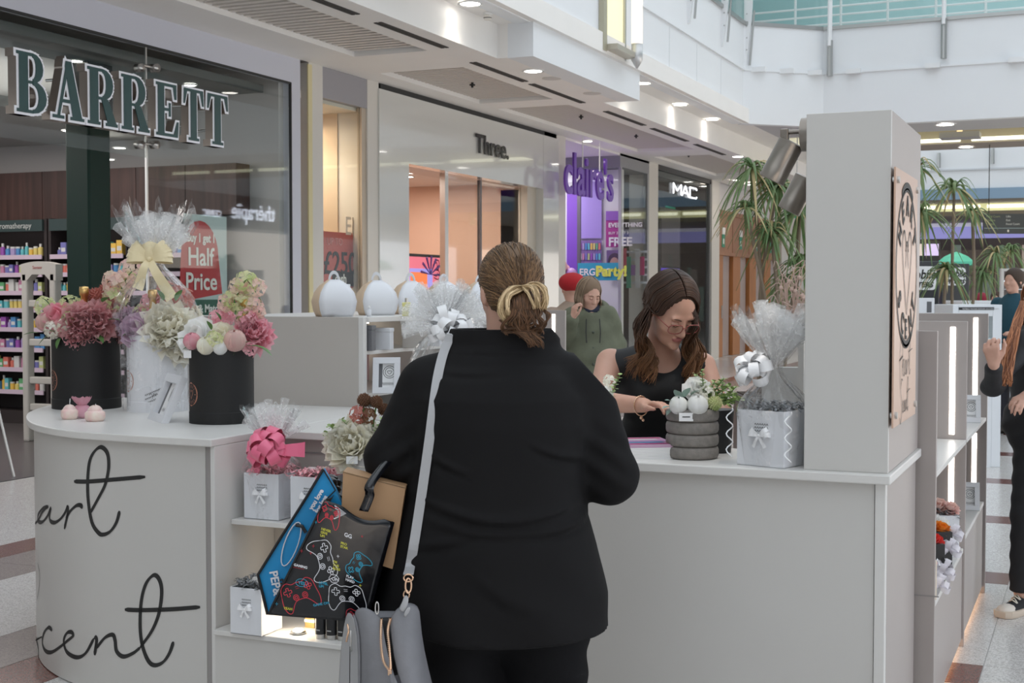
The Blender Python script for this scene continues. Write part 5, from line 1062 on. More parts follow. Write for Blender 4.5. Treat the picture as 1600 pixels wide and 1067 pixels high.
fan(hr, (0, 0, .29), .20, 60, FANM, 2, 1.5, .5); fan(hb2, (0, -.01, .64), .23, 40, FANM, 22, 1.7, .5)
# niche: pink pair on the shelf
def on_shelf(px, py, z, w): return P(px, py, z=z)+Vector((0, w/2, 0))
g1 = giftbox('left white gift box with pink shred and bow on the niche shelf', on_shelf(408, 812, ZS, .15), 0.0, .148, .168, SHP, 11, name='wrapped_hamper', cat='gift hamper', rose=[(-.2, -.4, 'white'), (.4, -.2, 'pink')])
cello(g1, [(.080, .003), (.09, .1), (.102, .17), (.078, .215), (.035, .25), (.028, .275), (.06, .33), (.10, .40)], 5, .009, top=.012); pullbow(g1, (.03, -.06, .255), .075, RIBP, 22, seed=6, w=.34)
o = MB(); tail(o, (.05, -.06, .25), (.9, -.1, .1), .13, .05); tail(o, (.0, -.06, .25), (-.4, -.2, -1), .09, .04); o.obj('ribbon_tails', RIBP, g1, True); fan(g1, (.02, 0, .27), .16, 26, FANM, 9, 2.0, .4)
g2 = giftbox('right white gift box with pink shred beside the bowed hamper', on_shelf(482, 819, ZS, .15), 0.0, .150, .168, SHP, 12, rose=[(-.3, -.2, 'white'), (.2, .1, 'pale'), (.6, -.5, 'pink')])
g3 = giftbox('white gift box with grey shred and a rose on the niche floor', P(357, 990, z=ZB0)+Vector((.066, .075, 0)), 0, .130, .165, SHG, 13, rose=[(.1, -.2, 'white'), (.5, .2, 'white')])
LT = thing('puck_light', 'small round glowing light lying on the niche floor', 'lamp', P(466, 990, z=ZB0)); MB().lathe([(.025, 0), (.028, .008), (.02, .012)], 20).obj('housing', CHROME, LT, True); MB().lathe([(.02, .012), (.016, .017), (.001, .019)], 20).obj('lens', glow('puck_glow', (1, .9, .7), 14), LT, True)
l = bpy.data.lights.new('puck', 'POINT'); l.energy = .8; l.color = (1, .82, .6); l.shadow_soft_size = .03; o = bpy.data.objects.new('puck_lamp', l); C.objects.link(o); o.parent = LT; o.location = (0, 0, .05)
gg = thing('gold_packet', 'small gold packet standing behind the puck light', 'packet', P(474, 985, z=ZB0)+Vector((0, .05, 0))); B('packet', GOLD, -.02, .02, -.01, .01, 0, .07, gg, .002); B('band', PAPER, -.0205, .0205, -.0105, .0105, .02, .03, gg)
for i, n in enumerate(['left', 'middle', 'right']):
    t = thing('candle_tin', '%s black tin of the three with silver foot on the niche floor' % n, 'tin', P(494+17.5*i, 1000+1.5*i, z=ZB0)+Vector((0, .03, 0))); MB().lathe([(.0185, 0), (.019, .002), (.019, .016)], 20).obj('silver_foot', CHROME, t, True, ang=.5); MB().lathe([(.0188, .016), (.0188, .072), (.017, .073)], 20).obj('black_body', BLACK, t, True, ang=.5); B('label', cm((.4, .4, .4), .5), -.008, .008, -.0195, -.0188, .03, .034, t)
# tall pot with cream hydrangea
pt_ = thing('potted_flowers', 'grey pot with cream peony and brown pompoms beside the shopping bag', 'potted plant', P(562, 822, z=ZS)+Vector((0, .08, .001)), YAW)
MB().lathe([(.055, 0), (.075, .02), (.080, .24), (.074, .24), (.07, .2), (.001, .2)], 28).obj('pot', cm((.42, .40, .39), .6), pt_, True, ang=.6)
A = Arr(pt_, (pt_.location-Vector((0, 0, H))).dot(Vector(FW))); A.bloom('ruffle', 546, 692, 34, 'pale', -.06, (-.1, -1, .4)); A.bloom('ruffle', 572, 688, 26, 'cream', -.02); A.bloom('hydra', 525, 690, 18, 'pale', .0)
A.bloom('pom', 569, 625, 12, 'brown', 0); A.bloom('pom', 588, 628, 11, 'brown', 0); A.bloom('pom', 600, 640, 11, 'brown', .05); A.bloom('spray', 560, 648, 13, 'brick', 0); A.bloom('spray', 575, 650, 12, 'brown', .0); A.stem((565, 690, 0), (569, 630, 0)); A.stem((580, 690, 0), (588, 632, 0))
for a in [(555, 690, -.9, .75, 52, 9), (560, 690, -.5, .9, 50, 8), (555, 685, -1, .35, 48, 8), (585, 690, .3, 1, 45, 8), (550, 690, -1.1, .1, 40, 7)]: A.sprig(*a, m=GREENL, dd=.0)
p = A.p(550, 718, -.09); B('price_tag', PAPER, p.x-.02, p.x+.02, p.y-.002, p.y, p.z-.015, p.z+.012, pt_)
# --- rear unit top: dome boxes
KRAFT = mat('kraft_lining', (.62, .47, .33), .6)
for i, (px, nm) in enumerate(zip((497, 566, 621, 675, 733), ('first', 'second', 'third', 'fourth', 'fifth'))):
    y = P(px, 495, x=-3.25).y+.14; t = thing('dome_gift_box', '%s white dome shaped gift box with loop handle along the rear unit' % nm, 'gift box', (-3.25, y, ZU), YAW-.12, 'dome boxes on the rear unit')
    pr = [(0, .070), (.03, .082), (.07, .088), (.11, .078), (.145, .055), (.17, .022)]
    for side in range(4):
        R4 = Matrix.Rotation(side*PI/2+.45, 4, 'Z'); m = MB()
        def f(a, b, R4=R4):
            k = b*(len(pr)-1); j = min(int(k), len(pr)-2); ww = pr[j][1]+(pr[j+1][1]-pr[j][1])*(k-j); z = pr[j][0]+(pr[j+1][0]-pr[j][0])*(k-j); x = (a-.5)*2*ww; return R4 @ Vector((x, -ww*(1.0+.12*(1-(a-.5)**2*4)), z))
        m.grid(f, 6, 10); m.obj('curved_panel', KRAFT if side in (3,) else WCARD, t, True, thick=.003)
    hm = MB(); hm.rings([[(.026*math.cos(a)*q, y_, .168+.045*math.sin(a)*q) for a in [PI*k/12 for k in range(13)]] for q, y_ in ((.65, -.003), (1, -.003), (1, .003), (.65, .003), (.65, -.003))], cap=False, closed=False)
    h_ = hm.obj('loop_handle', WCARD, t, True, ang=.5); h_.rotation_euler = (0, 0, .45)
    pl_ = B('printed_mark', INK, -.012, .012, -.088, -.0875, .02, .022, t); pl_.rotation_euler = (0, 0, .45)
def simple(name, label, cat, px, py, z, w, h, m, dd=.03, extra=None, rz=YAW):
    t = thing(name, label, cat, P(px, py, z=z)+HV*dd, rz); B('body', m, -w/2, w/2, -.015, .015, 0, h, t, .001); return t
p = P(542, 492, x=-3.08); t = thing('spray_bottle', 'tiny white bottle between the first two dome boxes', 'bottle', (-3.08, max(p.y, 5.42), ZU), YAW); MB().lathe([(.011, 0), (.011, .03), (.004, .033), (.004, .04)], 12).obj('flask', WCARD, t, True); MB().cyl((0, 0, .04), (0, 0, .05), .006).obj('cap', PAPER, t)
for px, py, n in [(541, 470, 'between the first two dome boxes'), (602, 462, 'left of the third dome box')]:
    p = P(px, 491, x=-3.2); t = thing('price_card', 'small white price card ' + n, 'card', (-3.2, max(p.y, 5.42), ZU), YAW); MB().cyl((0, 0, 0), (0, 0, .09), .0015).obj('wire', CHROME, t); B('card', PAPER, -.018, .018, -.001, .001, .09, .15, t)
    for k in range(3): B('text_line', INK, -.013, .01, -.0016, -.001, .105+.014*k, .108+.014*k, t)
p = P(638, 500, x=-2.99); t = thing('perfume_bottle', 'square yellow perfume bottle at the rear unit edge', 'bottle', (-3.0, p.y, ZU), YAW); B('flask', mat('yellow_liquid', (.72, .68, .28), .1), -.02, .02, -.012, .012, 0, .065, t, .004); MB().cyl((0, 0, .065), (0, 0, .085), .008).obj('cap', CHROME, t)
# shelf goods of the rear unit
for nm, lab, x, y, z, w, h, m, cat in [('box_frame', 'dark edged frame at the front of the upper rear shelf', -3.05, 5.36, 1.235, .05, .115, cm((.14, .14, .15), .5), 'picture frame'), ('white_carton', 'white carton behind the dark frame on the upper rear shelf', -3.06, 5.50, 1.235, .10, .10, WCARD, 'box'), ('beige_carton', 'taupe square carton on the upper rear shelf', -3.0, 5.72, 1.235, .11, .125, BEIGE, 'box'), ('lidded_carton', 'pale lidded carton beyond the taupe carton', -3.04, 5.95, 1.235, .12, .11, WCARD, 'box')]:
    t = thing(nm, lab, cat, (x, y, z), YAW-.2); B('body', m, -w/2, w/2, -.03, .03, 0, h*.82, t, .002); B('lid', m, -w/2-.002, w/2+.002, -.032, .032, h*.82, h, t, .002)
q = P(579, 612, x=-2.99); shadowframe('shadow_frame', 'white box frame with line drawing on the middle rear shelf', (-3.02, 5.34, 1.041), (math.cos(.55), math.sin(.55), 0), (-.05, .14, 1), .125, .165)
t = thing('pink_bow', 'pink ribbon bow lying on the middle rear shelf', 'ribbon', (-3.02, 5.72, 1.041), YAW); bow(t, (0, 0, .03), .05, RIBP, 2, 2)
B('pink_board', mat('pink_tint', (.75, .5, .5), .5), -3.45, -3.44, 5.35, 6.05, 1.05, 1.2, ep)
# rear hamper behind the woman's left shoulder
hm_ = giftbox('large white hamper with spiky cellophane fan left of the woman', PD(695, 560, 5.05)*1, YAW+.3, .20, .22, SHG, 21, name='wrapped_hamper', cat='gift hamper'); hm_.location.z = ZT
cello(hm_, [(.11, .003), (.12, .12), (.135, .23), (.10, .31), (.04, .38), (.02, .42), (.05, .46), (.10, .52)], 12, .012, top=.012, m=CELW); pullbow(hm_, (0, -.06, .38), .085, RIBW, 20, 'rosette', 8, .24); fan(hm_, (0, -.02, .40), .17, 90, FANM, 12, 3.6, .7)
# --- right counter: leaflets, ribbed pot, greenery
lf = thing('leaflet_stack', 'stack of pink and blue magazines beside the ribbed pot', 'magazine stack', P(1012, 718, z=ZT)+HV*.11, YAW+.15)
r_ = random.Random(4)
for i in range(9): B('magazine', PAPER if i < 7 else cm((.55, .35, .5), .3), -.075+r_.uniform(-.006, .006), .075+r_.uniform(-.006, .006), -.105, .105, .0052*i, .0052*i+.0046, lf)
for i, c in enumerate([(.5, .08, .25), (.1, .3, .5), (.55, .3, .55), (.75, .7, .75), (.6, .15, .3)]): B('cover_print', cm(c, .3), -.07+.002*i, .07-.02*(i % 2), -.1+.04*i, -.07+.04*i, .0468, .0472, lf)
FELT = mat('grey_felt', (.26, .24, .22), .9, bump=(250, .6, .002), var=(60, .25))
rp_ = thing('potted_flowers', 'ribbed grey felt pot of white tulips and greenery', 'potted plant', base(1087, 720, ZT, .083), YAW)
for i in range(4):
    m = MB(); r0 = .083; z0 = i*.039; m.lathe([(r0-.012, z0), (r0-.003, z0+.004), (r0, z0+.012), (r0, z0+.028), (r0-.003, z0+.036), (r0-.012, z0+.0395)], 36, cap=(i == 0)); m.obj('felt_ring', FELT, rp_, True)
MB().lathe([(.068, .14), (.001, .142)], 20).obj('soil', cm((.05, .04, .03), .9), rp_)
A = Arr(rp_, (rp_.location-Vector((0, 0, H))).dot(Vector(FW)))
A.bloom('ball', 1060, 633, 15, 'white', -.06); A.bloom('ball', 1090, 633, 17, 'white', -.07); A.bloom('peony', 1090, 606, 18, 'white', .0); A.bloom('pom', 1117, 630, 13, 'lime', -.05); A.bloom('spray', 1105, 615, 11, 'cream', -.03)
for a in [(1055, 630, -.8, .5, 18, 8), (1062, 625, -.3, 1, 20, 9), (1048, 636, -1, .1, 14, 7), (1070, 620, .2, .8, 18, 8), (1080, 618, .5, .6, 16, 8), (1050, 640, -.8, -.5, 12, 6)]: A.leaf(*a, dd=-.05, m=SILVERLEAF)
for a in [(1105, 625, .3, 1, 38, 9), (1110, 625, .8, .8, 42, 9), (1115, 625, 1, .4, 36, 9), (1100, 620, -.1, 1, 50, 9), (1108, 628, .9, .1, 28, 8), (1112, 620, .5, 1, 40, 9)]: A.sprig(*a, dd=0, m=GREENL)
A.sprig(1090, 612, -.1, 1, 34, 6, dd=.05, m=GREENL)
p = A.p(1072, 651, -.085); B('price_tag', PAPER, p.x-.022, p.x+.022, p.y-.002, p.y, p.z-.014, p.z+.012, rp_); B('tag_line', INK, p.x-.012, p.x+.012, p.y-.003, p.y-.002, p.z-.002, p.z+.001, rp_)
dk = thing('dark_pot', 'dark pot of leaves hidden between the ribbed pot and hamper', 'potted plant', P(1128, 712, z=ZT)+HV*.10, YAW); MB().lathe([(.045, 0), (.055, .14), (.05, .14), (.001, .13)], 20).obj('pot', BLACK, dk, True, ang=.6)
A = Arr(dk, (dk.location-Vector((0, 0, H))).dot(Vector(FW)))
for a in [(1125, 630, -.6, 1, 36, 9), (1128, 630, 0, 1, 44, 9), (1130, 630, .6, 1, 38, 9), (1132, 632, 1, .5, 30, 8)]: A.sprig(*a, dd=0, m=GREENL)
sp = thing('potted_sprig', 'green sprigs with white florets rising beside the woman\'s right shoulder', 'potted plant', P(940, 716, z=ZT)+HV*.08, YAW); MB().lathe([(.04, 0), (.05, .1), (.045, .1), (.001, .09)], 20).obj('pot', cm((.5, .5, .48), .6), sp, True, ang=.6)
A = Arr(sp, (sp.location-Vector((0, 0, H))).dot(Vector(FW)))
for a in [(935, 660, -.1, 1, 85, 12), (940, 660, .3, 1, 95, 12), (938, 650, -.4, 1, 70, 10)]: A.sprig(*a, dd=0, m=GREENL, lw=5, ll=10)
A.bloom('spray', 945, 615, 12, 'white', -.02); A.bloom('spray', 952, 595, 9, 'cream', 0); A.bloom('spray', 948, 640, 13, 'white', -.02)
# --- side units: bouquets, frames
def bouquet(px, py, z, D, blooms, label, wrap=None):
    t = thing('wrapped_bouquet', label, 'bouquet', P(px, py, z=z)+Vector((-.02, .05, 0)), YAW); w_ = .05; MB().lathe([(.045, 0), (.055, .12), (.05, .12), (.001, .11)], 20).obj('box', wrap or WCARD, t, True, ang=.6)
    a = Arr(t, (t.location-Vector((0, 0, H))).dot(Vector(FW)))
    for b in blooms: a.bloom(*b)
    return t
def boxed(y, label, wrap, bl, h=.15, shr=None):
    t = thing('flower_box', label, 'flower box', (-.572, y, .42), YAW); w_ = .052; B('box', wrap, -w_, w_, -w_, w_, 0, h, t, .002)
    if shr: shred(t, .05, h-.01, shr, 60, 5, .03)
    for k, (x, yy, z, r, mm) in enumerate(bl): o = MB(); peony(o, (x, yy, h+z), r, (x*3, -.5, .9)); o.obj('rose', FM[mm], t, True)
    bow(t, (0, -w_-.005, h*.5), .03, RIBW, 2, 2, 'ribbon_bow')
    return t
boxed(4.92, 'cream box of pale pink roses nearest on the low side unit', mat('cream_box', (.80, .70, .58), .5), [(.02, -.02, .0, .032, 'pink'), (-.02, .01, .02, .032, 'blush'), (.03, .03, .02, .03, 'blush')], .14)
boxed(5.19, 'black box of red roses, second on the low side unit', BLACK, [(.02, -.02, .01, .03, 'red'), (-.02, 0, .02, .032, 'red'), (.035, .02, .01, .03, 'red')], .15)
boxed(5.47, 'black box of orange roses, third on the low side unit', BLACK, [(.02, -.02, .015, .032, 'orange'), (-.02, 0, .02, .03, 'orange'), (.03, .03, .03, .03, 'white')], .15)
boxed(5.75, 'white box of blush roses with grey shred, last on the low side unit', WCARD, [(.03, -.01, .03, .032, 'blush'), (-.02, 0, .035, .032, 'blush'), (.0, .03, .04, .03, 'blush')], .17, SHG)
tb = thing('tulle_ribbon', 'white tulle ribbons lying along the low side unit edge', 'ribbon', (-.508, 5.3, .42)); TULW = mat('white_tulle', (.85, .82, .88), .7, alpha=.7)
for yy, zz in ((-.3, .03), (-.15, .05), (.05, .10), (.2, .13)): pullbow(tb, (.0, yy, zz), .045, TULW, 10, 'tulle_loops', 3+int(yy*20))
fg = thing('figurine_bouquet', 'white and lilac wrapped bouquet on the nearer side shelf', 'bouquet', (-.585, 5.02, .88), YAW); MB().lathe([(.03, 0), (.035, .06), (.02, .09)], 16).obj('pot', WCARD, fg, True)
for z, r, mm in ((.12, .04, 'lilac'), (.17, .035, 'white'), (.22, .03, 'white'), (.26, .025, 'lilac')): o = MB(); hydra(o, (0, 0, z), r); o.obj('bloom', FM[mm], fg)
for (px, py, z, nm) in [(1513, 668, .88, 'upper'), (1513, 775, .46, 'lower')]:
    shadowframe('shadow_frame', '%s grey leaning box frame on the farther side unit' % nm, (-.615, 6.72, z+.001), (1, .12, 0), (-.04, .3, 1), .115, .135)
fc = thing('storage_unit', 'low white unit top behind the farther side panel', 'cabinet', (-.95, 7.15, 0)); B('carcass', WHITE, -.4, .3, 0, .75, 0, 1.34, fc); B('top', WHITE2, -.42, .31, -.01, .76, 1.34, 1.36, fc, .003)
fb = thing('display_box', 'white box with dark window standing on the low rear unit', 'box', P(1452, 497, z=1.36)+HV*.08, YAW-.3); B('box', WCARD, -.05, .05, -.03, .03, 0, .11, fb, .002); B('window', cm((.12, .12, .13), .4), .01, .035, -.031, -.03, .03, .09, fb)
fb2 = thing('display_box', 'small white canister left of the box with dark window', 'box', P(1433, 499, z=1.36)+HV*.08, YAW); MB().lathe([(.025, 0), (.025, .11), (.02, .115)], 16).obj('canister', WCARD, fb2, True); MB().lathe([(.026, .115), (.026, .13)], 16).obj('lid', WCARD, fb2, True)
# ------------------------------------------------------------------ people
def headf(p, female=True):
    d = ell(p, (0, -.012, .03), (.075, .094, .088)); d = su(d, ell(p, (0, .028, -.03), (.060, .064, .084)), .03); d = su(d, ell(p, (0, .045, -.085), (.034, .034, .028)), .03)
    q = p.copy(); q[..., 0] = np.abs(q[..., 0])
    d = su(d, ell(q, (.036, .058, -.028), (.024, .026, .024)), .02); d = su(d, ell(q, (.028, .081, .020), (.022, .010, .007)), .012)
    s = ln(q-np.array((.030, .101, .001)))-.0155; h = np.clip(.5-.5*(d+s)/.008, 0, 1); d = d*(1-h)-s*h+.008*h*(1-h)
    d = su(d, cone(p, (0, .086, .006), (0, .106, -.034), .008, .0115), .010); d = su(d, ell(q, (.010, .098, -.038), (.007, .009, .007)), .006)
    d = su(d, ell(p, (0, .090, -.060), (.021, .009, .0045)), .005); d = su(d, ell(p, (0, .088, -.069), (.018, .010, .0055)), .005); d = su(d, ell(p, (0, .082, -.098), (.018, .016, .014)), .015)
    d = su(d, ell(q, (.077, -.008, -.012), (.009, .019, .031)), .006); return d
def rotm(yaw, pitch, roll=0.):  # columns: local axes of the head in the figure's frame; yaw > 0 turns to the figure's left, pitch > 0 looks down
    return np.array((Matrix.Rotation(yaw, 3, 'Z')@Matrix.Rotation(-pitch, 3, 'X')@Matrix.Rotation(roll, 3, 'Y')))
def hand(w, d, n, s, curl=.35, sc=1.0, thumb=.5):
    w = Vector(w); d = Vector(d).normalized(); n = (Vector(n)-d*Vector(n).dot(d)).normalized(); u = n.cross(d)*s; out = []
    for off, L_, fl, ex in ((.028, .93, .070, 0), (.0095, .98, .078, .0), (-.009, .94, .072, .04), (-.0265, .86, .056, .1)):
        a = w+u*off*.5*sc+d*.012*sc; k = w+u*off*sc+d*.082*L_*sc; out.append((a, k, .0135*sc, .0105*sc)); c = curl*.6+ex; pnt = k
        for seg, r0, r1 in ((.44, .0092, .0082), (.31, .0082, .0076), (.25, .0076, .0062)):
            dd = d*math.cos(c)+n*math.sin(c)+u*(off*1.5); nx = pnt+dd*fl*seg*sc; out.append((pnt, nx, r0*sc, r1*sc)); pnt = nx; c += curl
    t0 = w+d*.018*sc+u*.020*sc+n*.004; t1 = w+d*.048*sc+u*.044*sc+n*.014*sc; t2 = t1+(d*.9+u*.35+n*.25*thumb).normalized()*.034*sc; t3 = t2+(d*1+u*.0+n*.4*thumb).normalized()*.026*sc
    out += [(t0, t1, .014*sc, .0115*sc), (t1, t2, .0105*sc, .0092*sc), (t2, t3, .0092*sc, .007*sc)]
    return out
def handf(p, segs, d):
    h = None
    for a, b, ra, rb in segs:
        e = cone(p, a, b, ra, rb); h = e if h is None else su(h, e, .004)
    return su(d, h, .012)
SKIN = mat('skin_fair', (.62, .36, .27), .5, var=(18, .08), sss=.15, bump=(220, .08, .0004)); SKIN2 = mat('skin_warm', (.60, .34, .25), .5, var=(18, .08), sss=.15); LIPS = mat('lips', (.45, .16, .15), .4); BROW = mat('brow_hair', (.12, .06, .04), .8)
EYEW = mat('eye_white', (.75, .73, .70), .2); IRIS = mat('iris', (.10, .07, .04), .2)
def face_parts(par, hc, R, closed=False, lipm=None):
    M = Matrix(R.tolist()).to_4x4(); M.translation = Vector(hc)
    for s in (-1, 1):
        if closed: MB().sphere((s*.030, .082, -.001), (.0135, .011, .0095), 14, 10, M).obj('eyelid', SKIN, par, True)
        else:
            e = MB().sphere((s*.030, .0795, 0), .0125, 14, 10, M).obj('eye', EYEW, par, True); MB().sphere((s*.030, .0885, -.001), (.0055, .004, .0055), 10, 6, M).obj('iris', IRIS, e, True)
        MB().tube([(s*.014, .093, .017), (s*.03, .0935, .0235), (s*.046, .083, .019)], [.0022, .0028, .0012], 6).obj('eyebrow', BROW, par, True).matrix_local = M
        MB().tube([(s*.018, .0925, -.004), (s*.03, .0945, -.0085 if closed else .006), (s*.043, .086, -.003)], .0012, 5).obj('eyelashes', BROW, par, True).matrix_local = M
    return M
def hairmat(n, c1, c2, z0=None, z1=None, rough=.45):
    m = bpy.data.materials.new(n); m.use_nodes = True; nt = m.node_tree; N = nt.nodes; L = nt.links; b = N['Principled BSDF']; b.inputs['Roughness'].default_value = rough; b.inputs['Specular IOR Level'].default_value = .35
    g = N.new('ShaderNodeNewGeometry'); x = N.new('ShaderNodeMix'); x.data_type = 'RGBA'; x.inputs['A'].default_value = (*c1, 1); x.inputs['B'].default_value = (*c2, 1)
    if z0 is not None:
        tc = N.new('ShaderNodeTexCoord'); sp = N.new('ShaderNodeSeparateXYZ'); L.new(tc.outputs['Object'], sp.inputs[0]); r = N.new('ShaderNodeMapRange'); r.inputs['From Min'].default_value = z0; r.inputs['From Max'].default_value = z1; L.new(sp.outputs[2], r.inputs[0]); L.new(r.outputs[0], x.inputs['Factor'])
    else: L.new(g.outputs['Random Per Island'], x.inputs['Factor'])
    h = N.new('ShaderNodeHueSaturation'); r2 = N.new('ShaderNodeMapRange'); r2.inputs['To Min'].default_value = .6; r2.inputs['To Max'].default_value = 1.35; L.new(g.outputs['Random Per Island'], r2.inputs[0]); L.new(r2.outputs[0], h.inputs['Value']); L.new(x.outputs['Result'], h.inputs['Color']); L.new(h.outputs[0], b.inputs['Base Color']); return m
class Fig:
    def __init__(s, name, label, px, D, rz, grp=None):
        w = PD(px, 457, D); s.t = thing(name, label, 'person', (w.x, w.y, 0), rz); bpy.context.view_layer.update(); s.M = s.t.matrix_world.copy(); s.inv = s.M.inverted()
    def p(s, px, py, D): return s.inv @ PD(px, py, D)
def np3(v): return np.array(v, float)
# ---- the customer seen from behind
CU = Fig('person', 'woman seen from behind in a black jacket with a twisted blonde-brown bun', 790, 3.60, YAW); t = CU.t
HC = np3((.012, .045, 1.505)); HR = rotm(.30, .22)
zs = np.array([.50, .57, .70, .83, .955, 1.05, 1.15, 1.22, 1.27, 1.31, 1.36, 1.42]); hw = np.array([.335, .325, .312, .278, .243, .235, .243, .238, .205, .172, .152, .150])
hx = np.array([-.04, -.04, -.04, -.035, -.035, -.02, -.01, -.01, -.01, -.01, -.005, 0]); hd = np.array([.26, .26, .255, .24, .22, .21, .2, .185, .16, .13, .105, .10]); hy = np.array([0, 0, 0, 0, 0, 0, 0, .005, .01, .02, .03, .035])
def torso(p, off=0.):
    z = p[..., 2]; a = np.interp(z, zs, hw)+off; b = np.interp(z, zs, hd)+off; x = (p[..., 0]-np.interp(z, zs, hx)); y = (p[..., 1]-np.interp(z, zs, hy))
    k = (np.abs(x/a)**2.3+np.abs(y/b)**2.3)**(1/2.3); return np.maximum((k-1)*np.minimum(a, b)*.9, np.maximum(z-1.425-off, .5-z))
LA = [(-.205, .02, 1.235), (-.300, -.01, 1.055), (-.20, .26, 1.07)]; RA = [(.200, .02, 1.235), (.278, -.01, 1.010), (.21, .27, 1.04)]
def folds(p):
    x, y, z = p[..., 0], p[..., 1], p[..., 2]; o = 0
    back = np.clip(-y*8+.3, 0, 1)
    for x0, z0, x1, z1, dip, w, am in ((-.26, .99, .22, .965, -.055, .012, .011), (-.24, .93, .20, .92, -.03, .014, .007), (-.20, 1.30, .05, 1.305, -.012, .008, .005), (-.1, .80, .1, .70, -.02, .02, .004), (.05, 1.12, .22, 1.07, -.01, .01, .007), (-.22, 1.10, -.08, 1.04, -.01, .01, .006), (-.27, .85, -.05, .9, -.01, .012, .006), (.05, .88, .25, .93, -.01, .01, .006), (-.15, 1.345, .12, 1.35, -.006, .004, .004)):
        t_ = np.clip((x-x0)/(x1-x0), 0, 1); zc = z0+(z1-z0)*t_+dip*np.sin(PI*t_); e = np.sin(PI*np.clip(t_, .02, .98))*((x > x0) & (x < x1)); o = o+am*e*(np.exp(-((z-zc)/w)**2)-.8*np.exp(-((z-zc+w*1.7)/w)**2))*back
    o = o+.004*np.sin(x*26+3*np.sin(z*9))*np.clip((1.0-z)*2.5, 0, 1)
    for cx_, sg in ((-.29, -1), (.27, 1)):
        o = o+.004*np.sin((z*1.0+x*.7*sg)*95)*np.exp(-(((x-cx_)/.07)**2+((z-1.06)/.09)**2))
    return o
def jacket_core(p):
    d = torso(p)
    for A_ in (LA, RA): d = su(d, chain(p, A_, (.088, .074, .058), .03), .035)
    d = su(d, cone(p, (-.19, .02, 1.245), (.18, .02, 1.25), .070, .070), .05)
    return d-folds(p)
def jacket(p):
    d = jacket_core(p); z = p[..., 2]; hem = .60+.10*np.clip(-(p[..., 0]+.12)*1.6, 0, 1)+.02*np.abs(p[..., 0])*1.5
    d = np.maximum(d, hem-z); neck = np.sqrt(((p[..., 0]-.0)/1.55)**2+(p[..., 1]-.035)**2)
    d = np.maximum(d, z-(1.402-1.1*np.clip(p[..., 0]-.125, 0, 1)))                    # collar edge
    inner = np.maximum(neck-.086, 1.30-z); d = np.maximum(d, -inner)
    wl = np3(LA[2]); wr = np3(RA[2])
    return d
def body(p):
    q = (p-HC) @ HR; d = headf(q); d = su(d, cone(p, (0, .03, 1.30), (.01, .03, 1.44), .062, .056), .03)
    d = su(d, np.maximum(torso(p, -.035), np.maximum(p[..., 2]-1.33, .72-p[..., 2])), .03)
    for A_ in (LA, RA): d = su(d, chain(p, A_, (.05, .04, .028), .02), .03)
    d = handf(p, hl, d); d = handf(p, hr_, d)
    for sx in (-1, 1): d = su(d, chain(p, [(sx*.12-.02, 0, .75), (sx*.115-.01, .01, .42), (sx*.11, -.01, .08)], (.11, .075, .045), .02), .03)
    for sx in (-1, 1): d = su(d, cone(p, (sx*.11, -.03, .045), (sx*.12, .14, .03), .04, .03), .02)
    return d
hl = hand(LA[2], (.25, 1, -.1), (0, 0, -1), 1, .5); hr_ = hand(RA[2], (-.2, 1, -.15), (0, 0, -1), -1, .3)
sdf_obj('body', body, (-.42, -.26, 0.0), (.42, .5, 1.68), .0065, SKIN, t)
JK = mat('black_crepe', (.0045, .004, .0045), .8, spec=.25, bump=(600, .25, .0006)); 
sdf_obj('jacket', jacket, (-.46, -.34, .55), (.46, .42, 1.45), .0065, JK, t)
def trousers(p):
    z = p[..., 2]; d = ell(p, (-.02, 0, .76), (.25, .20, .2))
    for sx in (-1, 1): d = su(d, chain(p, [(sx*.115-.02, 0, .74), (sx*.115-.015, .005, .42), (sx*.11, 0, .06)], (.145, .115, .085), .03), .05)
    d = d-.004*np.sin(z*60+p[..., 0]*20); return np.maximum(d, .05-z)
sdf_obj('trousers', trousers, (-.34, -.26, .03), (.30, .26, .95), .009, mat('black_trousers', (.004, .004, .005), .8, spec=.2, bump=(300, .3, .001)), t)
SH = mat('black_shoe', (.01, .01, .01), .5)
for sx in (-1, 1): sdf_obj('shoe', lambda p, sx=sx: np.maximum(su(cone(p, (sx*.11, -.04, .05), (sx*.12, .16, .035), .053, .042), ell(p, (sx*.11, -.02, .08), (.05, .06, .05)), .03), .001-p[..., 2]), (sx*.11-.08, -.12, -.01), (sx*.12+.08, .24, .15), .007, SH, t)
# hair of the customer
def hw_(v): return Vector((HC+HR @ np3(v)).tolist())          # head frame -> figure frame
HB = hairmat('ash_brown_hair', (.085, .045, .022), (.22, .125, .06)); HBL = hairmat('blonde_hair', (.50, .34, .17), (.68, .52, .32)); HD = hairmat('dark_brown_hair', (.06, .03, .015), (.16, .08, .04))
hair = MB()
cap = sdf_obj('hair_cap', lambda p: np.maximum(su(ell((p-HC) @ HR, (0, -.018, .032), (.0835, .102, .094)), ell((p-HC) @ HR, (.004, -.045, -.035), (.070, .058, .055)), .03), -(ell((p-HC) @ HR, (0, .085, -.045), (.072, .075, .10)))), (-.12, -.12, 1.36), (.15, .18, 1.66), .005, mat('hair_base', (.14, .08, .04), .6), t)
bunc = Vector((.052, -.075, 1.452)); r_ = random.Random(5)
hi_ = Matrix(HR.tolist()).inverted()
def capf(p): return su(ell((p-HC) @ HR, (0, -.018, .032), (.0835, .102, .094)), ell((p-HC) @ HR, (.004, -.045, -.035), (.070, .058, .055)), .03)
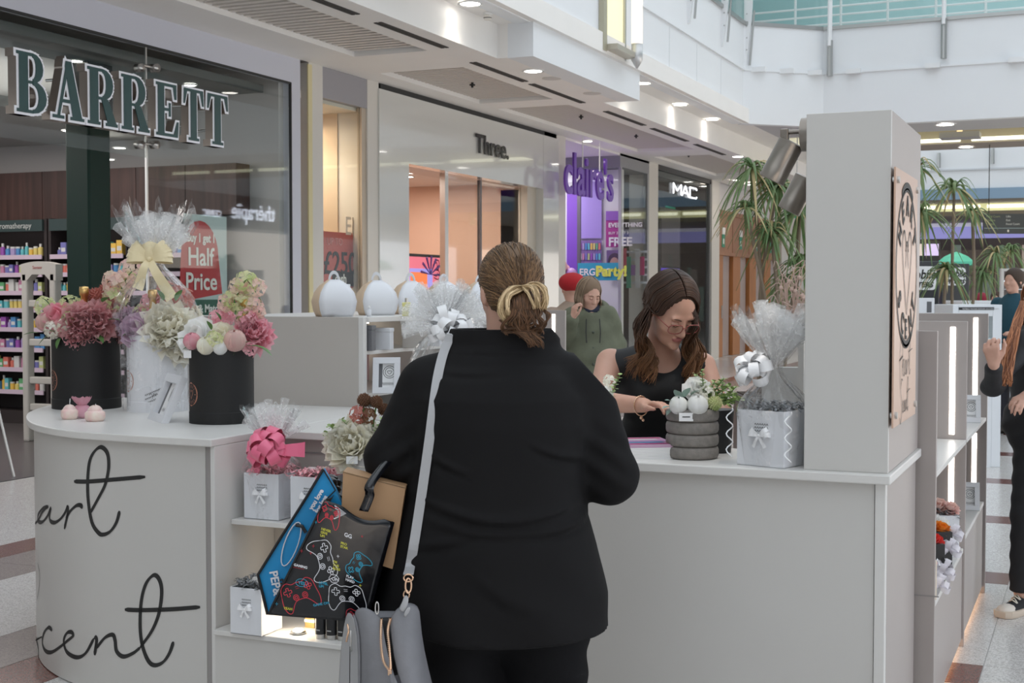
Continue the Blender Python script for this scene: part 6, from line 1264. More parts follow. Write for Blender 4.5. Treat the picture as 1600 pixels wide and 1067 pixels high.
def project(P_, off):
    P_ = P_.copy(); e = .002
    for _ in range(4):
        d = capf(P_); g = np.stack([capf(P_+np3(a)*e)-d for a in ((1, 0, 0), (0, 1, 0), (0, 0, 1))], -1); g /= ln(g)[..., None]+1e-9; P_ -= g*(d-off)[..., None]
    return P_
def onskull(v, k=1.0):   # push a figure point onto the cap ellipsoid
    q = hi_ @ (Vector(v)-Vector(HC.tolist())); q -= Vector((0, -.018, .032)); e = Vector((q.x/.0835, q.y/.102, q.z/.094)); return Vector(HC.tolist())+Matrix(HR.tolist()) @ (Vector((0, -.018, .032))+q/e.length*k)
STR = []
for i in range(1100):
    a = r_.uniform(-2.5, 2.5); b = r_.random()
    if b < .75: root = Vector((.085*math.sin(a)*r_.uniform(.9, 1), .06*math.cos(a)+.02, .06+.075*abs(math.cos(a*.55)))); root = Vector((r_.uniform(-.085, .085), r_.uniform(-.02, .085), r_.uniform(.02, .12)))
    elif b < .9: root = Vector((r_.choice((-1, 1))*r_.uniform(.06, .085), r_.uniform(-.06, .03), r_.uniform(-.06, .03)))
    else: root = Vector((r_.uniform(-.07, .07), r_.uniform(-.08, -.03), r_.uniform(-.085, -.05)))
    p0 = onskull(hw_(root), r_.uniform(1.0, 1.03)); pts = []
    e = bunc+Vector((r_.uniform(-.022, .022), .01, r_.uniform(-.015, .02))); k0 = r_.uniform(1.005, 1.035)
    for j in range(9):
        u = j/8; q = p0.lerp(e, u); q.z += .03*math.sin(PI*u)*(1 if root.z > .03 else .2); q.y -= .03*math.sin(PI*u)
        pts.append(tuple(q))
    STR.append(pts)
STR = np.array(STR); PR = project(STR[:, :8].reshape(-1, 3), np.repeat(np.array([r_.uniform(.0005, .004) for _ in STR]), 8)).reshape(-1, 8, 3)
for a_, b_ in zip(PR, STR): hair.tube([Vector(v) for v in a_.tolist()]+[Vector(b_[8].tolist())], [.0006]+[.0013]*7+[.001], 4)
hair.obj('hair_strands', HB, t, True)
def lock(mb, pts, n, w, r0, seed, taper=.5):
    rr = random.Random(seed); c = catmull(pts, 6)
    for i in range(n):
        a = rr.uniform(0, 6.3); q = math.sqrt(rr.random()); off = Vector((math.cos(a), .7*math.sin(a), rr.uniform(-.6, .6)))*w*q; ph = rr.uniform(0, 6)
        mb.tube([p+off*(1-.4*math.sin(PI*k/(len(c)-1)))*(1.0) + Vector((.0012*math.sin(k*.7+ph), 0, .0012*math.cos(k*.6+ph))) for k, p in enumerate(c)], [r0*(.5+.5*math.sin(PI*min(1, .15+.8*k/(len(c)-1)))) for k in range(len(c))], 4)
F2 = lambda px, py, y: Vector(((px-790)/583, y, 1.5-(py-457)/583))
bl_ = MB(); lock(bl_, [F2(818, 450, -.075), F2(800, 451, -.10), F2(786, 466, -.115), F2(783, 484, -.115), F2(792, 500, -.10), F2(806, 503, -.08)], 170, .0115, .0016, 1); lock(bl_, [F2(812, 452, -.09), F2(796, 462, -.12), F2(793, 482, -.125), F2(800, 499, -.10)], 90, .008, .0014, 2)
lock(bl_, [F2(822, 449, -.08), F2(836, 444, -.105), F2(848, 452, -.11), F2(851, 468, -.105), F2(846, 482, -.09)], 150, .0105, .0016, 3); lock(bl_, [F2(820, 449, -.09), F2(832, 450, -.12), F2(838, 466, -.125), F2(837, 486, -.10)], 140, .011, .0015, 4); lock(bl_, [F2(818, 450, -.1), F2(824, 458, -.12), F2(832, 474, -.125), F2(836, 490, -.1)], 30, .004, .0012, 7)
bl_.obj('blonde_twist', HBL, t, True)
dk_ = MB(); dk_.sphere(F2(816, 482, -.080), (.036, .026, .038), 14, 10)
for i in range(16): lock(dk_, [F2(806+i*1.6, 456, -.085), F2(803+i*1.8, 470, -.112+.0004*i), F2(806+i*1.5, 486, -.112), F2(814+i, 500, -.10)], 16, .004, .0012, 120+i)
for i in range(16):
    x = 800+r_.uniform(0, 40); lock(dk_, [F2(x, 470+r_.uniform(-5, 10), -.10), F2(x+r_.uniform(-8, 8), 490, -.12), F2(x+r_.uniform(-22, 12), 505, -.11), F2(x+r_.uniform(-30, 14), 515+r_.uniform(-5, 6), -.095), F2(x+r_.uniform(-10, 20), 522+r_.uniform(-6, 8), -.09)], 14, .006, .0012, 20+i)
for i in range(12): lock(dk_, [F2(785+r_.uniform(-6, 6), 500, -.05), F2(800, 512+r_.uniform(-6, 6), -.09), F2(820, 518+r_.uniform(-6, 6), -.10), F2(838+r_.uniform(-8, 10), 522+r_.uniform(-10, 8), -.09)], 9, .004, .0011, 60+i)
for i in range(7): lock(dk_, [F2(845, 480, -.09), F2(852+i, 492, -.1), F2(848+r_.uniform(-4, 8), 508, -.1), F2(840+r_.uniform(-4, 10), 520, -.09)], 4, .003, .0009, 80+i)
for i in range(12): lock(dk_, [F2(800+i*3, 505, -.085), F2(812+i*2.2, 520, -.10), F2(822+i*2+r_.uniform(-5, 5), 530, -.105), F2(826+i*2, 538+r_.uniform(-3, 4), -.10)], 7, .004, .001, 90+i)
dk_.obj('bun_curls', HD, t, True); face_parts(t, HC, HR)
# the strap and the handbag
def hitf(f, fig, px, py, d0=2.7, d1=4.2):
    ds = np.linspace(d0, d1, 400); A_ = np.array(fig.inv @ PD(px, py, 0)); B_ = np.array(fig.inv @ PD(px, py, 1)); P_ = A_[None]+(B_-A_)[None]*ds[:, None]; v = f(P_); k = np.argmax(v < 0)
    return (Vector(P_[k].tolist()), ds[k]) if v[k] < 0 else (None, None)
LEATH = mat('grey_leather', (.20, .20, .215), .55, bump=(120, .5, .0012), var=(20, .15)); LEATH2 = mat('light_grey_leather', (.40, .40, .41), .5, bump=(160, .3, .0008)); GOLDM = mat('rose_gold_metal', (.72, .48, .33), .2, 1); LIN = mat('dark_lining', (.02, .02, .022), .7)
hbg = thing('handbag', 'grey leather handbag with open gold zip hanging at the woman\'s hip', 'handbag', PD(610, 1010, 3.33)-Vector((0, 0, .12)), YAW); bpy.context.view_layer.update(); HI = hbg.matrix_world.inverted()
hp = lambda px, py, D: HI @ PD(px, py, D)
toh = HI @ CU.M
st = []
for px, py in [(706, 522), (700, 535), (692, 556), (684, 590), (678, 630), (672, 680), (664, 740), (655, 800), (647, 850), (641, 885)]:
    q, d = hitf(jacket_core, CU, px, py)
    if q is not None: st.append(q)
ys_ = [v.y for v in st]; st = [toh @ Vector((v.x, sum(ys_[max(0, i-1):i+2])/len(ys_[max(0, i-1):i+2])-.013, v.z)) for i, v in enumerate(st)]
over = [CU.inv and Vector((-.150, .10, 1.27)), Vector((-.145, .06, 1.325)), Vector((-.148, .01, 1.352))]
st = [toh @ v for v in over]+st; st.append(hp(638, 897, 3.27)); c = catmull(st, 5); m = MB(); R = []
side = HI.to_3x3() @ Vector(RT)
for i, p in enumerate(c):
    dd = (c[min(i+1, len(c)-1)]-c[max(i-1, 0)]).normalized(); sd = (side-dd*side.dot(dd)).normalized(); nn = dd.cross(sd); w_ = .0125
    R.append([p+sd*w_+nn*.0018, p-sd*w_+nn*.0018, p-sd*w_-nn*.0018, p+sd*w_-nn*.0018])
m.rings(R).obj('shoulder_strap', LEATH2, hbg, bevel=.0006)
def ring(mb, c, rx, rz, r, tilt=0., n=20):
    mb.tube([Vector(c)+Vector((rx*math.cos(2*PI*i/n), rx*math.sin(tilt)*math.cos(2*PI*i/n), rz*math.sin(2*PI*i/n))) for i in range(n+1)], r, 8, False)
m = MB(); ring(m, hp(638, 903, 3.26), .011, .009, .0022); m.obj('strap_ring', GOLDM, hbg, True); m = MB(); ring(m, hp(638, 915, 3.26), .007, .018, .0024, .5); m.obj('snap_hook', GOLDM, hbg, True); m = MB(); ring(m, hp(635, 929, 3.27), .007, .010, .002); m.obj('strap_ring', GOLDM, hbg, True)
def patch(name, rows, mt, th=.004, sub=1, par=hbg):   # rows of (px, py, D) -> a soft leather panel
    n = len(rows[0]); mb = MB(); mb.v = [tuple(hp(*q)) for r in rows for q in r]; mb.f = [(j*n+i, j*n+i+1, (j+1)*n+i+1, (j+1)*n+i) for j in range(len(rows)-1) for i in range(n-1)]; mb.m = [0]*len(mb.f)
    return mb.obj(name, mt, par, True, thick=th, sub=sub)
patch('front_panel', [[(551, 958, 3.30), (558, 948, 3.29), (572, 946, 3.28), (590, 958, 3.275), (598, 967, 3.275)], [(560, 985, 3.28), (570, 985, 3.26), (585, 990, 3.25), (596, 995, 3.25), (601, 1000, 3.25)], [(562, 1040, 3.27), (575, 1040, 3.24), (590, 1042, 3.23), (604, 1045, 3.23), (612, 1050, 3.235)], [(560, 1110, 3.27), (580, 1115, 3.23), (600, 1120, 3.22), (625, 1125, 3.22), (650, 1128, 3.225)], [(560, 1160, 3.29), (585, 1165, 3.26), (610, 1170, 3.25), (640, 1172, 3.25), (690, 1172, 3.26)]], LEATH)
patch('front_panel', [[(606, 968, 3.275), (618, 950, 3.28), (634, 938, 3.29), (648, 941, 3.30), (657, 949, 3.32)], [(612, 1000, 3.25), (625, 990, 3.25), (638, 985, 3.26), (650, 985, 3.29), (658, 988, 3.33)], [(616, 1048, 3.235), (632, 1045, 3.23), (648, 1042, 3.25), (662, 1040, 3.30), (668, 1040, 3.36)], [(650, 1128, 3.225), (655, 1125, 3.23), (668, 1120, 3.25), (682, 1118, 3.31), (688, 1116, 3.38)], [(690, 1172, 3.26), (692, 1170, 3.27), (694, 1168, 3.29), (696, 1166, 3.33), (698, 1164, 3.40)]], LEATH)
patch('side_panel', [[(541, 955, 3.42), (546, 955, 3.36), (552, 958, 3.30)], [(533, 1000, 3.44), (547, 1000, 3.35), (561, 1003, 3.275)], [(528, 1060, 3.45), (545, 1060, 3.34), (562, 1062, 3.265)], [(526, 1165, 3.46), (545, 1165, 3.36), (560, 1165, 3.29)]], LEATH2)
patch('back_panel', [[(541, 953, 3.43), (590, 950, 3.44), (650, 945, 3.44)], [(530, 1060, 3.47), (600, 1060, 3.47), (675, 1060, 3.46)], [(526, 1165, 3.47), (610, 1168, 3.47), (698, 1165, 3.44)]], LEATH)
patch('lining', [[(560, 962, 3.31), (590, 965, 3.31), (630, 958, 3.31)], [(565, 1010, 3.30), (600, 1010, 3.29), (640, 1000, 3.30)], [(570, 1060, 3.30), (605, 1060, 3.29), (640, 1055, 3.30)]], LIN)
patch('base_panel', [[(526, 1165, 3.47), (610, 1170, 3.47), (698, 1165, 3.44)], [(560, 1166, 3.29), (620, 1173, 3.25), (698, 1165, 3.38)]], LEATH)
patch('strap_tab', [[(631, 928, 3.265), (640, 930, 3.265)], [(629, 940, 3.26), (638, 945, 3.258)], [(620, 953, 3.262), (632, 960, 3.262)]], LEATH2); patch('strap_tab', [[(638, 945, 3.255), (645, 948, 3.26)], [(628, 962, 3.255), (633, 968, 3.26)]], LEATH2)
zl = [hp(*q) for q in [(596, 967, 3.265), (595, 990, 3.24), (596, 1015, 3.225), (600, 1035, 3.218), (609, 1048, 3.215)]]; zr = [hp(*q) for q in [(610, 966, 3.27), (606, 985, 3.24), (608, 1010, 3.225), (610, 1035, 3.218), (610, 1048, 3.215)]]
for zz in (zl, zr):
    c = catmull(zz, 8); MB().tube(c, .0022, 6).obj('zip_tape', GOLDM, hbg, True); m = MB()
    for p in c[::1]: m.box(-.0035, .0035, -.001, .003, -.0009, .0009, Matrix.Translation(p))
    o = m.obj('zip_teeth', GOLDM, hbg); o['kind'] = 'stuff'
MB().box(-.005, .005, -.003, .003, -.008, .006, Matrix.Translation(hp(609, 1050, 3.21))).obj('zip_slider', GOLDM, hbg, bevel=.0015); MB().tube([hp(610, 1053, 3.208), hp(612, 1080, 3.208)], [.003, .004], 6).obj('zip_pull', LEATH, hbg)
m = MB(); ring(m, hp(589, 950, 3.262), .004, .015, .0016, .4); m.obj('handle_ring', CHROME, hbg, True)
MB().tube([hp(543, 975, 3.30), hp(545, 985, 3.295), hp(541, 1003, 3.29)], .0028, 6).obj('side_zip_pull', GOLDM, hbg, True); MB().tube([hp(548, 985, 3.295), hp(549, 1018, 3.29)], .0022, 6).obj('side_zip_pull', CHROME, hbg, True); m = MB(); m.tube([hp(547, 1010, 3.30), hp(546, 1100, 3.29)], .0012, 5); m.obj('side_zip', LIN, hbg)
patch('edge_piping', [[(549, 957, 3.295), (553, 956, 3.29)], [(559, 985, 3.27), (563, 984, 3.265)], [(560, 1062, 3.26), (564, 1062, 3.255)], [(558, 1160, 3.28), (562, 1160, 3.275)]], LEATH, .005)
# ---- shopping bags on the customer's left arm
GLB = mat('glossy_black_bag', (.005, .005, .007), .22, coat=.15, bump=(9, .5, .006)); BLU = mat('blue_woven_bag', (.0, .25, .55), .4, bump=(260, .2, .0005)); TRIM = mat('black_webbing', (.01, .01, .012), .7)
Dm = 3.46
def bagthing(name, label, px, py, D):
    t = thing(name, label, 'shopping bag', PD(px, py, D), YAW); bpy.context.view_layer.update(); i = t.matrix_world.inverted(); return t, (lambda a, b, d: i @ PD(a, b, d))
sb, bp = bagthing('shopping_bag', 'glossy black shopping bag printed with neon game controller outlines', 500, 960, Dm)
BLf = (418, 960, 3.43); BRf = (574, 972, 3.46); TLf = (507, 781, 3.42); TRf = (616, 816, 3.47); off = Vector((0, .13, 0))
a_, b_, c_, d_ = [bp(*q) for q in (BLf, BRf, TRf, TLf)]
def face(u, v): # bilinear with a slight sag
    q = (a_*(1-u)+b_*u)*(1-v)+(d_*(1-u)+c_*u)*v; q = q+Vector((0, -.012*math.sin(PI*u)*math.sin(PI*v), -.02*math.sin(PI*u)*v*v*0)); q.z -= .018*math.sin(PI*min(1, max(0, (u-.25)/.6)))*(v**6); return q
MB().grid(face, 14, 14).obj('front_face', GLB, sb, True, thick=.002)
o = MB(); o.grid(lambda u, v: face(0, v)+off*u+Vector((.015*math.sin(PI*u), 0, 0)), 3, 8); o.grid(lambda u, v: face(1, v)+off*u-Vector((.02*math.sin(PI*u), 0, 0)), 3, 8); o.grid(lambda u, v: face(u, v)+off+Vector((0, 0, .0)), 6, 6); o.grid(lambda u, v: face(u, 0)+off*v, 6, 2); o.obj('side_and_back', GLB, sb, True, thick=.002)
# prints: crop coordinates of the bag face mapped by sight line to the plane of the face
nrm = (b_-a_).cross(d_-a_).normalized(); nrm = nrm if nrm.y < 0 else -nrm; Pi = sb.matrix_world if False else None
bpy.context.view_layer.update(); SI = sb.matrix_world.inverted(); cam_l = SI @ Vector((0, 0, H))
def bmap(x, y):
    px, py = 400+x/3.679, 720+y/3.679; r = (SI @ PD(px, py, 1))-cam_l; k = (a_-cam_l).dot(nrm)/r.dot(nrm); q = cam_l+r*k
    e1 = b_-a_; e2 = d_-a_; w_ = q-a_; det = e1.dot(e1)*e2.dot(e2)-e1.dot(e2)**2; u = (w_.dot(e1)*e2.dot(e2)-w_.dot(e2)*e1.dot(e2))/det; v = (w_.dot(e2)*e1.dot(e1)-w_.dot(e1)*e1.dot(e2))/det
    u = min(max(u, 0), 1); v = min(max(v, 0), 1); return face(u, v)+nrm*.0022, nrm
PAD = [(-1, -.15), (-.92, -.55), (-.6, -.75), (-.3, -.62), (0, -.66), (.3, -.62), (.6, -.75), (.92, -.55), (1, -.15), (1.05, .35), (.95, .72), (.75, .78), (.5, .45), (.25, .25), (-.25, .25), (-.5, .45), (-.75, .78), (-.95, .72), (-1.05, .35), (-1, -.15)]
def pad(cx, cy, s, rot, m, name='controller_print', w=.0016):
    cr, sr = math.cos(rot), math.sin(rot); T = lambda x, y: (cx+(x*cr-y*sr)*s, cy+(x*sr+y*cr)*s); L_ = [[T(*q) for q in PAD]]
    circ = lambda x, y, r: [T(x+r*math.cos(k*PI/4), y+r*math.sin(k*PI/4)) for k in range(9)]
    for x, y, r in ((-.25, .08, .15), (.28, .08, .15), (-.25, .08, .07), (.28, .08, .07), (.6, -.45, .08), (.6, -.2, .08), (.47, -.33, .08), (.74, -.33, .08)): L_.append(circ(x, y, r))
    x, y, q = -.6, -.3, .07; L_.append([T(x-q, y-3*q), T(x+q, y-3*q), T(x+q, y-q), T(x+3*q, y-q), T(x+3*q, y+q), T(x+q, y+q), T(x+q, y+3*q), T(x-q, y+3*q), T(x-q, y+q), T(x-3*q, y+q), T(x-3*q, y-q), T(x-q, y-q), T(x-q, y-3*q)])
    L_ += [[T(-.12, -.35), T(.1, -.35)], [T(-.12, -.45), T(.1, -.45)]]
    strokes(MB(), L_, w, bmap, .0, 3).obj(name, m, sb)
PW = cm((.75, .75, .78), .4); PR = cm((.55, .03, .05), .4); PB = cm((.02, .30, .45), .4); PY = cm((.55, .52, .05), .4)
pad(412, 556, 112, 1.25, PW); pad(550, 768, 108, .05, PW); pad(262, 762, 112, -.35, PR, w=.002); pad(445, 300, 78, .2, PR, w=.002); pad(655, 570, 85, -.9, PB, w=.002); pad(600, 900, 75, .1, PR)
def word(txt, x, y, s, m, rot=.12, name='slogan_print'):
    o0, n = bmap(x, y); ox, _ = bmap(x+10*math.cos(rot), y+10*math.sin(rot)); oy, _ = bmap(x+10*math.sin(rot), y-10*math.cos(rot)); text(name, txt, m, frame(o0, ox-o0, oy-o0), s, sb, .0001, .0003)
word('NEVER\nGIVE\nUP!', 392, 385, .0085, PY); word('PRO\nSTAR', 540, 445, .0085, PY); word("I'M\nTHE\nBOSS", 485, 560, .0085, PY); word('GAMING', 218, 600, .009, PW); word('ON', 468, 665, .012, PW); word('YES', 252, 700, .011, PB); word('LEVEL\nUP!', 385, 690, .009, PB); word('GAME ON', 340, 830, .009, PB, -.2); word('PLAY\nHARD', 565, 640, .009, PW, .3); word('GG', 565, 395, .014, PW); word('YEAH', 160, 850, .009, PY)
strokes(MB(), [[(275+38*math.cos(i*.52), 692+22*math.sin(i*.52)) for i in range(13)]], .0015, bmap, 0).obj('oval_print', PB, sb); strokes(MB(), [[(485+34*math.cos(i*1.047), 655+26*math.sin(i*1.047)) for i in range(7)]], .0015, bmap, 0, 1).obj('hexagon_print', PW, sb); strokes(MB(), [[(215, 608), (290, 615)]], .0015, bmap, 0).obj('underline_print', PR, sb)
for x, y, m_ in [(350, 350, PB), (330, 520, PR), (265, 515, PR), (345, 480, PR), (520, 520, PW), (120, 820, PB), (700, 380, PR), (650, 690, PY)]: strokes(MB(), [[(x-9, y), (x+9, y)], [(x, y-9), (x, y+9)]], .002, bmap, 0, 1).obj('spark_print', m_, sb)
strokes(MB(), [[(395, 232), (300, 400), (180, 640), (68, 882)]], .004, bmap, .0005).obj('edge_seam', TRIM, sb)
fore = Vector((LA[1]))
hA = bp(574, 800, 3.45); hT = SI @ (CU.M @ Vector((-.26, .10, 1.135)));
for s_, dd in ((0, 0.), (1, .12)):
    p0 = bp(568, 800, 3.45)+Vector((0, dd, 0)); p2 = bp(582, 752, 3.46)+Vector((0, dd*.5, 0)); c = catmull([p0, p0.lerp(p2, .5)+Vector((.004, 0, 0)), p2, hT+Vector((0, -.09+.10*s_, -.02)), hT+Vector((.01, 0, .01))], 6); m = MB()
    R = [[p+Vector((.012, 0, 0)), p+Vector((-.012, 0, .004)), p+Vector((-.012, .003, .004)), p+Vector((.012, .003, 0))] for p in c]; m.rings(R).obj('handle', GLB, sb, True)
ssx = lambda L_, m_, w=.002: strokes(MB(), L_, w, bmap, .0004).obj('crinkle_highlight', m_, sb)
o = MB(); q0, n = bmap(575, 262)
for i in range(7): a = -.5+i*.17; o.add([q0, q0+Vector((-.035*math.cos(a), -.006, .035*math.sin(a)+.003)), q0+Vector((-.035*math.cos(a+.09), -.006, .035*math.sin(a+.09)+.003))], [(0, 1, 2)])
o.obj('striped_bow', cm((.6, .6, .62), .4), sb, thick=.001)
bb, bq = bagthing('shopping_bag', 'blue woven shopping bag with black trim behind the printed bag', 470, 900, 3.52)
pl_ = [(505, 733), (524, 766), (540, 800), (560, 860), (540, 930), (500, 965), (418, 960), (403, 898), (455, 815)]
m = MB(); f_ = [bq(x, y, 3.50) for x, y in pl_]; k_ = [v+Vector((0, .03, 0)) for v in f_]; n = len(f_); m.v = [tuple(v) for v in f_+k_]; m.f = [tuple(range(n)), tuple(range(2*n-1, n-1, -1))]+[(i, n+i, n+(i+1) % n, (i+1) % n) for i in range(n)]; m.m = [0]*len(m.f); m.obj('bag_body', BLU, bb)
MB().tube([bq(x, y, 3.494) for x, y in [(505, 733), (480, 775), (440, 838), (403, 898), (411, 930), (418, 960)]], .0042, 6).obj('black_trim', TRIM, bb); MB().tube([bq(x, y, 3.494) for x, y in [(505, 733), (515, 750), (524, 766), (507, 783)]], .002, 6).obj('black_trim', TRIM, bb)
bpy.context.view_layer.update(); BI = bb.matrix_world.inverted()
def bw(txt, x, y, x2, y2, s, m_, ext=.0003): a = bq(x, y, 3.495); b = bq(x2, y2, 3.495); ex = b-a; ey = Vector((-ex.z, 0, ex.x)); text('bag_lettering', txt, m_, frame(a, ex, ey), s, bb, ext, .0008)
bw('PEP&CO', 421, 893, 431, 945, .030, PW); bw('the', 434, 905, 440, 940, .028, INK); bw('you love\nfor less', 488, 797, 504, 770, .017, PW)
o = MB(); cc_ = bq(458, 848, 3.4945)
ovl = [bq(455+20*math.cos(a)*.55+(20*math.sin(a))*.55, 850+38*math.sin(a)*-.9-10*math.cos(a)*.0, 3.4945) for a in [i*PI/10 for i in range(21)]]
o.tube(ovl, .0016, 5, False); o.obj('white_oval', PW, bb); o = MB(); o.tube([bq(x, y, 3.4945) for x, y in [(462, 820), (472, 822), (478, 832)]], .005, 6); o.obj('black_band', INK, bb)
ib = thing('cardboard_box', 'plain brown cardboard box sticking out of the printed bag', 'box', PD(575, 790, 3.50), YAW); bpy.context.view_layer.update(); i_ = ib.matrix_world.inverted(); cor = [i_ @ PD(*q, 3.485) for q in ((530, 790), (536, 736), (634, 761), (614, 830))]; m = MB(); cor[0] += Vector((0, 0, -.12)); cor[3] += Vector((0, 0, -.10))
bk = [v+Vector((0, .09, 0)) for v in cor]; m.v = [tuple(v) for v in cor+bk]; m.f = [(0, 3, 2, 1), (4, 5, 6, 7), (0, 1, 5, 4), (1, 2, 6, 5), (2, 3, 7, 6), (3, 0, 4, 7)]; m.m = [0]*6; m.obj('carton', mat('brown_card', (.42, .25, .13), .6, var=(8, .06)), ib, bevel=.0015)
m = MB(); m.v = [tuple(v) for v in (cor[1]+Vector((0, -.001, -.001)), cor[2]+Vector((0, -.001, -.001)), cor[2]+Vector((0, -.001, -.004)), cor[1]+Vector((0, -.001, -.004)))]; m.f = [(0, 1, 2, 3)]; m.m = [0]; m.obj('lid_seam', cm((.2, .12, .06), .6), ib)
dkb = thing('dark_bag', 'dark crumpled bag top between the blue bag and the brown box', 'bag', PD(522, 760, 3.56), YAW); o = MB()
for i in range(7): o.sphere((.006*math.sin(i*2)-.01, .01*math.cos(i*3), -.012+.008*i*.6), (.025, .018, .016), 8, 6)
o.obj('crumpled_top', GLB, dkb, True); MB().tube([(-.01, 0, -.16), (-.005, 0, -.02)], [.03, .02], 8).obj('bag_body', GLB, dkb, True)
# ---- the shop assistant leaning over the counter
SA = Fig('person', 'shop assistant with long wavy brown hair, glasses and black sleeveless top', 1028, 4.90, YAW+PI); t = SA.t; q = SA.p
hc = q(1050, 484, 4.72); HC2 = np3(hc); HR2 = rotm(.42, .60, .0)   # turned towards the picture's right, looking down
nk = q(1034, 545, 4.84); shR = q(952, 566, 4.86); shL = q(1098, 572, 4.86); elR = q(936, 628, 4.70); wrR = q(1006, 633, 4.50); elL = q(1122, 640, 4.76); wrL = q(1100, 655, 4.55)
chest = q(1028, 600, 4.90); waist = q(1024, 685, 4.98); pel = q(1024, 750, 5.02)
hs = hand(wrR, Vector(q(1052, 630, 4.40))-Vector(wrR), (0, .2, -1), 1, .45, .92); hs2 = hand(wrL, (-.2, .8, -.2), (0, 0, -1), -1, .4, .9)
def ttorso(p, off=0.):
    d = ell(p, chest, (.150+off, .105+off, .150+off)); d = su(d, cone(p, np3(shR)+np3((-.02, 0, -.01)), np3(shL)+np3((.02, 0, -.01)), .050+off, .050+off), .06)
    d = su(d, ell(p, np3(chest)+np3((.055, .075, -.02)), (.062+off,)*3), .04); d = su(d, ell(p, np3(chest)+np3((-.055, .075, -.02)), (.062+off,)*3), .04)
    d = su(d, ell(p, waist, (.125+off, .100+off, .16+off)), .06); return su(d, ell(p, pel, (.158+off, .12+off, .14+off)), .06)
def sbody(p):
    d = headf((p-HC2) @ HR2); d = su(d, cone(p, nk, HC2+HR2 @ np3((0, -.03, -.07)), .052, .048), .025); d = su(d, ttorso(p), .04)
    d = su(d, chain(p, [shR, elR, wrR], (.048, .040, .025), .02), .025); d = su(d, chain(p, [shL, elL, wrL], (.048, .040, .025), .02), .025); d = handf(p, hs, d); d = handf(p, hs2, d)
    for sx in (-1, 1): d = su(d, chain(p, [(pel.x+sx*.08, pel.y, .86), (pel.x+sx*.085, pel.y+.01, .47), (pel.x+sx*.09, pel.y-.01, .06)], (.085, .055, .038), .02), .03)
    for sx in (-1, 1): d = su(d, cone(p, (pel.x+sx*.09, pel.y-.03, .03), (pel.x+sx*.10, pel.y+.14, .025), .032, .026), .02)
    return d
def lipsel(c):
    r = (c-HC2) @ HR2; return ((np.abs(r[:, 0])/.021)**2+((r[:, 2]+.064)/.010)**2 < 1) & (r[:, 1] > .07)
sdf_obj('body', sbody, (-.34, -.34, 0), (.34, .60, 1.66), .0055, [SKIN2, LIPS], t, lipsel)
TOP = mat('black_top', (.005, .005, .006), .7, bump=(300, .2, .001))
ntop = np3(nk)
def stop(p):
    d = ttorso(p, .010)-.003*np.sin(p[..., 2]*50+p[..., 0]*20); d = np.maximum(d, .78-p[..., 2]); d = np.maximum(d, -(ln((p-(ntop+np3((0, .05, -.005))))*np3((1, 1, .9)))-.072))
    for s_ in (shR, shL):
        sg = 1 if s_.x > 0 else -1; d = np.maximum(d, (p[..., 0]*sg-abs(s_.x)-.005))
    return d
sdf_obj('sleeveless_top', stop, (-.30, -.30, .74), (.30, .32, 1.46), .007, TOP, t)
def strous(p):
    d = ell(p, (pel.x, pel.y, .87), (.172, .135, .13))
    for sx in (-1, 1): d = su(d, chain(p, [(pel.x+sx*.08, pel.y, .84), (pel.x+sx*.085, pel.y+.01, .47), (pel.x+sx*.09, pel.y-.01, .06)], (.10, .07, .06), .02), .04)
    return np.maximum(np.maximum(d, .04-p[..., 2]), p[..., 2]-.93)
sdf_obj('trousers', strous, (-.30, -.40, 0), (.30, .10, 1.0), .01, TOP, t)
for sx in (-1, 1): sdf_obj('shoe', lambda p, sx=sx: np.maximum(cone(p, (pel.x+sx*.09, pel.y-.04, .035), (pel.x+sx*.10, pel.y+.15, .03), .042, .036), .001-p[..., 2]), (pel.x+sx*.09-.07, pel.y-.12, -.01), (pel.x+sx*.10+.07, pel.y+.22, .12), .008, SH, t)
M2 = face_parts(t, HC2, HR2, True)
MB().sphere((.078, -.005, -.036), .004, 8, 6, M2).obj('earring', GOLDM, t, True)
# glasses: two rims, bridge and temples
GLS = mat('rose_plastic', (.30, .08, .07), .25); gs = MB()
G = Matrix.Translation((0, .006, -.010))
for s_ in (-1, 1):
    pts = [(s_*.033+.027*math.copysign(abs(math.cos(a))**.7, math.cos(a)), .108-.35*abs(.006*math.cos(a))-abs(s_*.033+.027*math.cos(a))*.10, -.010+.018*math.copysign(abs(math.sin(a))**.75, math.sin(a))) for a in [2*PI*i/24 for i in range(25)]]; gs.tube([M2 @ Vector(v) for v in pts], .0017, 6, False)
    gs.tube([M2 @ Vector(v) for v in [(s_*.060, .100, -.004), (s_*.074, .06, -.001), (s_*.080, .0, -.002)]], .0016, 6)
gs.tube([M2 @ Vector(v) for v in [(-.007, .107, -.006), (0, .109, -.003), (.007, .107, -.006)]], .0016, 6); go = gs.obj('glasses', GLS, t, True)
for s_ in (-1, 1): MB().grid(lambda a, b: M2 @ Vector((s_*.033+.026*(a*2-1)*math.sqrt(max(0, 1-(b*2-1)**2*.55)), .1045-abs(s_*.033+.026*(a*2-1))*.10, -.010+.017*(b*2-1))), 6, 6).obj('lens', GLASS, go, True)
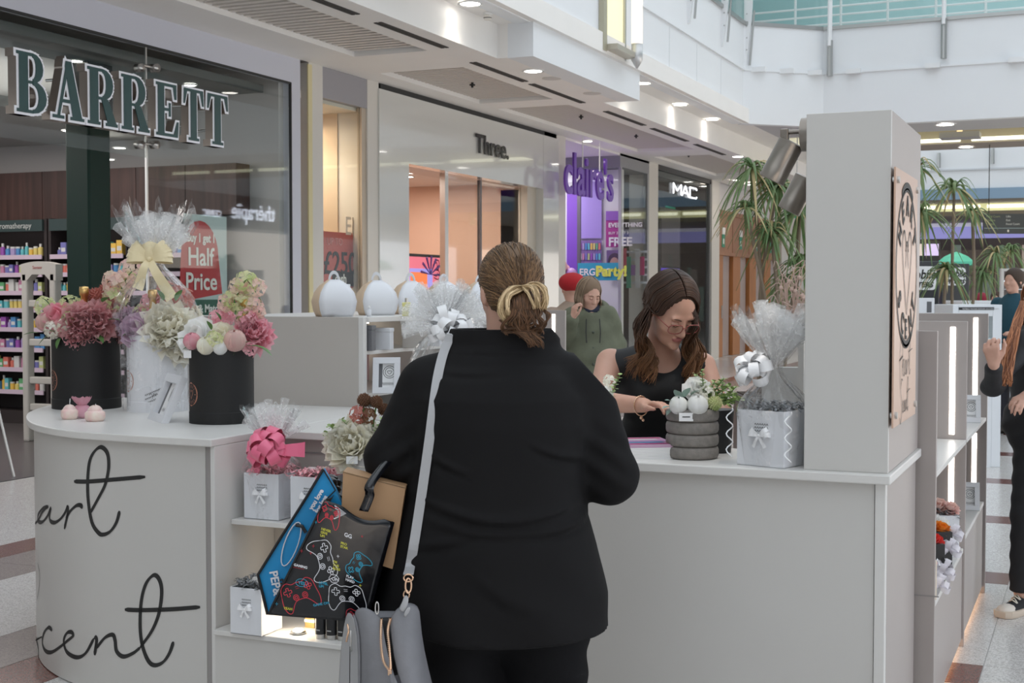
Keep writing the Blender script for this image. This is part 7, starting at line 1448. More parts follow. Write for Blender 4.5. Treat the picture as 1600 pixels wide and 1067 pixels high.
# bracelet and necklace
m = MB(); bw_ = Vector(wrR).lerp(Vector(elR), .06); ax = (Vector(wrR)-Vector(elR)).normalized(); u_, v_, _ = basis(ax); m.tube([bw_+u_*.030*math.cos(a)+v_*.034*math.sin(a)-Vector((0, 0, .003)) for a in [2*PI*i/20 for i in range(21)]], .0022, 6, False)
m.sphere(bw_-Vector((0, -.01, .042)), .006, 8, 6); m.sphere(bw_-Vector((.006, -.01, .050)), .005, 8, 6); m.obj('bracelet', GOLDM, t, True)
HW2 = hairmat('ombre_brown_hair', (.38, .19, .09), (.050, .024, .014), 1.17, 1.38); r_ = random.Random(9)
hcap = MB(); M2i = M2
sdf_obj('hair_cap', lambda p: np.maximum(ell((p-HC2) @ HR2, (0, -.022, .035), (.084, .100, .093)), -ell((p-HC2) @ HR2, (0, .100, -.005), (.069, .078, .102))), (-.2, -.1, 1.2), (.15, .45, 1.66), .006, mat('hair_base_dark', (.05, .024, .013), .6), t)
def capt(v, k=1.02):
    e = Vector((v[0]/.084, (v[1]+.022)/.100, (v[2]-.035)/.093)); return M2 @ (Vector((0, -.022, .035))+Vector((v[0], v[1]+.022, v[2]-.035))/e.length*k)
hm2 = MB()
sideL = [[(1012, 470, 4.72), (1000, 505, 4.70), (988, 545, 4.74), (985, 580, 4.76)], [(1014, 478, 4.66), (1010, 520, 4.66), (1020, 555, 4.70), (1022, 592, 4.73)]]
sideR = [[(1086, 472, 4.70), (1094, 510, 4.72), (1096, 550, 4.76), (1092, 590, 4.80)], [(1078, 480, 4.64), (1080, 520, 4.66), (1070, 560, 4.72), (1076, 600, 4.76)]]
CLS = [(r_.random(), r_.uniform(0, 6.28), r_.uniform(.6, 1.2)) for _ in range(15)]
for i in range(700):
    left = i % 2 == 0; G_ = sideL if left else sideR; sg = 1 if left else -1
    CL_ = CLS[r_.randrange(len(CLS))]; f = min(1, max(0, CL_[0]+r_.gauss(0, .035))); yb = r_.uniform(-.10, .079); pr_ = [Vector((sg*r_.uniform(.0, .012)+.012, yb, .12))]
    k = r_.uniform(1.01, 1.07); scalp = [capt((sg*.002+.008, yb, .115), k), capt((sg*.03+.006, yb+.003, .112), k+.005), capt((sg*.055+.002, yb+.004, .09), k+.01), capt((sg*.072, yb+.002-.01, .055), k+.03), capt((sg*.083, yb*.85-.012, .0), k+.05)]
    n_ = r_.uniform(.55, 1.0); gd = []
    for j, (o_, i_) in enumerate(zip(*G_)):
        p = q(*[o_[c]+(i_[c]-o_[c])*f for c in range(3)]); p.y += r_.uniform(-.012, .012)+(-.05+yb*.25 if j < 2 else -.02)*.6; p.x += r_.uniform(-.006, .006); gd.append(p)
    last = 4 if n_ > .75 else 3; gd[-1].z += r_.uniform(-.03, .05); gd = gd[:last]; c = catmull(scalp+gd, 5); ph = CL_[1]+r_.uniform(-.25, .25); N_ = len(c); P_ = []
    for j, p in enumerate(c):
        a_ = .020*CL_[2]*max(0, (j/N_-.42))*2.2; P_.append(p+Vector((a_*math.sin(ph+j*.62), a_*math.cos(ph+j*.62), 0)))
    hm2.tube(P_, [.0027*(1-.8*(j/N_)**2.5) for j in range(N_)], 4)
hm2.obj('long_hair', HW2, t, True)
# ---- passer-by in a green parka
GR = Fig('person', 'passer-by in an olive green hooded parka holding her collar', 925, 10.3, YAW+PI); t = GR.t; q = GR.p
hc = q(921, 459, 10.3); HC3 = np3(hc); HR3 = rotm(.45, .42)
sl = q(895, 495, 10.3); sr = q(950, 495, 10.3); el_ = q(884, 530, 10.25); wr_ = q(895, 497, 10.08); er_ = q(963, 540, 10.35); wrr = q(958, 580, 10.25)
hg = hand(wr_, (-.15, .2, 1), (-.6, -.3, 0), 1, .8, 1.0); zg = HC3[2]
def gbody(p):
    d = headf((p-HC3) @ HR3); d = su(d, cone(p, (0, 0, 1.33), HC3-np3((0, .01, .07)), .05, .047), .03); d = su(d, ell(p, (0, 0, 1.16), (.15, .10, .2)), .04)
    d = su(d, chain(p, [sl, el_, wr_], (.04, .035, .026), .02), .02); d = su(d, chain(p, [sr, er_, wrr], (.04, .035, .026), .02), .02); d = handf(p, hg, d); d = handf(p, hand(wrr, (0, .1, -1), (1, 0, 0), -1, .4), d)
    for sx in (-1, 1): d = su(d, chain(p, [(sx*.09, 0, .9), (sx*.09, .02, .48), (sx*.10, 0, .05)], (.08, .05, .035), .02), .03); d = su(d, cone(p, (sx*.1, -.02, .03), (sx*.11, .13, .03), .03, .025), .02)
    return d
sdf_obj('body', gbody, (-.4, -.3, 0), (.4, .5, 1.72), .009, SKIN, t)
PARK = mat('olive_parka', (.135, .145, .095), .8, bump=(60, .3, .004), var=(12, .2))
def parka(p):
    z = p[..., 2]; d = ell(p, (0, 0, 1.05), (.215, .16, .36)); d = su(d, cone(p, (0, 0, .98), (0, 0, .74), .20, .21), .05); d = su(d, chain(p, [sl, el_, np3(wr_)*.85+np3(el_)*.15], (.085, .075, .055), .02), .03); d = su(d, chain(p, [sr, er_, wrr], (.085, .075, .055), .02), .03)
    d = d-.008*np.sin(z*38+p[..., 0]*12)*.6; d = np.maximum(d, .68-z); d = np.maximum(d, z-1.40); return np.maximum(d, -np.maximum(ln((p-np3((0, .03, 1.42)))[..., :2])-.06, 1.28-z))
sdf_obj('parka', parka, (-.45, -.35, .62), (.45, .42, 1.5), .011, PARK, t)
sdf_obj('hood', lambda p: np.maximum(ell(p, (0, -.09, 1.37), (.15, .12, .09)), -ell(p, (0, .01, 1.42), (.085, .10, .1))), (-.2, -.25, 1.2), (.2, .1, 1.5), .01, PARK, t); sdf_obj('hood_lining', lambda p: np.abs(ell(p, (0, -.06, 1.355), (.12, .11, .05)))-.008, (-.14, -.16, 1.3), (.14, .12, 1.5), .008, cm((.02, .025, .05), .8), t)
for z in (1.2, 1.08, .96, .84): MB().sphere((.0, .17 if z > 1 else .2, z), .011, 8, 6).obj('button', cm((.06, .07, .05), .5), t)
MB().tube([(.05, .13, 1.3), (.055, .17, 1.2), (.05, .175, 1.12)], .004, 6).obj('drawstring', INK, t); MB().tube([(-.05, .13, 1.3), (-.055, .17, 1.2), (-.05, .175, 1.12)], .004, 6).obj('drawstring', INK, t)
MB().box(-.16, -.06, .17, .19, .85, .95).obj('pocket_flap', PARK, t, bevel=.005); MB().box(.06, .16, .17, .19, .85, .95).obj('pocket_flap', PARK, t, bevel=.005)
def legsf(p, w=(.095, .07, .06)):
    d = ell(p, (0, 0, .85), (.15, .11, .12))
    for sx in (-1, 1): d = su(d, chain(p, [(sx*.09, 0, .8), (sx*.09, .02, .48), (sx*.10, 0, .08)], w, .02), .03)
    return np.maximum(d, .04-p[..., 2])
sdf_obj('jeans', legsf, (-.25, -.2, 0), (.25, .25, 1.0), .013, cm((.03, .035, .05), .8), t)
for sx in (-1, 1): sdf_obj('boot', lambda p, sx=sx: np.maximum(su(cone(p, (sx*.1, -.03, .04), (sx*.11, .15, .035), .045, .04), cone(p, (sx*.1, -.02, .05), (sx*.1, -.02, .16), .05, .05), .02), .001-p[..., 2]), (sx*.1-.09, -.12, -.01), (sx*.1+.1, .24, .22), .01, SH, t)
M3 = face_parts(t, HC3, HR3, True)
def bob(fig_t, HCx, HRx, Mx, m, base, n, L_, seed, w=.0035, side=.082, fr=.0):
    sdf_obj('hair_cap', lambda p: np.maximum(ell((p-HCx) @ HRx, (0, -.022, .035), (.086, .102, .094)), -ell((p-HCx) @ HRx, (0, .098, -.025), (.066, .070, .098))), HCx-.16, HCx+.17, .009, base, fig_t)
    rr = random.Random(seed); mb = MB()
    for i in range(n):
        a = rr.uniform(.95, 2*PI-.95); k = rr.uniform(1.0, 1.09); d = Vector((math.sin(a), math.cos(a), 0)); pts = []
        for (r0, z) in ((.25, .128), (.7, .10), (1.0, .045), (1.04, -.01)): pts.append(Mx @ Vector((d.x*side*r0*k, -.02+d.y*.10*r0*k, z)))
        e = pts[-1]; l = L_*rr.uniform(.8, 1.1); out = (Mx.to_3x3() @ d); pts += [e+Vector((out.x*.008, out.y*.008, -l*.5)), e+Vector((out.x*(.002+rr.uniform(-.01, .012)), out.y*.0, -l))]
        mb.tube(catmull(pts, 3), w, 4)
    return mb.obj('hair_strands', m, fig_t, True)
bob(t, HC3, HR3, M3, hairmat('grey_blonde_hair', (.16, .10, .06), (.34, .25, .17)), mat('hair_base_fair', (.2, .13, .08), .6), 170, .08, 4)
# ---- figure behind her in a red hat, seen from the back
RH = Fig('person', 'person in a red hat and beige coat walking away behind the parka', 893, 11.4, YAW+.2); t = RH.t
def rbody(p): return su(su(headf(p-np3((0, 0, 1.53))), cone(p, (0, 0, 1.3), (0, -.01, 1.45), .05, .045), .03), su(ell(p, (0, 0, 1.1), (.16, .11, .28)), chain(p, [(.0, 0, .9), (.08, 0, .48), (.09, 0, .06)], (.1, .06, .04), .02), .05), .04)
def rb2(p): d = rbody(p); d = su(d, chain(p, [(.0, 0, .9), (-.08, 0, .48), (-.09, 0, .06)], (.1, .06, .04), .02), .03); return su(d, su(chain(p, [(-.17, 0, 1.3), (-.2, .02, 1.05), (-.16, .15, .98)], (.045, .035, .03), .02), chain(p, [(.17, 0, 1.3), (.2, .02, 1.05), (.16, .15, .98)], (.045, .035, .03), .02), .01), .03)
sdf_obj('body', rb2, (-.3, -.2, 0), (.3, .3, 1.7), .012, SKIN, t)
sdf_obj('coat', lambda p: np.maximum(su(su(ell(p, (0, 0, 1.08), (.21, .16, .36)), cone(p, (0, 0, .9), (0, 0, .7), .18, .19), .05), su(chain(p, [(-.17, 0, 1.3), (-.22, .02, 1.05), (-.17, .14, .99)], (.08, .07, .055), .02), chain(p, [(.17, 0, 1.3), (.22, .02, 1.05), (.17, .14, .99)], (.08, .07, .055), .02), .01), .03), .62-p[..., 2]), (-.36, -.25, .55), (.36, .3, 1.5), .012, mat('beige_coat', (.34, .26, .2), .8, bump=(50, .3, .004)), t)
sdf_obj('trousers', legsf, (-.25, -.2, 0), (.25, .25, 1.0), .015, INK, t)
for sx in (-1, 1): sdf_obj('shoe', lambda p, sx=sx: np.maximum(cone(p, (sx*.1, -.03, .04), (sx*.11, .14, .035), .045, .04), .001-p[..., 2]), (sx*.1-.09, -.12, -.01), (sx*.1+.1, .24, .12), .012, SH, t)
sdf_obj('red_hat', lambda p: np.maximum(ell(p, (0, -.02, 1.585), (.115, .125, .085)), 1.50-p[..., 2]), (-.15, -.18, 1.48), (.15, .15, 1.7), .009, mat('red_wool', (.40, .015, .02), .9, bump=(90, .5, .003)), t)
# ---- woman cut by the right frame edge
RW_ = Fig('person', 'woman in black with long auburn hair walking at the right frame edge', 1622, 6.30, YAW+PI-.9); t = RW_.t; q = RW_.p
hc = q(1630, 470, 6.30); HC4 = np3(hc); HR4 = rotm(-.1, .1); sA = q(1600, 535, 6.22); eA = q(1551, 603, 6.16); wA = q(1553, 569, 6.00); sB = q(1660, 530, 6.40); eB = q(1650, 610, 6.30); wB = q(1604, 618, 6.14)
hipc = q(1625, 660, 6.30); kn1 = q(1606, 800, 6.28); an1 = q(1596, 925, 6.30); kn2 = q(1640, 800, 6.35); an2 = q(1668, 935, 6.52)
hA = hand(wA, Vector(q(1549, 548, 5.98))-Vector(wA), (.3, -.9, 0), 1, 1.05, 1.0); hB = hand(wB, Vector(q(1590, 628, 6.08))-Vector(wB), (.2, -.5, -.6), -1, .5, 1.0)
ft = Vector(q(1572, 945, 6.22)); fdir = Vector((ft.x-an1.x, ft.y-an1.y, 0)).normalized()
def rwb(p):
    d = headf((p-HC4) @ HR4); d = su(d, cone(p, (hc.x, hc.y-.02, 1.32), HC4-np3((0, .01, .07)), .05, .046), .03); d = su(d, rwt(p, -.012), .03)
    d = su(d, chain(p, [sA, eA, wA], (.042, .035, .024), .02), .02); d = su(d, chain(p, [sB, eB, wB], (.042, .035, .024), .02), .02); d = handf(p, hA, d); d = handf(p, hB, d)
    d = su(d, su(chain(p, [hipc, kn1, an1], (.09, .055, .036), .02), chain(p, [hipc, kn2, an2], (.09, .055, .036), .02), .02), .03)
    for a in (an1, an2): a0 = np3((a.x, a.y, .035)); d = su(d, cone(p, a0-np3(fdir)*.01, a0+np3(fdir)*.12, .020, .014), .02)
    return d
def rwt(p, off=0.):
    b = np3(hipc); d = ell(p, (b[0], b[1], b[2]+.02), (.165+off, .13+off, .13+off)); d = su(d, ell(p, (b[0], b[1], b[2]+.18), (.130+off, .105+off, .14+off)), .06); d = su(d, ell(p, ((sA.x+sB.x)/2, (sA.y+sB.y)/2, 1.23), (.160+off, .115+off, .14+off)), .06); d = su(d, ell(p, ((sA.x+sB.x)/2, (sA.y+sB.y)/2+.08, 1.19), (.12+off, .07+off, .07+off)), .04); return su(d, cone(p, sA, sB, .05+off, .05+off), .04)
sdf_obj('body', rwb, (-.45, -.4, 0), (.45, .6, 1.70), .008, SKIN, t)
def rwtop(p):
    d = rwt(p, .008); d = su(d, chain(p, [sA, eA, np3(wA)*.8+np3(eA)*.2], (.056, .048, .036), .02), .02); d = su(d, chain(p, [sB, eB, np3(wB)*.85+np3(eB)*.15], (.056, .048, .036), .02), .02); d = d-.004*np.sin(p[..., 2]*55); return np.maximum(np.maximum(d, .98-p[..., 2]), -np.maximum(ln((p-np3((hc.x, hc.y-.0, 0)))[..., :2])-.065, 1.3-p[..., 2]))
sdf_obj('black_top', rwtop, (-.42, -.35, .9), (.42, .55, 1.42), .009, mat('charcoal_top', (.014, .014, .016), .7, bump=(40, .3, .004)), t)
def rwj(p):
    b = np3(hipc); d = ell(p, (b[0], b[1], b[2]+.0), (.178, .145, .15)); d = su(d, chain(p, [hipc, kn1, an1], (.115, .075, .055), .02), .04); d = su(d, chain(p, [hipc, kn2, an2], (.115, .075, .055), .02), .04); d = d-.003*np.sin(p[..., 2]*70+p[..., 0]*30); return np.maximum(d, .10-p[..., 2])
sdf_obj('jeans', rwj, (-.4, -.5, .02), (.4, .5, 1.1), .01, mat('black_jeans', (.010, .010, .012), .75, bump=(70, .3, .003)), t)
def sneaker(par, a, dr, name='sneaker'):
    e = thing(name, None, None); del e; return None
def mk_shoe(a):
    ex_ = fdir; ey_ = Vector((-ex_.y, ex_.x, 0)); T = frame((a.x, a.y, 0)-Vector((0, 0, 0)) if False else (a.x-ex_.x*.03, a.y-ex_.y*.03, 0), ex_, ey_)
    prof = [(-.075, .030), (-.06, .038), (.0, .037), (.07, .040), (.13, .046), (.18, .043), (.205, .022)]
    def rr(z, g=0.): up = [(x+(g if i > 3 else -g), w+g) for i, (x, w) in enumerate(prof)]; return [tuple(T @ Vector((x, w, z))) for x, w in up]+[tuple(T @ Vector((x, -w, z))) for x, w in up[::-1]]
    s = MB().rings([rr(.001, .002), rr(.008, .005), rr(.032, .005), rr(.034, .0)]).obj('rubber_sole', cm((.62, .52, .42), .6), t, True, ang=.6)
    u = MB(); sec = []
    for x, w, h in ((-.07, .030, .12), (-.04, .036, .125), (.0, .036, .12), (.04, .036, .095), (.08, .040, .075), (.12, .043, .06), (.15, .042, .055)): sec.append([tuple(T @ Vector((x, w*math.cos(k*PI/8)*(1 if math.sin(k*PI/8) < .7 else .75), .032+(h-.032)*math.sin(k*PI/8)))) for k in range(9)])
    u.rings(sec, closed=False); u.obj('canvas_upper', mat('black_canvas', (.012, .012, .014), .8), t, True)
    MB().sphere((.155, 0, .030), (.052, .043, .030), 16, 8, T).obj('toe_cap', cm((.68, .62, .55), .5), t, True)
    l = MB()
    for k in range(5): x = .10-.025*k; h = .066+.0135*k; l.tube([T @ Vector((x, -.022, h-.008)), T @ Vector((x+.01, 0, h+.006)), T @ Vector((x+.004, .022, h-.008))], .0032, 6); l.tube([T @ Vector((x, .022, h-.008)), T @ Vector((x-.01, 0, h+.010)), T @ Vector((x-.02, -.022, h))], .0032, 6)
    l.tube([T @ Vector(v) for v in [(.0, 0, .135), (.02, -.03, .14), (.03, -.045, .10), (.02, -.03, .12)]], .003, 6); l.obj('laces', cm((.7, .65, .55), .7), t, True)
mk_shoe(an1); mk_shoe(an2)
M4 = face_parts(t, HC4, HR4); bob(t, HC4, HR4, M4, hairmat('auburn_hair', (.16, .05, .02), (.40, .17, .08)), mat('hair_base_auburn', (.2, .07, .03), .6), 330, .36, 6, .003, .095)
hx_ = MB()
for i in range(150):
    a0 = q(1600+r_.uniform(-6, 10), 470, 6.22); a1 = q(1588+r_.uniform(-8, 8), 510, 6.17); a2 = q(1574+r_.uniform(-10, 12), 560, 6.12+r_.uniform(-.02, .02)); a3 = q(1568+r_.uniform(-8, 14), 598+r_.uniform(-10, 6), 6.10); hx_.tube(catmull([a0, a1, a2, a3], 4), .0028, 4)
hx_.obj('hair_lock', bpy.data.materials['auburn_hair'], t, True)
# ------------------------------------------------------------------ plants and stalls in the distance
def palm(px, py, D, hgt, crowns, label, seed):
    r_ = random.Random(seed); b = PD(px, py, D); t = thing('potted_palm', label, 'plant', (b.x, b.y, 0), YAW); bpy.context.view_layer.update(); I = t.matrix_world.inverted(); s = D/F
    B('planter', cm((.06, .05, .05), .5), -.3, .3, -.3, .3, 0, .55, t, .02); MB().box(-.27, .27, -.27, .27, .55, .56).obj('soil', cm((.05, .035, .025), .9), t)
    for k, (cx, cy, r, n, dd) in enumerate(crowns):
        c = I @ PD(cx, cy, D+dd); base_ = Vector((r_.uniform(-.1, .1), r_.uniform(-.1, .1), .5)); mid = base_.lerp(c, .5)+Vector((r_.uniform(-.08, .08), 0, 0))
        MB().tube(catmull([base_, mid, c], 5), [.016]*10+[.012], 7).obj('stem', cm((.22, .17, .12), .8), t, True)
        for i in range(int(n*1.7)):
            a = 2*PI*i/int(n*1.7)*2+r_.uniform(-.2, .2); el = r_.uniform(-.5, 1.35); d = Vector((math.cos(a)*math.cos(el), math.sin(a)*math.cos(el), math.sin(el))); L_ = r*s*r_.uniform(.8, 1.25); w = .021; up = Vector((0, 0, 1)); sd = d.cross(up).normalized() if abs(d.z) < .95 else Vector((1, 0, 0)); mb = MB()
            mb.grid(lambda x, y: c+d*(L_*y)-up*(L_*1.0*y*y)+sd*((x-.5)*2*w*(1-y)**.6*(.4+.6*min(1, y*6)))-up*(abs(x-.5)*w*.8), 2, 7); mb.obj('frond', PALM if r_.random() < .85 else PALMD, t, True)
    return t
PALM = translucent(mat('palm_green', (.10, .19, .07), .5, island=.4, var=(6, 0, (.22, .28, .12))), .25); PALMD = mat('dry_palm', (.45, .36, .18), .7)
palm(1205, 480, 12.5, 3, [(1175, 262, 62, 26, 0), (1215, 290, 66, 34, .1), (1250, 330, 70, 34, .2), (1205, 360, 60, 30, 0), (1165, 325, 48, 20, -.1), (1255, 410, 66, 30, .1), (1225, 440, 50, 24, .3)], 'tall spiky dracaena left of the white pillar', 1)
palm(1432, 470, 13.5, 3, [(1432, 262, 66, 20, 0), (1440, 330, 60, 20, .2)], 'spiky dracaena emerging just right of the white pillar', 2)
palm(1500, 470, 14.0, 3, [(1491, 293, 62, 24, 0), (1478, 420, 48, 22, 0), (1520, 330, 40, 14, .3)], 'spiky dracaena in front of the black phone stalls', 3)
palm(1560, 470, 19, 3, [(1555, 395, 48, 22, 0), (1535, 425, 44, 20, 0), (1580, 390, 40, 20, .4)], 'bushy dracaena behind the white display cabinets', 4)
# dry grass in front of the left palm
dg_ = palm(1238, 470, 11.8, 3, [], 'planter of dry pinkish grass beside the left dracaena', 5); bpy.context.view_layer.update(); I = dg_.matrix_world.inverted(); DRY = mat('dry_grass', (.50, .36, .30), .8, island=.3); r_ = random.Random(8)
for i in range(46):
    c = I @ PD(1238+r_.uniform(-8, 8), 520, 11.8); e = I @ PD(1238+r_.uniform(-30, 30), 420+r_.uniform(-20, 60), 11.8+r_.uniform(-.2, .2)); e2 = e+Vector((r_.uniform(-.1, .1), 0, -.05)); mb = MB(); mb.tube(catmull([c, c.lerp(e, .6)+Vector((r_.uniform(-.05, .05), 0, .03)), e, e2], 3), .004, 4); mb.obj('dry_stalk', DRY, dg_, True)
for i in range(10):
    e = I @ PD(1238+r_.uniform(-24, 22), 430+r_.uniform(0, 60), 11.7); MB().sphere(e, .02, 6, 5).obj('seed_head', DRY, dg_, True)
# low dark screen and green exit sign behind the palms
es_ = thing('exit_sign', 'green emergency exit sign hanging behind the left dracaena', 'sign', PD(1245, 330, 24), YAW); B('panel', lit((.01, .22, .10), .5), -.16, .16, -.02, .02, -.12, .12, es_); B('arrow', RW, -.1, .02, -.022, -.02, -.02, .02, es_); MB().cyl((0, 0, .12), (0, 0, 1.41), .01).obj('hanger', CHROME, es_)
# phone repair stalls
def stall(px0, px1, py0, py1, D, label, cut):
    a = PD(px0, py0, D); b = PD(px1, py0, D); w = (b-a).length; zt = a.z; t = thing('stall_tower', label, 'stall', ((a.x+b.x)/2, (a.y+b.y)/2, 0), YAW); B('tower', cm((.02, .022, .026), .35), -w/2, w/2, 0, .8, 0, zt, t, .01)
    s = w/(px1-px0); z0 = zt-(cut[1])*s; z1 = zt-(cut[0])*s; m = MB(); n = 10; x0, x1, r = -w/2+cut[2]*s, -w/2+cut[3]*s, .05; pts = []
    for cx_, cz_, a0 in ((x1-r, z1-r, 0), (x0+r, z1-r, 90), (x0+r, z0+r, 180), (x1-r, z0+r, 270)): pts += [(cx_+r*math.cos(math.radians(a0+k*22.5)), cz_+r*math.sin(math.radians(a0+k*22.5))) for k in range(5)]
    m.prism(pts, 0, .006, Matrix(((1, 0, 0, 0), (0, 0, -1, -.001), (0, 1, 0, 0), (0, 0, 0, 1)))).obj('logo_plate', cm((.75, .77, .78), .5), t)
    hh = z1-z0; text('logo_word', 'mobile', INK, frame((x0+.04, -.009, z1-hh*.52), (1, 0, 0), (0, 0, 1)), hh*.55, t, .001, .004, shear=.2, width=(x1-x0)*.9); text('logo_word', 'FITTERS', INK, frame((x0+.06, -.009, z0+hh*.12), (1, 0, 0), (0, 0, 1)), hh*.30, t, .001, .004, shear=.2, width=(x1-x0)*.78); return t
stall(1408, 1468, 408, 540, 17, 'nearer black phone repair stall tower with white mobile logo', (8, 45, 2, 55)); stall(1471, 1515, 412, 540, 18.5, 'farther black phone repair stall tower with white mobile logo', (6, 34, 1, 38))
sr_ = thing('arched_screen', 'dark framed arched screen above the nearer stall', 'screen', PD(1440, 395, 24), YAW); B('frame', INK, -.55, .35, 0, .1, -1.6, .22, sr_, .05); B('picture', cm((.55, .48, .42), .4, emis=(.6, .5, .45), es=.5), -.5, .02, -.01, 0, -.05, .16, sr_); B('picture', cm((.5, .42, .6), .4, emis=(.6, .5, .8), es=.6), .05, .3, -.01, 0, -.05, .16, sr_); sr_.location.z = PD(1440, 395, 24).z
MB().box(-.1, .0, .02, .08, -sr_.location.z, -1.5).obj('post', INK, sr_)
um = thing('umbrella', 'mint green parasol behind the phone stalls', 'umbrella', PD(1494, 412, 23)*1, YAW); z_ = um.location.z; um.location.z = 0
m = MB(); n = 8
ringp = [(.33*1.0*math.cos(2*PI*i/n), .33*math.sin(2*PI*i/n)) for i in range(n)]
m.rings([[(x*r, y*r, z_+h) for x, y in ringp] for r, h in ((1.0, -.03), (.95, .03), (.62, .12), (.3, .17), (.02, .2))], cap=False); m.obj('canopy', mat('mint_canopy', (.10, .50, .36), .7), um, thick=.006); MB().cyl((0, 0, 0), (0, 0, z_+.18), .015).obj('pole', CHROME, um); MB().lathe([(.18, 0), (.18, .05), (.02, .06)], 16).obj('base', INK, um)
# hanging direction sign
hs_ = thing('direction_sign', 'dark hanging directory sign with white and green small print', 'sign', (0, 0, 0)); a = PD(1538, 334, 26); b = PD(1640, 334, 26); z0 = PD(1538, 365, 26).z; hs_.location = (a.x, a.y, z0); hs_.rotation_euler = (0, 0, YAW); w = (b-a).length; h = a.z-z0
B('panel', cm((.045, .055, .065), .4), 0, w, 0, .08, 0, h, hs_); B('divider', cm((.3, .4, .45), .4), 0, w, -.004, 0, h*.26, h*.29, hs_)
r_ = random.Random(2)
for c0, cc in ((.04, (.35, .4, .2)), (.42, (.7, .72, .75)), (.82, (.7, .72, .75))):
    for k in range(3): text('sign_text', ['Food Court', 'Cinema', 'Toilets', 'Car Park', 'Lifts', 'Exit'][(k+int(c0*10)) % 6], cm(cc, .5), frame((c0, -.003, h*(.82-.19*k)), (1, 0, 0), (0, 0, 1)), .055, hs_, .001)
for x in (.45, .9): B('arrow', RW, x, x+.03, -.006, 0, h*.08, h*.2, hs_)
for x in (.1, w-.1): MB().cyl((x, .04, h), (x, .04, 4.9-z0), .008).obj('hanger', INK, hs_)
# white display cabinets
wc = thing('display_cabinet', 'white glass display cabinet with black strip behind the side panels', 'cabinet', (0, 0, 0)); a = PD(1489, 476, 11.5); b = PD(1566, 476, 11.5); wc.location = (a.x, a.y, 0); wc.rotation_euler = (0, 0, YAW); w = (b-a).length; z = a.z
WG = cm((.72, .75, .78), .4); B('side', WG, 0, .05, 0, .5, 0, z, wc, .004); B('side', WG, w-.08, w, 0, .5, 0, z, wc, .004); B('top_box', WG, .05, w-.08, 0, .5, z-.1, z, wc, .004); B('black_strip', INK, .05, w-.07, -.004, 0, z-.045, z-.022, wc); B('back', cm((.3, .35, .42), .5), .05, w-.08, .47, .5, 0, z-.1, wc); B('base', WG, .05, w-.08, 0, .47, 0, .7, wc)
text('strip_text', 'MOBILE PHONE REPAIRS ACCESSORIES', cm((.6, .6, .6), .5), frame((.08, -.006, z-.042), (1, 0, 0), (0, 0, 1)), .018, wc)
for zz in (.9, 1.1): B('glass_shelf', cm((.5, .58, .62), .2), .05, w-.08, .02, .47, zz, zz+.01, wc)
B('front_glass', GLASS, .05, w-.08, .005, .011, .7, z-.1, wc)
for k in range(5): B('phone_case', cm([(.05, .05, .06), (.2, .3, .5), (.6, .6, .62)][k % 3], .4), .08+.05*k, .115+.05*k, .3, .31, .91, 1.03, wc)
wc2 = thing('display_cabinet', 'long low white counter with screens at the far right', 'cabinet', (0, 0, 0)); a = PD(1505, 470, 15.5); b = PD(1640, 470, 15.5); wc2.location = (a.x, a.y, 0); wc2.rotation_euler = (0, 0, YAW); w = (b-a).length; B('body', cm((.55, .62, .70), .4), 0, w, 0, .6, 0, a.z-.04, wc2, .005); B('top', WG, -.02, w, -.02, .62, a.z-.04, a.z, wc2, .004)
for k in range(6): B('drawer_front', WG, .05+k*.16, .19+k*.16, -.012, 0, .9, 1.2, wc2, .003)
mf = thing('mirror_stand', 'grey framed display stand with round lamp at the right edge', 'display stand', (0, 0, 0)); a = PD(1563, 422, 15.4); b = PD(1625, 422, 15.4); zb = PD(1563, 472, 15.4).z; mf.location = (a.x, a.y+.15, zb+.02); mf.rotation_euler = (0, 0, YAW); w = (b-a).length; h = a.z-zb
G_ = cm((.55, .53, .5), .4)
for x0, x1, z0, z1 in ((0, .035, 0, h), (w-.035, w, 0, h), (.035, w-.035, h-.03, h), (.035, w-.035, 0, .03)): B('frame_bar', G_, x0, x1, 0, .05, z0, z1, mf, .003)
B('back', cm((.12, .09, .08), .4), .035, w-.035, .04, .05, .03, h-.03, mf); B('shelf', WG, .035, w-.035, -.05, .04, h*.33, h*.36, mf); MB().cyl((.08, .0, h*.6), (.08, .03, h*.6), .035, n=16).obj('round_lamp', cm((.8, .9, 1), .4, emis=(.8, .9, 1), es=1.5), mf)
for k in range(4): MB().sphere((.14+.06*k, 0, h*.36+.03), (.02, .02, .03), 8, 6).obj('cosmetic', cm([(.6, .6, .6), (.1, .1, .1), (.7, .5, .4), (.5, .55, .6)][k], .4), mf, True)
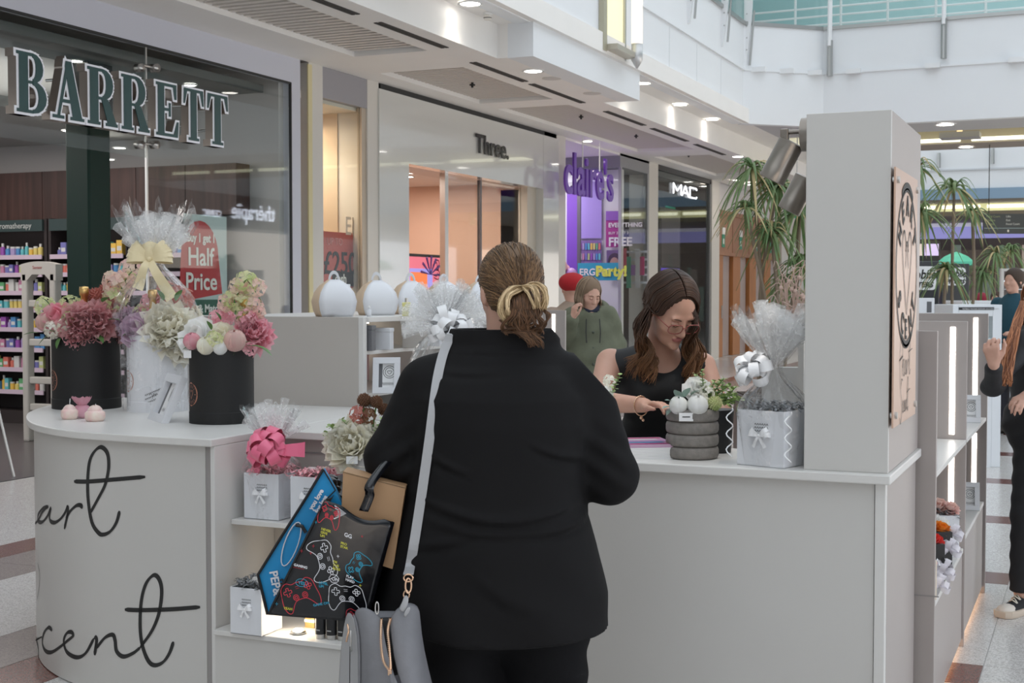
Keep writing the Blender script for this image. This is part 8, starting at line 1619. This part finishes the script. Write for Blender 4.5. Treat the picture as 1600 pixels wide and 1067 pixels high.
def bystander(px, D, hz, coat, hairc, label, rz, arm=None, sc=1.0):
    f = Fig('person', label, px, D, rz); t = f.t; k = hz/1.66; q3 = lambda *a: tuple(np.array(a)*k); S_ = k
    def bf(p):
        p = p/k; d = headf(p-np3((0, 0, 1.53))); d = su(d, cone(p, (0, 0, 1.3), (0, -.01, 1.45), .05, .045), .03); d = su(d, ell(p, (0, 0, 1.1), (.15, .1, .28)), .04)
        for sx in (-1, 1): d = su(d, chain(p, [(sx*.17, 0, 1.3), (sx*.2, .02, 1.05), (sx*.15, .2, 1.02)], (.045, .035, .028), .02), .02); d = su(d, chain(p, [(sx*.07, 0, .9), (sx*.09, .02, .48), (sx*.1, 0, .06)], (.09, .055, .04), .02), .03); d = handf(p, hand((sx*.15, .2, 1.02), (0, 1, .1), (0, 0, -1), -sx, .5), d)
        return d*k
    sdf_obj('body', bf, (-.32, -.2, 0), (.32, .42, 1.75), .013, SKIN, t)
    def cf(p):
        p = p/k; d = ell(p, (0, 0, 1.12), (.19, .14, .30))
        for sx in (-1, 1): d = su(d, chain(p, [(sx*.17, 0, 1.3), (sx*.21, .02, 1.05), (sx*.16, .17, 1.02)], (.07, .06, .05), .02), .03)
        return np.maximum(d, .84-p[..., 2])*k
    sdf_obj('coat', cf, (-.34, -.25, .7), (.34, .35, 1.55), .013, cm(coat, .8), t)
    sdf_obj('trousers', lambda p: legsf(p/k)*k, (-.25, -.2, 0), (.25, .25, 1.0), .016, cm((.03, .03, .04), .8), t)
    sdf_obj('hair', lambda p: np.maximum(ell(p/k, (0, -.022, 1.56), (.092, .11, .105)), -ell(p/k, (0, .098, 1.50), (.066, .075, .098)))*k, (-.13, -.18, 1.35), (.13, .15, 1.75), .011, cm(hairc, .7), t)
    for sx in (-1, 1): sdf_obj('shoe', lambda p, sx=sx: np.maximum(cone(p, (sx*.1, -.03, .04), (sx*.11, .14, .035), .045, .04), .001-p[..., 2]), (sx*.1-.09, -.12, -.01), (sx*.1+.1, .24, .12), .014, SH, t)
bystander(1532, 20, 1.50, (.55, .55, .55), (.3, .02, .05), 'distant shopper in grey with dark red hair beside the stall', YAW+.5)
bystander(1556, 21, 1.52, (.18, .02, .06), (.05, .03, .02), 'distant shopper in a maroon jacket behind the low counter', YAW+2.6)
bystander(1583, 14.2, 1.76, (.01, .06, .09), (.05, .03, .02), 'shopper in a dark teal jacket behind the round lamp stand', YAW+2.2)
